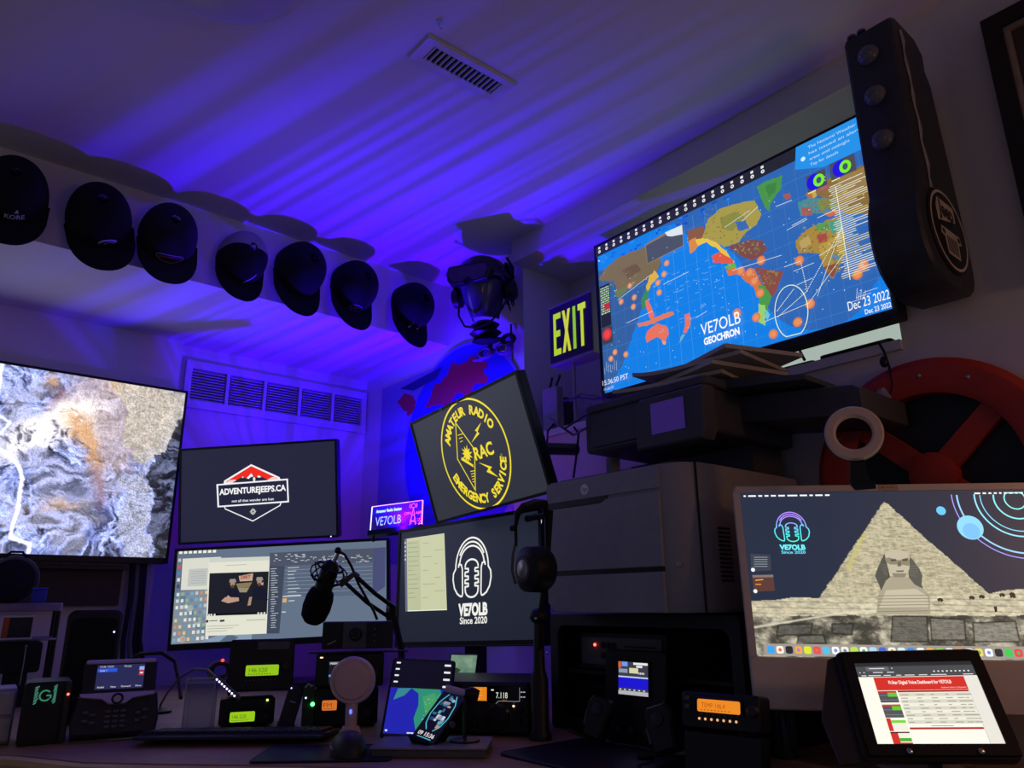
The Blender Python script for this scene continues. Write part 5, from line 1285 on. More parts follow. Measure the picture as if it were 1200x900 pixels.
wires(wr, [[(668, 470, 2.25), (680, 462, 2.2), (700, 464, 2.15), (715, 470, 2.1), (700, 476, 2.1), (680, 470, 2.2)], [(645, 490, 2.25), (655, 498, 2.2), (672, 510, 2.2), (690, 500, 2.1), (694, 488, 2.05)]], CABLEG)
wires(wr, [[(641, 520, 2.3), (642, 505, 2.25), (650, 496, 2.25), (662, 502, 2.2), (690, 484, 2.1)], [(672, 560, 2.2), (676, 530, 2.2), (678, 508, 2.2), (672, 500, 2.2)], [(660, 470, 2.3), (676, 466, 2.2), (694, 468, 2.1), (712, 466, 2.0)]], CABLE)

# ------------------------------------------------------------------ printer on its cabinet
pr = thing('laser_printer', 'grey multifunction laser printer on the black cabinet', 'printer', (1.20, 1.095, 1.078), 90)
pw, pd, ph = 0.41, 0.41, 0.292
bodyp = [(-0.205, 0.012), (-0.195, 0.0), (0.14, 0.0), (0.18, 0.012), (0.202, 0.045), (0.205, 0.10), (0.205, pd), (-0.205, pd)]
g = G(); g.slab(bodyp, 0, ph, 0.004); g.v = [(x, z, y) for x, y, z in g.v]
obj('body', g, PGREY, pr)
obj('top_panel', G().box((-0.0325, -0.001, ph - 0.026), (0.335, 0.006, 0.044)), PGREY, pr, smooth=0)
dr = obj('front_door', G().slab([(-0.20, 0.088), (0.135, 0.088), (0.135, 0.236), (-0.01, 0.236), (-0.025, 0.228), (-0.20, 0.228)], -0.007, 0.002, 0.0015), PGREY, pr)
obj('handle_recess', G().slab([(-0.20, 0.230), (-0.025, 0.230), (-0.01, 0.238), (-0.012, 0.252), (-0.20, 0.252)], -0.003, 0.001, 0.0005), BLACK, dr)
obj('shadow_gap', G().box((-0.0325, -0.002, 0.083), (0.335, 0.003, 0.010)), BLACK, pr, smooth=0)
obj('paper_tray', G().slab([(-0.175, 0.0), (-0.20, 0.02), (-0.20, 0.078), (0.135, 0.078), (0.135, 0.0)], -0.007, 0.002, 0.0015), PGREY, pr)
obj('side_seam', G().tube([(0.1985, 0.036, 0.0), (0.1985, 0.036, ph)], 0.0022, 6), BLACK, pr)
obj('button', G().lathe([(0.006, 0), (0.006, 0.003), (0.004, 0.004)], 16, 'y', (0.168, 0.004, 0.09)), SILVER, pr)
lg = Canvas(pr.matrix_world @ Matrix.Translation((-0.075, -0.0046, 0.264)), 0.0002); lg.disc((0, 0), 0.012, 'f0f0f4', n=24); lg.text('hp', 0, -0.005, 0.016, '3a3a44', shear=0.25); lg.build('logo', print_mat(0.4), pr).location = (-0.075, -0.0046, 0.264)
vm = G().box((0, 0, 0), (0.003, 0.040, 0.0035)).mesh('vent_slot', 0); vm.materials.append(BLACK)
for k in range(13): obj('vent_slot', vm, BLACK, pr, (0.2055, 0.105, 0.060 + 0.0085 * k))
# output bay, posts and scanner unit
obj('output_floor', G().box((-0.02, 0.21, ph + 0.004), (0.34, 0.36, 0.008)), PDARK, pr, smooth=0)
obj('corner_post', G().box((-0.125, 0.15, ph + 0.034), (0.018, 0.03, 0.068)), PGREY, pr, smooth=0); obj('rear_column', G().box((0, 0.34, ph + 0.034), (0.36, 0.12, 0.068)), PDARK, pr, smooth=0)
sc_ = obj('scanner_unit', G().rbox((0.035, 0.24, ph + 0.068 + 0.052), (0.350, 0.34, 0.100), 0.012, 0.006), PDARK, pr)
obj('scanner_front', G().rbox((-0.025, 0.068, ph + 0.118), (0.18, 0.006, 0.075), 0.01, 0.002), PDARK, sc_)
obj('scanner_lid', G().rboxz((0.04, 0.23, ph + 0.176), (0.36, 0.33, 0.022), 0.02, 0.004), PDARK, pr)
# control panel
cp = obj('control_panel', G().slab([(0.065, ph + 0.040), (0.235, ph + 0.040), (0.245, ph + 0.060), (0.245, ph + 0.150), (0.080, ph + 0.150), (0.065, ph + 0.130)], 0.015, 0.06, 0.004), PDARK, pr)
obj('touch_screen', G().box((0.155, 0.0135, ph + 0.100), (0.085, 0.003, 0.066)), mat('dim_touch', '2a2048', 0.25, emit='33206a', estr=0.7), cp, smooth=0)
obj('feeder_tray', G().slab([(0.20, 0.0), (0.46, -0.035), (0.475, -0.03), (0.475, 0.018), (0.46, 0.028), (0.20, 0.06)], 0.20, 0.40, 0.004, (0, 0, ph + 0.105)), PDARK, pr)
obj('feeder_guide', G().slab([(0.20, 0.06), (0.40, 0.035), (0.40, 0.045), (0.20, 0.085)], 0.14, 0.32, 0.003, (0, 0, ph + 0.11)), PDARK, pr)
# loose papers on the printer: each stack sheet its own thing
top_z = 1.078 + ph + 0.1885
rr = random.Random(8)
for k, (w_, d_, x, y, a, cu, lab) in enumerate((
    (0.30, 0.22, 1.42, 1.07, 6, 0.004, 'bottom sheaf of papers on the printer lid'), (0.28, 0.21, 1.41, 1.03, -9, 0.006, 'second sheaf of papers turned askew on the printer'),
    (0.30, 0.22, 1.43, 0.99, 14, 0.010, 'middle sheaf of papers with a lifted corner on the printer'), (0.28, 0.20, 1.40, 0.96, -4, 0.012, 'thin sheaf of papers below the top one on the printer'),
    (0.26, 0.20, 1.42, 0.92, 20, 0.016, 'topmost curled sheaf of papers on the printer'))):
    th_ = 0.009
    z0 = top_z + k * 0.0118
    s_ = thing('paper_sheaf', lab, 'papers', (x, y, z0), 90 + a, 0, 0, 'papers on the printer')
    def top(u, v, zoff):
        X_ = (u - 0.5) * w_; Y_ = (v - 0.5) * d_
        return (X_, Y_, zoff + (cu * (2 * abs(u - 0.5)) ** 3 if u < 0.5 else 0))
    g = G(); g.grid(lambda u, v: top(u, v, th_), 10, 4); g.grid(lambda u, v: top(u, v, 0.0002), 10, 4)
    g.grid(lambda u, v: top(u, 0, v * th_ + 0.0001), 10, 1); g.grid(lambda u, v: top(u, 1, v * th_ + 0.0001), 10, 1); g.grid(lambda u, v: top(0, u, v * th_ + 0.0001), 4, 1); g.grid(lambda u, v: top(1, u, v * th_ + 0.0001), 4, 1)
    obj('pages', g, PAPER, s_)
    obj('cover_sheet', G().grid(lambda u, v: tuple(a_ + b_ for a_, b_ in zip(top(u, v, th_ + 0.0006), (0.004 * (k % 3 - 1), 0.003, 0))), 10, 4), mat('sheet_tone_%d' % (k % 2), ('c8beb2', 'a89c92')[k % 2], 0.9), s_)

cb = thing('equipment_cabinet', 'black open-fronted cabinet under the printer holding radios', 'cabinet', (1.29, 1.125, DZ), 90)
cw, chh, cdp = 0.53, 0.252, 0.335
obj('top', G().box((0, cdp / 2, chh - 0.006), (cw, cdp, 0.012)), BLACK, cb, smooth=0)
obj('bottom', G().box((0, cdp / 2, 0.006), (cw, cdp, 0.012)), BLACK, cb, smooth=0)
for s_ in (-1, 1): obj('side', G().box((s_ * (cw / 2 - 0.006), cdp / 2, chh / 2), (0.012, cdp, chh - 0.024)), BLACK, cb, smooth=0)
obj('back', G().box((0, cdp - 0.006, chh / 2), (cw - 0.024, 0.01, chh - 0.024)), BLACK, cb, smooth=0)
g = G(); oo = rrect(cw, chh, 0.012, 5); ii = rrect(cw - 0.05, chh - 0.05, 0.022, 5); n_ = len(oo)
g.add([(x, -0.004, z + chh / 2) for x, z in oo] + [(x, -0.004, z + chh / 2) for x, z in ii] + [(x, 0.0, z + chh / 2) for x, z in oo] + [(x, 0.012, z + chh / 2) for x, z in ii], [(i, (i + 1) % n_, n_ + (i + 1) % n_, n_ + i) for i in range(n_)] + [(i, (i + 1) % n_, 2 * n_ + (i + 1) % n_, 2 * n_ + i) for i in range(n_)] + [(n_ + i, n_ + (i + 1) % n_, 3 * n_ + (i + 1) % n_, 3 * n_ + i) for i in range(n_)])
obj('front_rim', g, DARK, cb)
obj('shelf', G().box((0, cdp / 2, 0.125), (cw - 0.024, cdp - 0.03, 0.008)), BLACK, cb, smooth=0)
ps = thing('power_supply', 'flat power supply with a red lamp on the upper cabinet shelf', 'power supply', (1.325, 1.20, DZ + 0.1295), 90)
obj('case', G().rbox((0, 0.09, 0.042), (0.26, 0.18, 0.080), 0.004), DARK, ps); obj('panel', G().rbox((0, -0.002, 0.042), (0.24, 0.004, 0.06), 0.003, 0.0008), GREY, ps)
obj('red_lamp', G().ball((-0.075, -0.006, 0.055), 0.0032, n=10, m=6), glow('led_red', 'ff5040', 6), ps)
for k in range(6): obj('switch', G().rbox((-0.05 + 0.016 * (k % 3), -0.006, 0.055 - 0.022 * (k // 3)), (0.009, 0.006, 0.012), 0.001, 0.0005), BLACK, ps)
for k in range(3): obj('vent_slit', G().box((0.06, -0.0045, 0.03 + 0.012 * k), (0.09, 0.002, 0.003)), BLACK, ps, smooth=0)
# colour-screen transceiver
def screen_device(name, label, cat, loc, az, tilt, w, h, d, scr, canvas_fn, body=BLACK, strength=1.0, base_z=0.0):
    t = thing(name, label, cat, (loc[0], loc[1], loc[2] + d * math.sin(math.radians(tilt))), az, tilt)
    obj('case', G().rbox((0, d / 2, h / 2 + base_z), (w, d, h), 0.006, 0.003), body, t)
    sx, sz, sw_, sh_ = scr
    obj('screen_rim', G().rbox((sx, -0.001, sz + base_z), (sw_ + 0.008, 0.004, sh_ + 0.008), 0.003, 0.0008), GLOSSB, t)
    M = t.matrix_world @ Matrix.Translation((sx, -0.0034, sz + base_z)); cc = Canvas(M, 0.00008)
    canvas_fn(cc, sw_, sh_); s_ = cc.build('screen', screen_mat(strength), t); s_.location = (sx, -0.0034, sz + base_z)
    return t
def scr_wf(c, w, h):
    c.rect(-w / 2, -h / 2, w / 2, h / 2, '3a3c48'); c.rect(-w / 2, -h * 0.30, w / 2, h * 0.02, '1c14d0'); c.rect(-w / 2, h * 0.02, w / 2, h * 0.06, 'c8d4f0'); c.rect(-w / 2, -h / 2, w / 2, -h * 0.38, 'b4b4b8')
    c.rect(-w / 2, h * 0.30, -w * 0.40, h / 2, 'd0603a'); c.rect(-w * 0.38, h * 0.36, -w * 0.18, h / 2, '6c9cf0'); c.rect(-w * 0.12, h * 0.16, w * 0.18, h * 0.32, 'd8d4a8'); c.rect(w * 0.12, h * 0.34, w * 0.32, h * 0.40, 'f0f0f0'); c.rect(w * 0.02, h * 0.42, w / 2, h * 0.49, 'e8e8ea'); c.rect(-w * 0.48, h * 0.16, -w * 0.18, h * 0.28, '8c98b0')
    c.rects([(-w / 2 + w * (0.04 + 0.16 * k), -h * 0.36, -w / 2 + w * (0.10 + 0.16 * k), -h * 0.33) for k in range(6)], 'e8e8f0'); c.rects([(w * 0.2 + 0.004 * k, h * 0.14, w * 0.2 + 0.004 * k + 0.002, h * 0.2) for k in range(4)], 'f0f0f0')
loc = onX(742, 838, 1.245); loc.z = DZ + 0.0005
ct = screen_device('waterfall_radio', 'radio with a small bright waterfall display in front of the cabinet', 'radio', loc, 88, 4, 0.16, 0.180, 0.03, (0.0, 0.124, 0.078, 0.064), scr_wf)
for k in range(3): obj('knob', G().lathe([(0.008, 0), (0.008, 0.012), (0.006, 0.014)], 16, 'y', (-0.04 + 0.04 * k, -0.001, 0.025)), DARK, ct)
obj('foot', G().box((0, 0.012, 0.004), (0.12, 0.024, 0.008)), BLACK, ct, smooth=0)
def lcd(col, txt, dark='6a3a10'):
    def f(c, w, h):
        c.poly(rrect(w, h, 0.003, 3), col); c.text(txt, -w * 0.40, -h * 0.16, h * 0.55, dark, w=w * 0.55, anchor='l'); c.rects([(-w * 0.42 + w * 0.08 * k, -h * 0.38, -w * 0.38 + w * 0.08 * k, -h * 0.30) for k in range(9)], dark)
    return f
loc = onX(842, 838, 1.13); loc.z = DZ + 0.066
tm = screen_device('mobile_radio', 'black mobile radio with an orange display by the computer', 'radio', loc, 80, 8, 0.140, 0.058, 0.045, (0.0, 0.037, 0.077, 0.020), lcd('f08a20', 'TEMP 146.4', 'b05010'), strength=1.0)
for k in range(7): obj('key', G().ball((-0.036 + 0.011 * k, -0.0015, 0.016), 0.0022, n=8, m=5), glow('key_amber', 'd8a070', 1.4), tm)
for k in range(2): obj('side_button', G().rbox((-0.058, -0.002, 0.034 + 0.013 * k), (0.007, 0.005, 0.007), 0.001, 0.0005), GREY, tm)
obj('volume_knob', G().lathe([(0.009, 0), (0.009, 0.012), (0.007, 0.014)], 18, 'y', (0.062, -0.001, 0.034)), DARK, tm)
obj('riser_box', G().rbox((0, 0.024, -0.038), (0.135, 0.04, 0.068), 0.004), BLACK, tm)
ln = thing('status_dongle', 'thin black switch box with a pale green lamp in the cabinet', 'switch box', (1.33, 1.27, DZ + 0.0125), 90); obj('case', G().rbox((0, 0.05, 0.045), (0.18, 0.10, 0.088), 0.004), BLACK, ln); obj('lamp', G().box((0.03, -0.001, 0.075), (0.011, 0.002, 0.003)), glow('led_pale', 'd8e89a', 2.5), ln, smooth=0)
# handset microphones and leads hanging before the cabinet
for k, (px, py, x_, lab) in enumerate(((690, 850, 1.17, 'black hand microphone on the desk left of the waterfall radio'), (778, 856, 1.12, 'black hand microphone on the desk right of the waterfall radio'))):
    b = onX(px, py, x_); b.z = DZ
    b.z += 0.012 + 0.010 * k; hm = thing('hand_microphone', lab, 'microphone', b, 80, 15, 20 if k else -10, 'hand microphones by the cabinet')
    obj('body', G().slab([(-0.022, 0.004), (0.022, 0.004), (0.028, 0.07), (0.020, 0.085), (-0.020, 0.085), (-0.028, 0.07)], 0, 0.028, 0.005), BLACK, hm); obj('grille', G().lathe([(0.012, 0), (0.012, 0.002), (0.009, 0.003)], 18, 'y', (0, 0, 0.06)), DARK, hm); obj('talk_key', G().rbox((-0.027, 0.012, 0.04), (0.006, 0.012, 0.03), 0.002, 0.001), GREY, hm)
    obj('cord', G().tube([(0, 0.014, 0.006), (-0.02, -0.01, 0.004), (-0.035, -0.03, 0.006), (-0.05, -0.005, 0.006), (-0.04, 0.03, 0.008)], 0.003, 6), CABLE, hm)
dm_ = thing('desk_mat', 'black desk mat in front of the cabinet', 'desk mat', (1.10, 0.93, DZ + 0.0005), 90); obj('mat', G().rboxz((0, 0.0, 0.002), (0.58, 0.24, 0.004), 0.02, 0.001), BLACK, dm_); obj('stitched_edge', G().tube([(x, y, 0.003) for x, y in rrect(0.575, 0.235, 0.02)] + [(0.2875, 0.0975, 0.003)], 0.002, 5), DARK, dm_)
bo = onX(872, 830, 1.36); bo.z = DZ
bt_ = thing('spray_bottle', 'dark translucent bottle standing between cabinet and computer', 'bottle', (1.36, 0.835, DZ)); obj('body', G().lathe([(0.020, 0.0), (0.023, 0.004), (0.023, 0.075), (0.018, 0.095), (0.010, 0.105)], 20), mat('smoky_plastic', '2c3a44', 0.25), bt_); obj('cap', G().lathe([(0.011, 0.104), (0.011, 0.125), (0.008, 0.128)], 16), BLACK, bt_)
# carton and leads at the right edge
cx_ = thing('small_carton', 'pale cardboard carton on the desk at the right edge', 'carton', (1.36, 0.30, DZ), 55); obj('carton', G().rbox((0, 0, 0.060), (0.14, 0.08, 0.120), 0.002, 0.0008), mat('tan_card', '9c8058', 0.8), cx_); obj('flap', G().box((0, -0.041, 0.105), (0.138, 0.002, 0.028)), mat('tan_card_light', 'b49468', 0.8), cx_, smooth=0); obj('slot', G().box((0.01, -0.0425, 0.095), (0.05, 0.001, 0.004)), BLACK, cx_, smooth=0)
cl = thing('charger_leads', 'pale charger leads curling beside the tablet', 'cables', (1.44, 0.43, DZ))
for k in range(3): obj('lead', G().tube([(0.05 * math.sin(a * 1.3 + k), 0.03 * math.cos(a + k), 0.012 + 0.035 * (1 + math.sin(a * 0.8 + k))) for a in np.linspace(0, 5, 16)], 0.0025, 6), (CABLEG, LGREY, CABLE)[k], cl)

# ================================================================== desk, left to right
def dk(px, py): return onZ(px, py, DZ + 0.0005)
def depth(p): return (Vector(p) - CAM).dot(fwd)

# ------------------------------------------------------------------ shelf at the left edge
k_ = 2.2 / 870
b = dep(0, 750, 2.2)
sh_ = thing('wire_shelf', 'small two-tier shelf at the left edge below the landscape television', 'shelf', (b.x, b.y, DZ), az_of(0))
zt, zl = dep(0, 712, 2.2).z - DZ, dep(0, 750, 2.2).z - DZ
obj('upper_board', G().rboxz((-0.04, 0.05, zt), (0.37, 0.20, 0.024), 0.01), mat('shelf_grey', '8c8a96', 0.6), sh_)
obj('lower_board', G().rboxz((-0.04, 0.05, zl), (0.36, 0.20, 0.006), 0.008), SILVER, sh_)
for x in (-0.20, 0.138):
    for y in (-0.03, 0.13): obj('post', G().cyl((x, y, 0), (x, y, zt), 0.006, n=10), BLACK, sh_)
p = dep(10, 704, 2.2); p.z = DZ + zt + 0.0125
rb = thing('round_case', 'dark round zippered case on the upper shelf board', 'case', p, az_of(10))
obj('shell', G().lathe([(0.02, -0.05), (0.055, -0.046), (0.066, -0.03), (0.068, 0.03), (0.058, 0.046), (0.02, 0.05)], 32, 'y', (0, 0.03, 0.068)), FABRIC2, rb); obj('zipper', G().torus((0, 0.03, 0.068), 0.0685, 0.003, 'y', 40, 6), GREY, rb); obj('handle', G().tube([(-0.03, 0.03, 0.13), (-0.015, 0.03, 0.15), (0.015, 0.03, 0.15), (0.03, 0.03, 0.13)], 0.004, 6), BLACK, rb)
p = dep(45, 704, 2.17); p.z = DZ + zt + 0.0125
bb = thing('blue_tin', 'small blue tin beside the round case', 'tin', p, az_of(45)); obj('tin', G().rbox((0, 0.02, 0.019), (0.038, 0.04, 0.038), 0.004), mat('blue_tin', '2a2cb0', 0.4), bb); obj('lid', G().rbox((0, 0.02, 0.040), (0.040, 0.042, 0.005), 0.001), mat('blue_lid', '3c40c0', 0.4), bb)
p = dep(28, 745, 2.15); p.z = DZ + zl + 0.0035
wb2 = thing('framed_box', 'dark box with a pale rim and an orange side on the lower shelf', 'box', p, az_of(20))
obj('box', G().box((-0.02, 0.03, 0.033), (0.080, 0.06, 0.064)), DARK, wb2, smooth=0); obj('rim', border(0.082, 0.066, 0.005, -0.004, 0.0).xform(Matrix.Translation((-0.02, 0, 0.033))), WHITE, wb2, smooth=0); obj('orange_side', G().box((-0.048, -0.001, 0.033), (0.014, 0.003, 0.054)), mat('orange_card', 'b0582c', 0.6), wb2, smooth=0)
p = dep(18, 790, 2.15)
bx_ = thing('charger_box', 'black equipment box hanging under the shelf at the left edge', 'box', (p.x, p.y, p.z), az_of(15)); obj('case', G().rbox((0, 0.04, 0.045), (0.115, 0.08, 0.085), 0.01), BLACK, bx_); obj('whip', G().tube([(0.015, -0.004, 0.075), (0.016, -0.006, 0.03), (0.015, -0.006, -0.03)], 0.0015, 6), SILVER, bx_); obj('bead', G().ball((0.015, -0.005, 0.076), 0.004, n=10, m=6), SILVER, bx_)
obj('support_leg', G().box((0, 0.04, (DZ - p.z) / 2), (0.06, 0.05, p.z - DZ)), BLACK, bx_, smooth=0)
# computer cube with green emblem
p = dk(47, 874); d = depth(p); k = d / 870
pcx = thing('mini_computer', 'black computer cube with a glowing green swirl emblem', 'computer', p, az_of(55))
obj('case', G().rbox((0, 0.07, 0.062), (0.088, 0.12, 0.124), 0.008), BLACK, pcx); obj('side_panel', G().rbox((0.037, 0.004, 0.062), (0.012, 0.012, 0.12), 0.003), DARK, pcx)
cc = Canvas(pcx.matrix_world @ Matrix.Translation((-0.005, -0.0035, 0.098)), 0.0001)
GR = '3a8a6c'
cc.ring((0, 0), 0.010, 0.003, GR, 40, 320, n=24); cc.line([(0.002, 0), (0.010, 0), (0.010, -0.006)], 0.003, GR)
rr = random.Random(6)
for q_ in range(9):
    z = -0.016 + 0.004 * q_; cc.line([(-0.020, z), (-0.012 - 0.004 * rr.random(), z + 0.003)], 0.0018, '54a08c'); cc.line([(0.012 + 0.004 * rr.random(), z), (0.020, z + 0.004)], 0.0018, '54a08c'); cc.k -= 2
s_ = cc.build('emblem', screen_mat(0.8), pcx); s_.location = (-0.005, -0.0035, 0.098)
obj('red_lamp', G().ball((0.037, -0.004, 0.098), 0.0025, n=8, m=6), glow('led_red', 'ff5040', 6), pcx)
p = dk(4, 873)
st = thing('drawer_unit', 'pale plastic drawer unit cut off by the left edge of the picture', 'drawer unit', (p.x, p.y, p.z), az_of(2))
obj('body', G().rbox((-0.03, 0.05, 0.056), (0.08, 0.10, 0.11), 0.004), mat('pale_plastic', '9c98a4', 0.6), st)
for q_ in range(2): obj('drawer', G().rbox((-0.03, -0.003, 0.030 + 0.052 * q_), (0.074, 0.008, 0.046), 0.003), mat('pale_plastic2', 'a8a4b0', 0.6), st)
# sound bar shelf and cables on the back wall
ms = thing('media_shelf', 'dark shelf panel fixed to the wall under the landscape television', 'shelf', (0.50, 3.045, 1.10), 0)
obj('panel', G().box((0, -0.012, 0.07), (0.40, 0.02, 0.14)), DARK, ms, smooth=0); obj('ledge', G().box((0, -0.05, 0.128), (0.40, 0.06, 0.012)), BLACK, ms, smooth=0)
cbn = thing('cable_bundle', 'thick bundle of black cables running down the back wall', 'cables', (0.745, 3.02, DZ))
for q_, dx in enumerate((-0.018, 0.0, 0.012, 0.024)):
    obj('cable', G().tube([(dx, 0, 0.45), (dx + 0.006, -0.01, 0.30), (dx + 0.004 * q_, -0.015, 0.16), (dx + 0.01 + 0.012 * q_, -0.03, 0.02)], 0.0085, 8), CABLEG if q_ == 1 else CABLE, cbn)
ca = thing('loose_cable', 'black cable arching over the desk behind the telephone', 'cable', dk(165, 848))
p0 = ca.matrix_world.translation
obj('cable', G().tube([dep(*q_) - p0 for q_ in ((150, 800, 2.3), (152, 775, 2.3), (165, 766, 2.3), (190, 765, 2.3), (205, 775, 2.3), (210, 800, 2.25), (212, 818, 2.2))], 0.006, 8), CABLE, ca)
# dark loudspeaker behind the phone
p = dk(112, 858)
ls = thing('desk_speaker', 'black rounded desk loudspeaker behind the telephone', 'speaker', (p.x, p.y + 0.16, DZ + 0.0005), az_of(110))
obj('cabinet', G().rbox((0, 0.05, 0.135), (0.125, 0.10, 0.27), 0.02, 0.006), BLACK, ls); obj('grille', G().rbox((0, -0.002, 0.15), (0.105, 0.006, 0.20), 0.015, 0.002), FABRIC, ls); obj('lamp', G().ball((0.046, -0.007, 0.215), 0.0022, n=8, m=6), glow('led_white', 'cfd4ff', 3), ls)

# ------------------------------------------------------------------ desk telephone
p = dk(131, 869); p.z += 0.014
ph_ = thing('desk_telephone', 'dark desk telephone with a lit colour display and keypad', 'telephone', p, az_of(131) + 2, 24, 0)
obj('body', G().slab([(-0.082, 0.0), (0.082, 0.0), (0.086, 0.03), (0.080, 0.085), (-0.080, 0.085), (-0.086, 0.03)], 0.0, 0.035, 0.005), DARK, ph_)
dh = obj('display_housing', G().rbox((0, 0.012, 0.122), (0.148, 0.030, 0.078), 0.008, 0.003), DARK, ph_)
LAV = mat('lavender_sheen_plastic', 'c4b4ec', 0.45, var=0.04)  # sign light reflected on the phone strips is put into this lavender
obj('top_strip', G().rbox((0, -0.002, 0.156), (0.142, 0.010, 0.009), 0.004), LAV, ph_)
obj('lower_strip', G().slab([(-0.075, 0.086), (0.075, 0.086), (0.072, 0.079), (0.030, 0.073), (0.016, 0.062), (-0.016, 0.062), (-0.030, 0.073), (-0.072, 0.079)], -0.009, 0.0, 0.001), LAV, ph_)
obj('nav_ring', G().torus((0, -0.010, 0.072), 0.010, 0.0022, 'y', 24, 6), BLACK, ph_)
cc = Canvas(ph_.matrix_world @ Matrix.Translation((0, -0.0036, 0.122)), 0.00008); w_, h_ = 0.096, 0.054
cc.rect(-w_ / 2, -h_ / 2, w_ / 2, h_ / 2, '2a2c58'); cc.rect(-w_ / 2 + 0.001, h_ / 2 - 0.016, -w_ / 2 + 0.040, h_ / 2 - 0.008, '2a5ae8'); cc.text('15:36 12/23', -w_ / 2 + 0.005, h_ / 2 - 0.006, 0.006, 'd8d8f0', anchor='l'); cc.text('Ready', 0.006, h_ / 2 - 0.006, 0.006, 'd8d8f0', anchor='l')
cc.text('Line 1', -w_ / 2 + 0.006, h_ / 2 - 0.0145, 0.006, 'e8ecff', anchor='l'); cc.rect(w_ / 2 - 0.011, h_ / 2 - 0.014, w_ / 2 - 0.001, h_ / 2 - 0.006, '9ab4f4'); cc.rect(w_ / 2 - 0.011, h_ / 2 - 0.026, w_ / 2 - 0.001, h_ / 2 - 0.015, 'd03848'); cc.rect(w_ / 2 - 0.009, h_ / 2 - 0.022, w_ / 2 - 0.003, h_ / 2 - 0.019, 'f4f4f4')
for q_, t_x in enumerate(('Redial', 'New', 'Forward', 'More')): cc.text(t_x, -w_ * 0.38 + q_ * w_ * 0.26, -h_ / 2 + 0.003, 0.0055, 'e8e8f4')
s_ = cc.build('screen', screen_mat(0.9), dh); s_.location = (0, -0.0036, 0.122)
km = G().rbox((0, 0, 0), (0.011, 0.005, 0.006), 0.002, 0.0008).mesh('key'); km.materials.append(GREY)
for r in range(4):
    for q_ in range(3): obj('key', km, GREY, ph_, (-0.015 + 0.015 * q_, -0.001, 0.016 + 0.0105 * r))
for q_, (x, z) in enumerate(((-0.058, 0.048), (-0.044, 0.042), (-0.058, 0.030), (-0.044, 0.026), (0.058, 0.048), (0.044, 0.042), (0.058, 0.030), (0.044, 0.026))): obj('key', km, GREY, ph_, (x, -0.001, z))
obj('stand', G().box((0, 0.050, 0.085), (0.12, 0.04, 0.07)), BLACK, ph_, smooth=0)

# ------------------------------------------------------------------ clear acrylic box
p = dk(232, 856); d = depth(p); k = d / 870
ab = thing('acrylic_box', 'empty clear acrylic box standing behind the keyboard', 'box', p, az_of(232) + 8)
w_, h_ = 0.062, 0.115
for nm, cpt, sz in (('front_wall', (0, -w_ / 2, h_ / 2), (w_, 0.003, h_)), ('rear_wall', (0, w_ / 2, h_ / 2), (w_, 0.003, h_)), ('side_wall', (-w_ / 2, 0, h_ / 2), (0.003, w_ - 0.006, h_)), ('side_wall', (w_ / 2, 0, h_ / 2), (0.003, w_ - 0.006, h_)), ('floor_pane', (0, 0, 0.002), (w_ - 0.006, w_ - 0.006, 0.003))):
    obj(nm, G().box(cpt, sz), GLASS, ab, smooth=0)
obj('lid_rim', border(w_ + 0.004, 0.012, 0.003, -w_ / 2 - 0.003, -w_ / 2 - 0.001).xform(Matrix.Translation((0, 0, h_ - 0.004))), GLASSE, ab, smooth=0)
for x_ in (-w_ / 2, w_ / 2): obj('corner_edge', G().box((x_, -w_ / 2 - 0.0025, h_ / 2), (0.0035, 0.003, h_)), GLASSE, ab, smooth=0)

# ------------------------------------------------------------------ gooseneck LED lamp
D1 = 1.70
gl = thing('gooseneck_lamp', 'thin gooseneck lamp with a row of white diodes over the radios', 'lamp', (dep(196, 848, D1).x, dep(196, 848, D1).y, DZ))
p0 = gl.matrix_world.translation
A = [dep(*q_) - p0 for q_ in ((188, 826, 2.02), (196, 812, 1.98), (210, 795, 1.9), (228, 784, 1.80), (244, 785, 1.74), (254, 794, 1.70))]
obj('neck', G().tube([Vector((A[0].x, A[0].y, 0.006))] + A, 0.0028, 8), CABLEG, gl)
obj('base', G().lathe([(0.03, 0), (0.03, 0.006), (0.01, 0.012)], 20, 'z', (A[0].x, A[0].y, 0)), BLACK, gl)
e0, e1 = dep(253, 793, D1) - p0, dep(281, 819, D1) - p0
obj('light_bar', G().tube([e0, e1], 0.0058, 8), GREY, gl)
for q_ in range(8):
    obj('diode', G().ball(tuple(e0.lerp(e1, 0.08 + 0.105 * q_) - fwd * 0.0055), 0.0022, n=8, m=6), glow('led_cool', 'd4d4ff', 4.0), gl)
# round thing with red lamp behind
cl_ = thing('coiled_lead', 'coiled black lead with a small red lamp under the wide monitor', 'cable coil', dep(258, 786, 2.1), az_of(258))
for q_ in range(3): obj('coil', G().torus((0, 0.006 * q_, 0), 0.032 - 0.006 * q_, 0.0035, 'y', 32, 6, 1.0, 0.8), CABLEG if q_ == 0 else CABLE, cl_)
obj('red_lamp', G().ball((0.004, -0.008, 0.028), 0.0042, n=10, m=6), glow('led_red2', 'ff3020', 5), cl_)
obj('lead', G().tube([(0.02, 0.01, -0.02), (0.03, 0.02, -0.07), (0.02, 0.03, -0.13)], 0.0035, 6), CABLE, cl_)

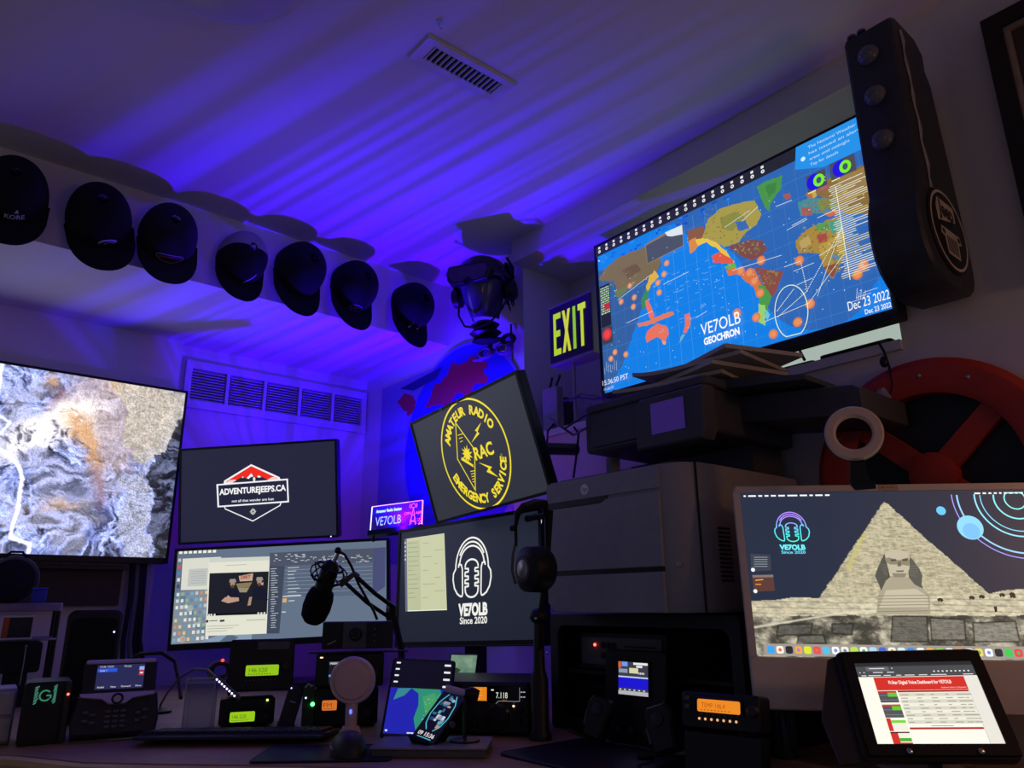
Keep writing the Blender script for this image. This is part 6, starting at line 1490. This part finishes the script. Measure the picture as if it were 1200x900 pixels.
# ------------------------------------------------------------------ two radios with green displays
GRN = lcd('a4d81a', '146.520', '4a7a10')
p = dk(288, 853)
r2 = screen_device('green_display_radio', 'lower black radio with a small yellow-green display behind the keyboard', 'radio', p, az_of(288), 3, 0.125, 0.058, 0.13, (-0.010, 0.018, 0.056, 0.022), GRN, strength=0.85)
for q_ in range(2): obj('knob', G().lathe([(0.007, 0), (0.007, 0.010), (0.005, 0.012)], 16, 'y', (0.045, -0.001, 0.016 + 0.024 * q_)), DARK, r2)
obj('power_lamp', G().ball((0.044, -0.003, 0.052), 0.0025, n=8, m=6), glow('led_yellowgreen', 'c8f050', 5), r2)
p2 = dep(304, 814, depth(p) + 0.02); p2.z = DZ + 0.067
r1 = screen_device('tabletop_radio', 'upper black radio with a wide green display stacked behind the lamp', 'radio', p2, az_of(304), 6, 0.15, 0.118, 0.14, (0.002, 0.046, 0.076, 0.024), GRN, strength=0.8)
obj('sloped_top', G().rbox((0.025, -0.001, 0.102), (0.075, 0.004, 0.018), 0.002, 0.0008), GREY, r1)
for q_ in range(8): obj('key', G().ball((-0.034 + 0.0095 * q_, -0.0012, 0.024), 0.0016, n=6, m=4), SILVER, r1)
obj('knob', G().lathe([(0.010, 0), (0.010, 0.012), (0.008, 0.014)], 18, 'y', (0.058, -0.001, 0.054)), DARK, r1)
p = dk(333, 858); p.z += 0.005
hs = thing('handset', 'dark slim handset leaning in its cradle beside the lower green radio', 'handset', p, az_of(332), 12, -14)
obj('slab', G().rbox((0, 0.01, 0.050), (0.036, 0.014, 0.092), 0.008, 0.003), DARK, hs); obj('ear_slot', G().rbox((0, 0.0012, 0.06), (0.014, 0.002, 0.003), 0.001, 0.0005), SILVER, hs); obj('cradle', G().rboxz((0, 0.012, 0.008), (0.040, 0.03, 0.016), 0.008), BLACK, hs); obj('lamp', G().ball((-0.012, 0.0005, 0.088), 0.0014, n=8, m=5), glow('led_white', 'cfd4ff', 3), hs)
# hotspot board with green lamp
p = dk(359, 858)
hb = thing('hotspot_board', 'small circuit board in a frame with a bright green lamp', 'circuit board', p, az_of(362), 6)
obj('board', G().rbox((0, 0.004, 0.055), (0.026, 0.003, 0.085), 0.003, 0.0006), mat('pcb', '12301c', 0.5), hb)
for q_ in range(5): obj('chip', G().box((-0.008 + 0.008 * (q_ % 3), 0.001, 0.025 + 0.02 * (q_ // 2)), (0.007, 0.003, 0.007)), BLACK, hb, smooth=0)
obj('green_lamp', G().ball((0.010, 0.0, 0.058), 0.0048, n=10, m=6), glow('led_green', '4af070', 5), hb); obj('white_lamp', G().ball((-0.006, 0.0, 0.072), 0.002, n=8, m=5), glow('led_white', 'cfd4ff', 3), hb)
obj('antenna', G().tube([(-0.009, 0.004, 0.094), (-0.002, 0.004, 0.102), (0.007, 0.004, 0.096)], 0.003, 6), SILVER, hb); obj('stand', G().box((0, 0.008, 0.006), (0.028, 0.02, 0.012)), BLACK, hb, smooth=0)

# ------------------------------------------------------------------ dual radio stack behind the fan
def scr_vfo(c, w, h):
    c.rect(-w / 2, -h / 2, w / 2, h / 2, '16161e'); c.rect(-w / 2, h * 0.36, w / 2, h / 2, '5a5a68'); c.text('MAIN', -w * 0.46, h * 0.37, h * 0.14, 'f0f0f0', anchor='l'); c.rect(w * 0.15, h * 0.38, w * 0.46, h * 0.47, 'd0d0d8')
    c.text('145.940.00', -w * 0.30, h * 0.06, h * 0.30, 'f8f0e0', w=w * 0.72, anchor='l', bold=0.02); c.rect(-w * 0.30, h * 0.0, w * 0.40, h * 0.03, '4a7ae0'); c.rect(-w / 2, -h * 0.20, -w * 0.18, -h * 0.10, '6a90e0'); c.rect(w * 0.0, -h * 0.2, w * 0.3, -h * 0.10, '6a3a44')
    c.text('444.650', -w * 0.38, -h * 0.38, h * 0.22, 'b8c0d8', w=w * 0.60, anchor='l'); c.rect(-w * 0.4, -h * 0.47, w * 0.4, -h * 0.43, 'a05a50')
p = dk(404, 853)
r4 = screen_device('amber_radio', 'black radio with a small orange display behind the fan', 'radio', (p.x, p.y, p.z), az_of(404), 3, 0.15, 0.082, 0.12, (-0.038, 0.044, 0.034, 0.022), lcd('d8742c', 'FM', '8a3c10'), strength=0.9)
for q_ in range(2): obj('knob', G().lathe([(0.009, 0), (0.009, 0.010), (0.007, 0.012)], 16, 'y', (0.05, -0.001, 0.025 + 0.03 * q_)), DARK, r4)
r3 = screen_device('dual_band_radio', 'black radio with a colour frequency display half hidden by the fan', 'radio', (p.x + 0.006, p.y, p.z + 0.0835), az_of(404), 3, 0.16, 0.075, 0.13, (-0.014, 0.032, 0.070, 0.048), scr_vfo)
obj('knob', G().lathe([(0.011, 0), (0.011, 0.012), (0.009, 0.014)], 18, 'y', (0.058, -0.001, 0.03)), DARK, r3); obj('lamp', G().box((-0.068, -0.001, 0.066), (0.006, 0.002, 0.002)), glow('led_warm', 'ffe0b0', 4), r3, smooth=0)
obj('top_plate', G().rboxz((0.02, 0.06, 0.077), (0.24, 0.14, 0.004), 0.006), DARK, r3)
cbx = thing('control_box', 'grey control box with a big knob on top of the dual radios', 'control box', (p.x + 0.014, p.y + 0.004, p.z + 0.1735), az_of(415))
obj('case', G().rbox((0.01, 0.05, 0.032), (0.17, 0.09, 0.062), 0.003), DARK, cbx); obj('dark_panel', G().rbox((-0.052, 0.003, 0.032), (0.045, 0.004, 0.050), 0.002, 0.0006), BLACK, cbx); obj('light_panel', G().rbox((0.002, 0.003, 0.032), (0.056, 0.005, 0.060), 0.002, 0.0006), GREY, cbx)
kb = obj('dial', G().lathe([(0.015, 0), (0.014, 0.010), (0.011, 0.014), (0.002, 0.0145)], 28, 'y', (0.004, 0.001, 0.034)), BLACK, cbx); obj('dial_ring', G().torus((0.004, -0.012, 0.034), 0.010, 0.0012, 'y', 24, 5), SILVER, kb); obj('brand_line', G().box((-0.052, 0.0005, 0.016), (0.022, 0.001, 0.002), Matrix.Rotation(-0.45, 3, 'Y')), SILVER, cbx, smooth=0)
for q_ in range(3): obj('screw', G().ball((0.050, 0.004, 0.018 + 0.014 * q_), 0.0022, n=8, m=5), SILVER, cbx)

# ------------------------------------------------------------------ keyboard, mouse, mat
kp = dk(278, 868); kp.z += 0.006
kb_ = thing('keyboard', 'flat black keyboard along the front of the desk', 'keyboard', kp, 40, 5, 0)
obj('plate', G().rboxz((0, 0.02, 0.006), (0.40, 0.13, 0.010), 0.012), BLACK, kb_)
km = G().rboxz((0, 0, 0), (0.0215, 0.019, 0.006), 0.003, 0.0015).mesh('key'); km.materials.append(DARK)
for r in range(5):
    for q_ in range(15): obj('key', km, DARK, kb_, (-0.18 + 0.0255 * q_ + 0.003 * (r % 2), -0.028 + 0.0235 * r, 0.0135))
obj('palm_rest', G().rboxz((0, -0.058, 0.0045), (0.39, 0.03, 0.007), 0.008), DARK, kb_)
p = dk(372, 884)
mp = thing('mouse_mat', 'black mouse mat at the front edge of the desk', 'mouse mat', p, 38); obj('mat', G().rboxz((0.02, 0.0, 0.0018), (0.26, 0.16, 0.003), 0.01, 0.0008), BLACK, mp); obj('stitched_edge', G().tube([(x + 0.02, y, 0.0026) for x, y in rrect(0.257, 0.157, 0.01)] + [(0.02 + 0.1285, 0.0685, 0.0026)], 0.0016, 5), DARK, mp)
p = dk(408, 886); p.z += 0.0042
mo_ = thing('computer_mouse', 'dark computer mouse in front of the fan', 'mouse', p, 20)
g = G().grid(lambda a, b_: (0.034 * math.cos(2 * PI * a) * math.cos(b_ * PI / 2) ** 0.7, 0.055 * math.sin(2 * PI * a) * math.cos(b_ * PI / 2) ** 0.7, 0.040 * math.sin(b_ * PI / 2)), 28, 10)
obj('shell', g, DARK, mo_, smooth=70); obj('wheel', G().lathe([(0.008, -0.003), (0.009, 0), (0.008, 0.003)], 16, 'x', (0, -0.026, 0.031)), GREY, mo_); obj('seam', G().tube([(0, -0.052, 0.010), (0, -0.040, 0.0285), (0, -0.015, 0.0395)], 0.0012, 5), BLACK, mo_); obj('side_grip', G().tube([(-0.033, -0.02, 0.012), (-0.0335, 0, 0.014), (-0.031, 0.02, 0.012)], 0.002, 6), SILVER, mo_)

# ------------------------------------------------------------------ hand fan in its dock
p = dk(410, 872); d = depth(p); k = d / 870
fn = thing('hand_fan', 'pale pink handheld fan standing in its dock', 'fan', p, az_of(410) + 8)
PNK = mat('pale_pink_plastic', 'd4b4bc', 0.5, var=0.03)
hz_ = 70 * k
obj('dock', G().lathe([(0.024, 0), (0.026, 0.004), (0.021, 0.022), (0.017, 0.034)], 28), PNK, fn); obj('handle', G().lathe([(0.0115, 0.02), (0.0125, 0.05), (0.0125, 0.085), (0.011, hz_ - 20 * k)], 22), PNK, fn)
obj('head_ring', G().lathe([(23 * k, -0.016), (26 * k, -0.013), (27 * k, 0.004), (25 * k, 0.016), (22 * k, 0.016), (22 * k, -0.014), (23 * k, -0.016)], 40, 'y', (0, 0, hz_)), PNK, fn)
obj('front_cap', G().lathe([(22.5 * k, 0.014), (20 * k, 0.019), (8 * k, 0.021), (0.001, 0.021)], 36, 'y', (0, 0, hz_)), PNK, fn)
for q_ in range(20):
    a = 2 * PI * q_ / 20; obj('guard_rib', G().tube([((24 * k) * math.cos(a), 0.014, hz_ + 24 * k * math.sin(a)), (15 * k * math.cos(a), 0.019, hz_ + 15 * k * math.sin(a)), (4 * k * math.cos(a), 0.020, hz_ + 4 * k * math.sin(a))], 0.0011, 5), PNK, fn)
obj('hub', G().lathe([(0.008, -0.018), (0.008, 0.016)], 18, 'y', (0, 0, hz_)), PNK, fn)
obj('power_lamp', G().ball((0, -0.0135, hz_ - 34 * k), 0.0028, 0.001, 0.005, 8, 6), glow('led_blue', '4050ff', 4), fn)

# ------------------------------------------------------------------ map tablet, phone on stand, slab
p = dk(505, 884)
gs = thing('grey_slab', 'flat grey storage box with a pale top under the phone stand', 'box', (p.x, p.y, DZ + 0.0005), 44)
obj('lid', G().rboxz((0.0, 0.025, 0.016), (0.225, 0.13, 0.004), 0.004, 0.001), LGREY, gs); obj('tray', G().rboxz((0.0, 0.025, 0.007), (0.220, 0.125, 0.013), 0.004, 0.001), GREY, gs)
tw_, tl_ = 0.13, 0.18
mt = thing('map_tablet', 'tablet on the desk showing a blue and green map below white labels', 'tablet', (0.956, 1.453, 0.906), 35.5, 40, -4.3)
obj('case', G().slab(rrect(tw_ + 0.012, tl_ + 0.012, 0.008), 0.0008, 0.009, 0.0015), BLACK, mt)
obj('kickstand', G().tube([(0, 0.009, 0.02), (0, 0.062, -0.048)], 0.004, 6), BLACK, mt)
c = Canvas(mt.matrix_world, 0.00006); hx, hz = tw_ / 2, tl_ / 2
c.rect(-hx, -hz, hx, hz, '0c0c14')
zt_ = 0.02
c.rect(-hx, -hz + 0.004, hx, zt_, '2226b4')
c.poly([(-hx * 0.30, zt_), (-hx * 0.05, zt_ - 0.012), (hx * 0.0, -0.02), (-hx * 0.1, -0.05), (hx * 0.05, -hz + 0.004), (hx, -hz + 0.004), (hx, zt_)], '2f9478')
c.poly([(hx * 0.1, 0.0), (hx * 0.5, 0.012), (hx * 0.7, -0.03), (hx * 0.3, -0.05)], '48a46c'); c.poly([(hx * 0.66, zt_), (hx, zt_), (hx, -0.01), (hx * 0.75, 0.002)], '2226b4'); c.poly([(-hx * 0.75, zt_ - 0.002), (-hx * 0.3, zt_), (-hx * 0.5, zt_ - 0.018), (-hx * 0.85, zt_ - 0.03)], '3a8c94')
rr = random.Random(14); c.rects([(x, z, x + 0.002, z + 0.002) for x, z in [(hx * (0.1 + 0.8 * rr.random()), -0.07 + 0.08 * rr.random()) for _ in range(26)]], '90d0a0')
for q_ in range(4):
    c.rect(-hx + 0.004, hz - 0.010 - 0.016 * q_, -hx + 0.013, hz - 0.006 - 0.016 * q_, 'f4f4f8'); c.rect(hx - 0.018, hz - 0.012 - 0.018 * q_, hx - 0.004, hz - 0.007 - 0.018 * q_, 'f4f4f8'); c.k -= 2
c.k += 2
c.rect(-hx * 0.25, -hz + 0.005, hx * 0.15, -hz + 0.008, 'e8e8f0'); c.rect(-hx + 0.003, -hz + 0.008, -hx + 0.008, -hz + 0.012, 'e8e8f0')
c.build('screen', screen_mat(0.9), mt)
pw_, pl_ = 0.056, 0.114
sp_ = thing('smartphone', 'smartphone tilted on a black stand with a neon figure on its screen', 'phone', (0.921, 1.327, 0.884), 66, 45, -14)
obj('body', G().slab(rrect(pw_ + 0.006, pl_ + 0.006, 0.009), 0.0006, 0.008, 0.0012), GLOSSB, sp_)
c = Canvas(sp_.matrix_world, 0.00006); hx, hz = pw_ / 2, pl_ / 2
c.rect(-hx, -hz, hx, hz, '0a0c14')
TE = '58c8d8'
for m_s in (1, -1): c.line([(m_s * x, z) for x, z in ((0.010, 0.050), (0.020, 0.030), (0.023, 0.0), (0.018, -0.022), (0.008, -0.034))], 0.0022, TE)
rr = random.Random(17)
for q_ in range(24):
    x = (rr.random() - 0.5) * 0.030; z = -0.024 + 0.068 * rr.random(); c.poly([(x + a, z + b_) for a, b_ in rrect(0.005 + 0.006 * rr.random(), 0.004 + 0.006 * rr.random(), 0.001, 1)], ('7a98b8', 'b89888', '3a6a8c', 'c8d8e8', '2a4a70', '58b0c0')[q_ % 6]); c.k -= 1
c.k += 1
c.text('09 15:36', 0, -0.048, 0.012, 'f4e8e8', bold=0.02); c.line([(-0.018, -0.052), (0.018, -0.052)], 0.0016, TE)
c.build('screen', screen_mat(0.9), sp_)
obj('stand_wedge', G().slab([(-0.026, -0.058), (0.026, -0.058), (0.022, 0.0), (-0.022, 0.0)], 0.0085, 0.034, 0.003), BLACK, sp_); obj('stand_lip', G().box((0, -0.003, -pl_ / 2 - 0.006), (0.05, 0.02, 0.006)), BLACK, sp_, smooth=0); obj('side_knob', G().lathe([(0.006, 0), (0.006, 0.007)], 14, 'x', (pw_ / 2 + 0.004, 0.006, -0.005)), GREY, sp_)
# small tablet on a stand
p = Vector((1.227, 1.664, 0.944))
st_ = thing('small_display', 'small tilted display with a greenish picture behind the transceiver', 'display', p, 58, 20, 0)
obj('case', G().slab(rrect(0.080, 0.060, 0.005), 0.0008, 0.010, 0.0015), BLACK, st_); c = Canvas(st_.matrix_world, 0.0001)
H_, W_ = 24, 34; nn = fbm(H_, W_, 5, 4, 3, 51); im = np.stack([0.36 + 0.25 * nn, 0.50 + 0.22 * nn, 0.42 + 0.20 * nn], -1); c.image(-0.036, -0.026, 0.036, 0.026, im); c.poly([(-0.036, -0.012), (-0.018, -0.006), (-0.004, -0.012), (-0.012, -0.020), (-0.036, -0.020)], '30482c'); c.build('screen', screen_mat(0.8), st_)
obj('stand', G().tube([(0, 0.010, 0.0), (0, 0.03, -0.05), (0, 0.0, -0.118)], 0.006, 8), BLACK, st_)

# ------------------------------------------------------------------ transceiver with orange screen
p = dk(566, 866)
tr = thing('transceiver', 'wide black transceiver with a small orange display and big dial', 'radio', (p.x + 0.014, p.y + 0.043, p.z + 0.002), 52, 0)
d = depth(p); k = d / 870
obj('case', G().rbox((0, 0.11, 0.055), (0.245, 0.22, 0.106), 0.006, 0.003), BLACK, tr); obj('front_panel', G().rbox((0, -0.002, 0.056), (0.235, 0.006, 0.098), 0.006, 0.001), DARK, tr)
obj('window', G().rbox((0.035, -0.0055, 0.084), (0.155, 0.003, 0.034), 0.003, 0.0006), GLOSSB, tr)
c = Canvas(tr.matrix_world, 0.0001); c.rect(-0.008, 0.070, 0.026, 0.098, 'f08c1c'); c.rects([(-0.005, 0.074 + 0.006 * q_, 0.012 + 0.003 * (q_ % 2), 0.0755 + 0.006 * q_) for q_ in range(4)], 'ffc060'); c.text('7.118', 0.060, 0.076, 0.017, 'd8e0d0', w=0.026, bold=0.01); c.rect(0.036, 0.091, 0.042, 0.094, 'e8e0d0'); c.rect(0.060, 0.072, 0.072, 0.073, '9a4a30')
c.line([(0.045, 0.063), (0.052, 0.070), (0.100, 0.070), (0.100, 0.098)], 0.0008, 'a0a0a8'); c.rects([(0.102 + 0.006 * (q_ % 2), 0.078 + 0.010 * (q_ // 2), 0.1065 + 0.006 * (q_ % 2), 0.080 + 0.010 * (q_ // 2)) for q_ in range(4)], 'b8b8c4')
c.build('display', screen_mat(0.9), tr, -0.0075)
dl_ = obj('main_dial', G().lathe([(0.028, 0), (0.028, 0.010), (0.025, 0.016), (0.012, 0.017), (0.002, 0.017)], 36, 'y', (0.052, -0.004, 0.036)), BLACK, tr); obj('dial_ring', G().torus((0.052, -0.010, 0.036), 0.0282, 0.0012, 'y', 36, 5), GREY, dl_)
for x, z in ((-0.055, 0.026), (-0.030, 0.026), (-0.005, 0.026), (0.098, 0.028), (0.100, 0.052)): obj('knob', G().lathe([(0.008, 0), (0.008, 0.012), (0.006, 0.014)], 18, 'y', (x, -0.004, z)), BLACK, tr)
for q_ in range(10): obj('key', G().rbox((-0.095 + 0.012 * (q_ % 5), -0.006, 0.048 + 0.010 * (q_ // 5)), (0.009, 0.004, 0.005), 0.001, 0.0005), GREY, tr)
obj('lamp', G().ball((0.086, -0.006, 0.060), 0.0022, n=8, m=5), glow('led_warm', 'ffe0b0', 4), tr)
hmk = thing('chrome_microphone', 'slim lavender-grey hand microphone resting before the transceiver', 'microphone', dep(538, 811, d - 0.10))
p0 = hmk.matrix_world.translation; B1 = [dep(*q_, d - 0.10) - p0 for q_ in ((522, 806), (534, 809), (545, 812), (553, 813))]
obj('handle', G().tube(B1[:3], 0.0065, 12), LAV, hmk); obj('head', G().tube([B1[2], B1[3], dep(561, 815, d - 0.10) - p0], [0.009, 0.013, 0.010], 14), BLACK, hmk)
obj('stem', G().tube([B1[2], Vector((B1[2].x, B1[2].y, DZ + 0.02 - p0.z))], 0.004, 8), BLACK, hmk); obj('foot', G().lathe([(0.03, 0), (0.03, 0.004), (0.006, 0.008)], 20, 'z', (B1[2].x, B1[2].y, DZ + 0.018 - p0.z)), BLACK, hmk)

# ------------------------------------------------------------------ podcast microphone on its boom
DM = 1.85
mc = thing('podcast_microphone', 'black foam-covered microphone in a shock mount on a boom arm', 'microphone', dep(396, 645, DM))
p0 = mc.matrix_world.translation; Q = lambda x, y, d=DM: dep(x, y, d) - p0; k = DM / 870
a0, a1 = Q(371, 712), Q(385, 672); ax = (a1 - a0).normalized()
M_ = Matrix.Translation(a0) @ Vector((0, 0, 1)).rotation_difference(ax).to_matrix().to_4x4()
g = G().lathe([(0.002, -19 * k), (9 * k, -18 * k), (14.5 * k, -12 * k), (16.5 * k, 0), (16 * k, 12 * k), (14 * k, 20 * k), (11 * k, 23 * k)], 28); obj('foam_windscreen', g.xform(M_), FOAM, mc)
g = G().lathe([(10 * k, 20 * k), (10.5 * k, 24 * k), (10.5 * k, 50 * k), (8 * k, 55 * k), (4 * k, 58 * k)], 24); obj('body', g.xform(M_), BLACK, mc)
sm_ = obj('shock_mount', G().torus((0, 0, 34 * k), 14 * k, 1.3 * k, 'z', 28, 6).xform(M_), BLACK, mc); obj('mount_ring', G().torus((0, 0, 50 * k), 15 * k, 1.3 * k, 'z', 28, 6).xform(M_), BLACK, sm_)
for q_ in range(10):
    a = 2 * PI * q_ / 10; s1 = 21 * k
    g = G().tube([(14 * k * math.cos(a), 14 * k * math.sin(a), 32 * k), (s1 * math.cos(a), s1 * math.sin(a), 38 * k), (s1 * math.cos(a + 0.3), s1 * math.sin(a + 0.3), 47 * k), (14 * k * math.cos(a + 0.35), 14 * k * math.sin(a + 0.35), 52 * k)], 0.9 * k, 6); obj('elastic_loop', g.xform(M_), BLACK, sm_)
obj('yoke', G().tube([Q(388, 668), Q(392, 656), Q(397, 646)], [3.5 * k, 3.0 * k, 2.4 * k], 10), CHROME, mc)
obj('pivot', G().ball((0, 0, 0), 4 * k, n=12, m=8), BLACK, mc)
obj('swivel', G().tube([Q(399, 686), Q(408, 678), Q(416, 672), Q(420, 676)], 3.2 * k, 8), GREY, mc)
obj('boom_rod', G().tube([Q(406, 684), Q(430, 706, 1.87), Q(454, 722, 1.9)], 2.4 * k, 8), BLACK, mc); obj('boom_rod', G().tube([Q(418, 676), Q(440, 696, 1.87), Q(462, 712, 1.9)], 2.6 * k, 8), BLACK, mc)
obj('elbow', G().rbox(tuple(Q(458, 718, 1.9)), (0.02, 0.02, 0.035), 0.006), BLACK, mc)
obj('boom_lower', G().tube([Q(460, 716, 1.9), Q(470, 760, 2.05), Q(472, 800, 2.1), Vector((Q(472, 830, 2.1).x, Q(472, 830, 2.1).y, DZ + 0.01 - p0.z))], 0.009, 8), BLACK, mc)
obj('cable', G().tube([Q(397, 646), Q(404, 650), Q(412, 664), Q(420, 684), Q(430, 702), Q(438, 716), Q(442, 726)], 1.6 * k, 7), CABLE, mc)

# ------------------------------------------------------------------ headphones on their stand
DH = 1.50
hd = thing('headphones', 'black over-ear headphones hanging from a stand beside the printer', 'headphones', dep(622, 600, DH), az_of(622) + 15)
k = DH / 870; p0 = hd.matrix_world
Ih = hd.matrix_world.inverted(); Q = lambda x, y, d=DH: Ih @ dep(x, y, d)
obj('headband', G().tube([Q(605, 640), Q(604, 618), Q(606, 602), Q(614, 594), Q(626, 590, 1.52), Q(638, 590, 1.55), Q(641, 605, 1.56), Q(641, 650, 1.56)], [1.6 * k, 2.2 * k, 4 * k, 5 * k, 5.5 * k, 5 * k, 3 * k, 2 * k], 10), BLACK, hd)
e = Q(613, 667); e2 = Q(640, 667, 1.53)
ec = obj('ear_cup', G().tube([e, e + (e2 - e) * 0.15, e + (e2 - e) * 0.8, e2], [17 * k, 26 * k, 27 * k, 23 * k], 24), BLACK, hd); obj('cup_plate', G().tube([e - (e2 - e) * 0.08, e], [9 * k, 13 * k], 20), SILVER, ec); obj('plate_ring', G().tube([e - (e2 - e) * 0.04, e + (e2 - e) * 0.06], [15 * k, 18 * k], 20), DARK, ec)
obj('yoke', G().tube([Q(604, 636), Q(601, 650), Q(600, 668), Q(604, 684)], 1.8 * k, 8), GREY, hd); obj('slider', G().ball(tuple(Q(600, 619)), 3.6 * k, n=10, m=6), BLACK, hd)
hst = thing('headphone_stand', 'black headphone stand pole beside the printer', 'stand', (dep(634, 780, 1.61).x, dep(634, 780, 1.61).y, DZ))
p0 = hst.matrix_world.translation; Q = lambda x, y, d=1.61: dep(x, y, d) - p0
obj('pole', G().tube([Q(645, 598), Q(641, 660), Q(634, 715), Q(632, 760)], 0.0065, 10), BLACK, hst); obj('top_hook', G().tube([Q(645, 606), Q(640, 604), Q(626, 606, 1.54), Q(618, 608, 1.51)], 0.007, 8), BLACK, hst)
b0 = Q(632, 790); obj('knuckle', G().ball(tuple(Q(631, 722)), 0.020, 0.020, 0.017, 14, 10), BLACK, hst)
obj('clamp', G().lathe([(0.024, 0.001), (0.024, 0.012), (0.019, 0.02), (0.019, 0.12), (0.013, 0.14), (0.010, b0.z + 0.11)], 18, 'z', (b0.x, b0.y, 0)), BLACK, hst)
for q_ in range(2): obj('glint_screw', G().ball(tuple(Q(641 - 13 * (1 - q_), 765 - 40 * (1 - q_), 1.51)), 0.003, n=8, m=5), CHROME, hst)
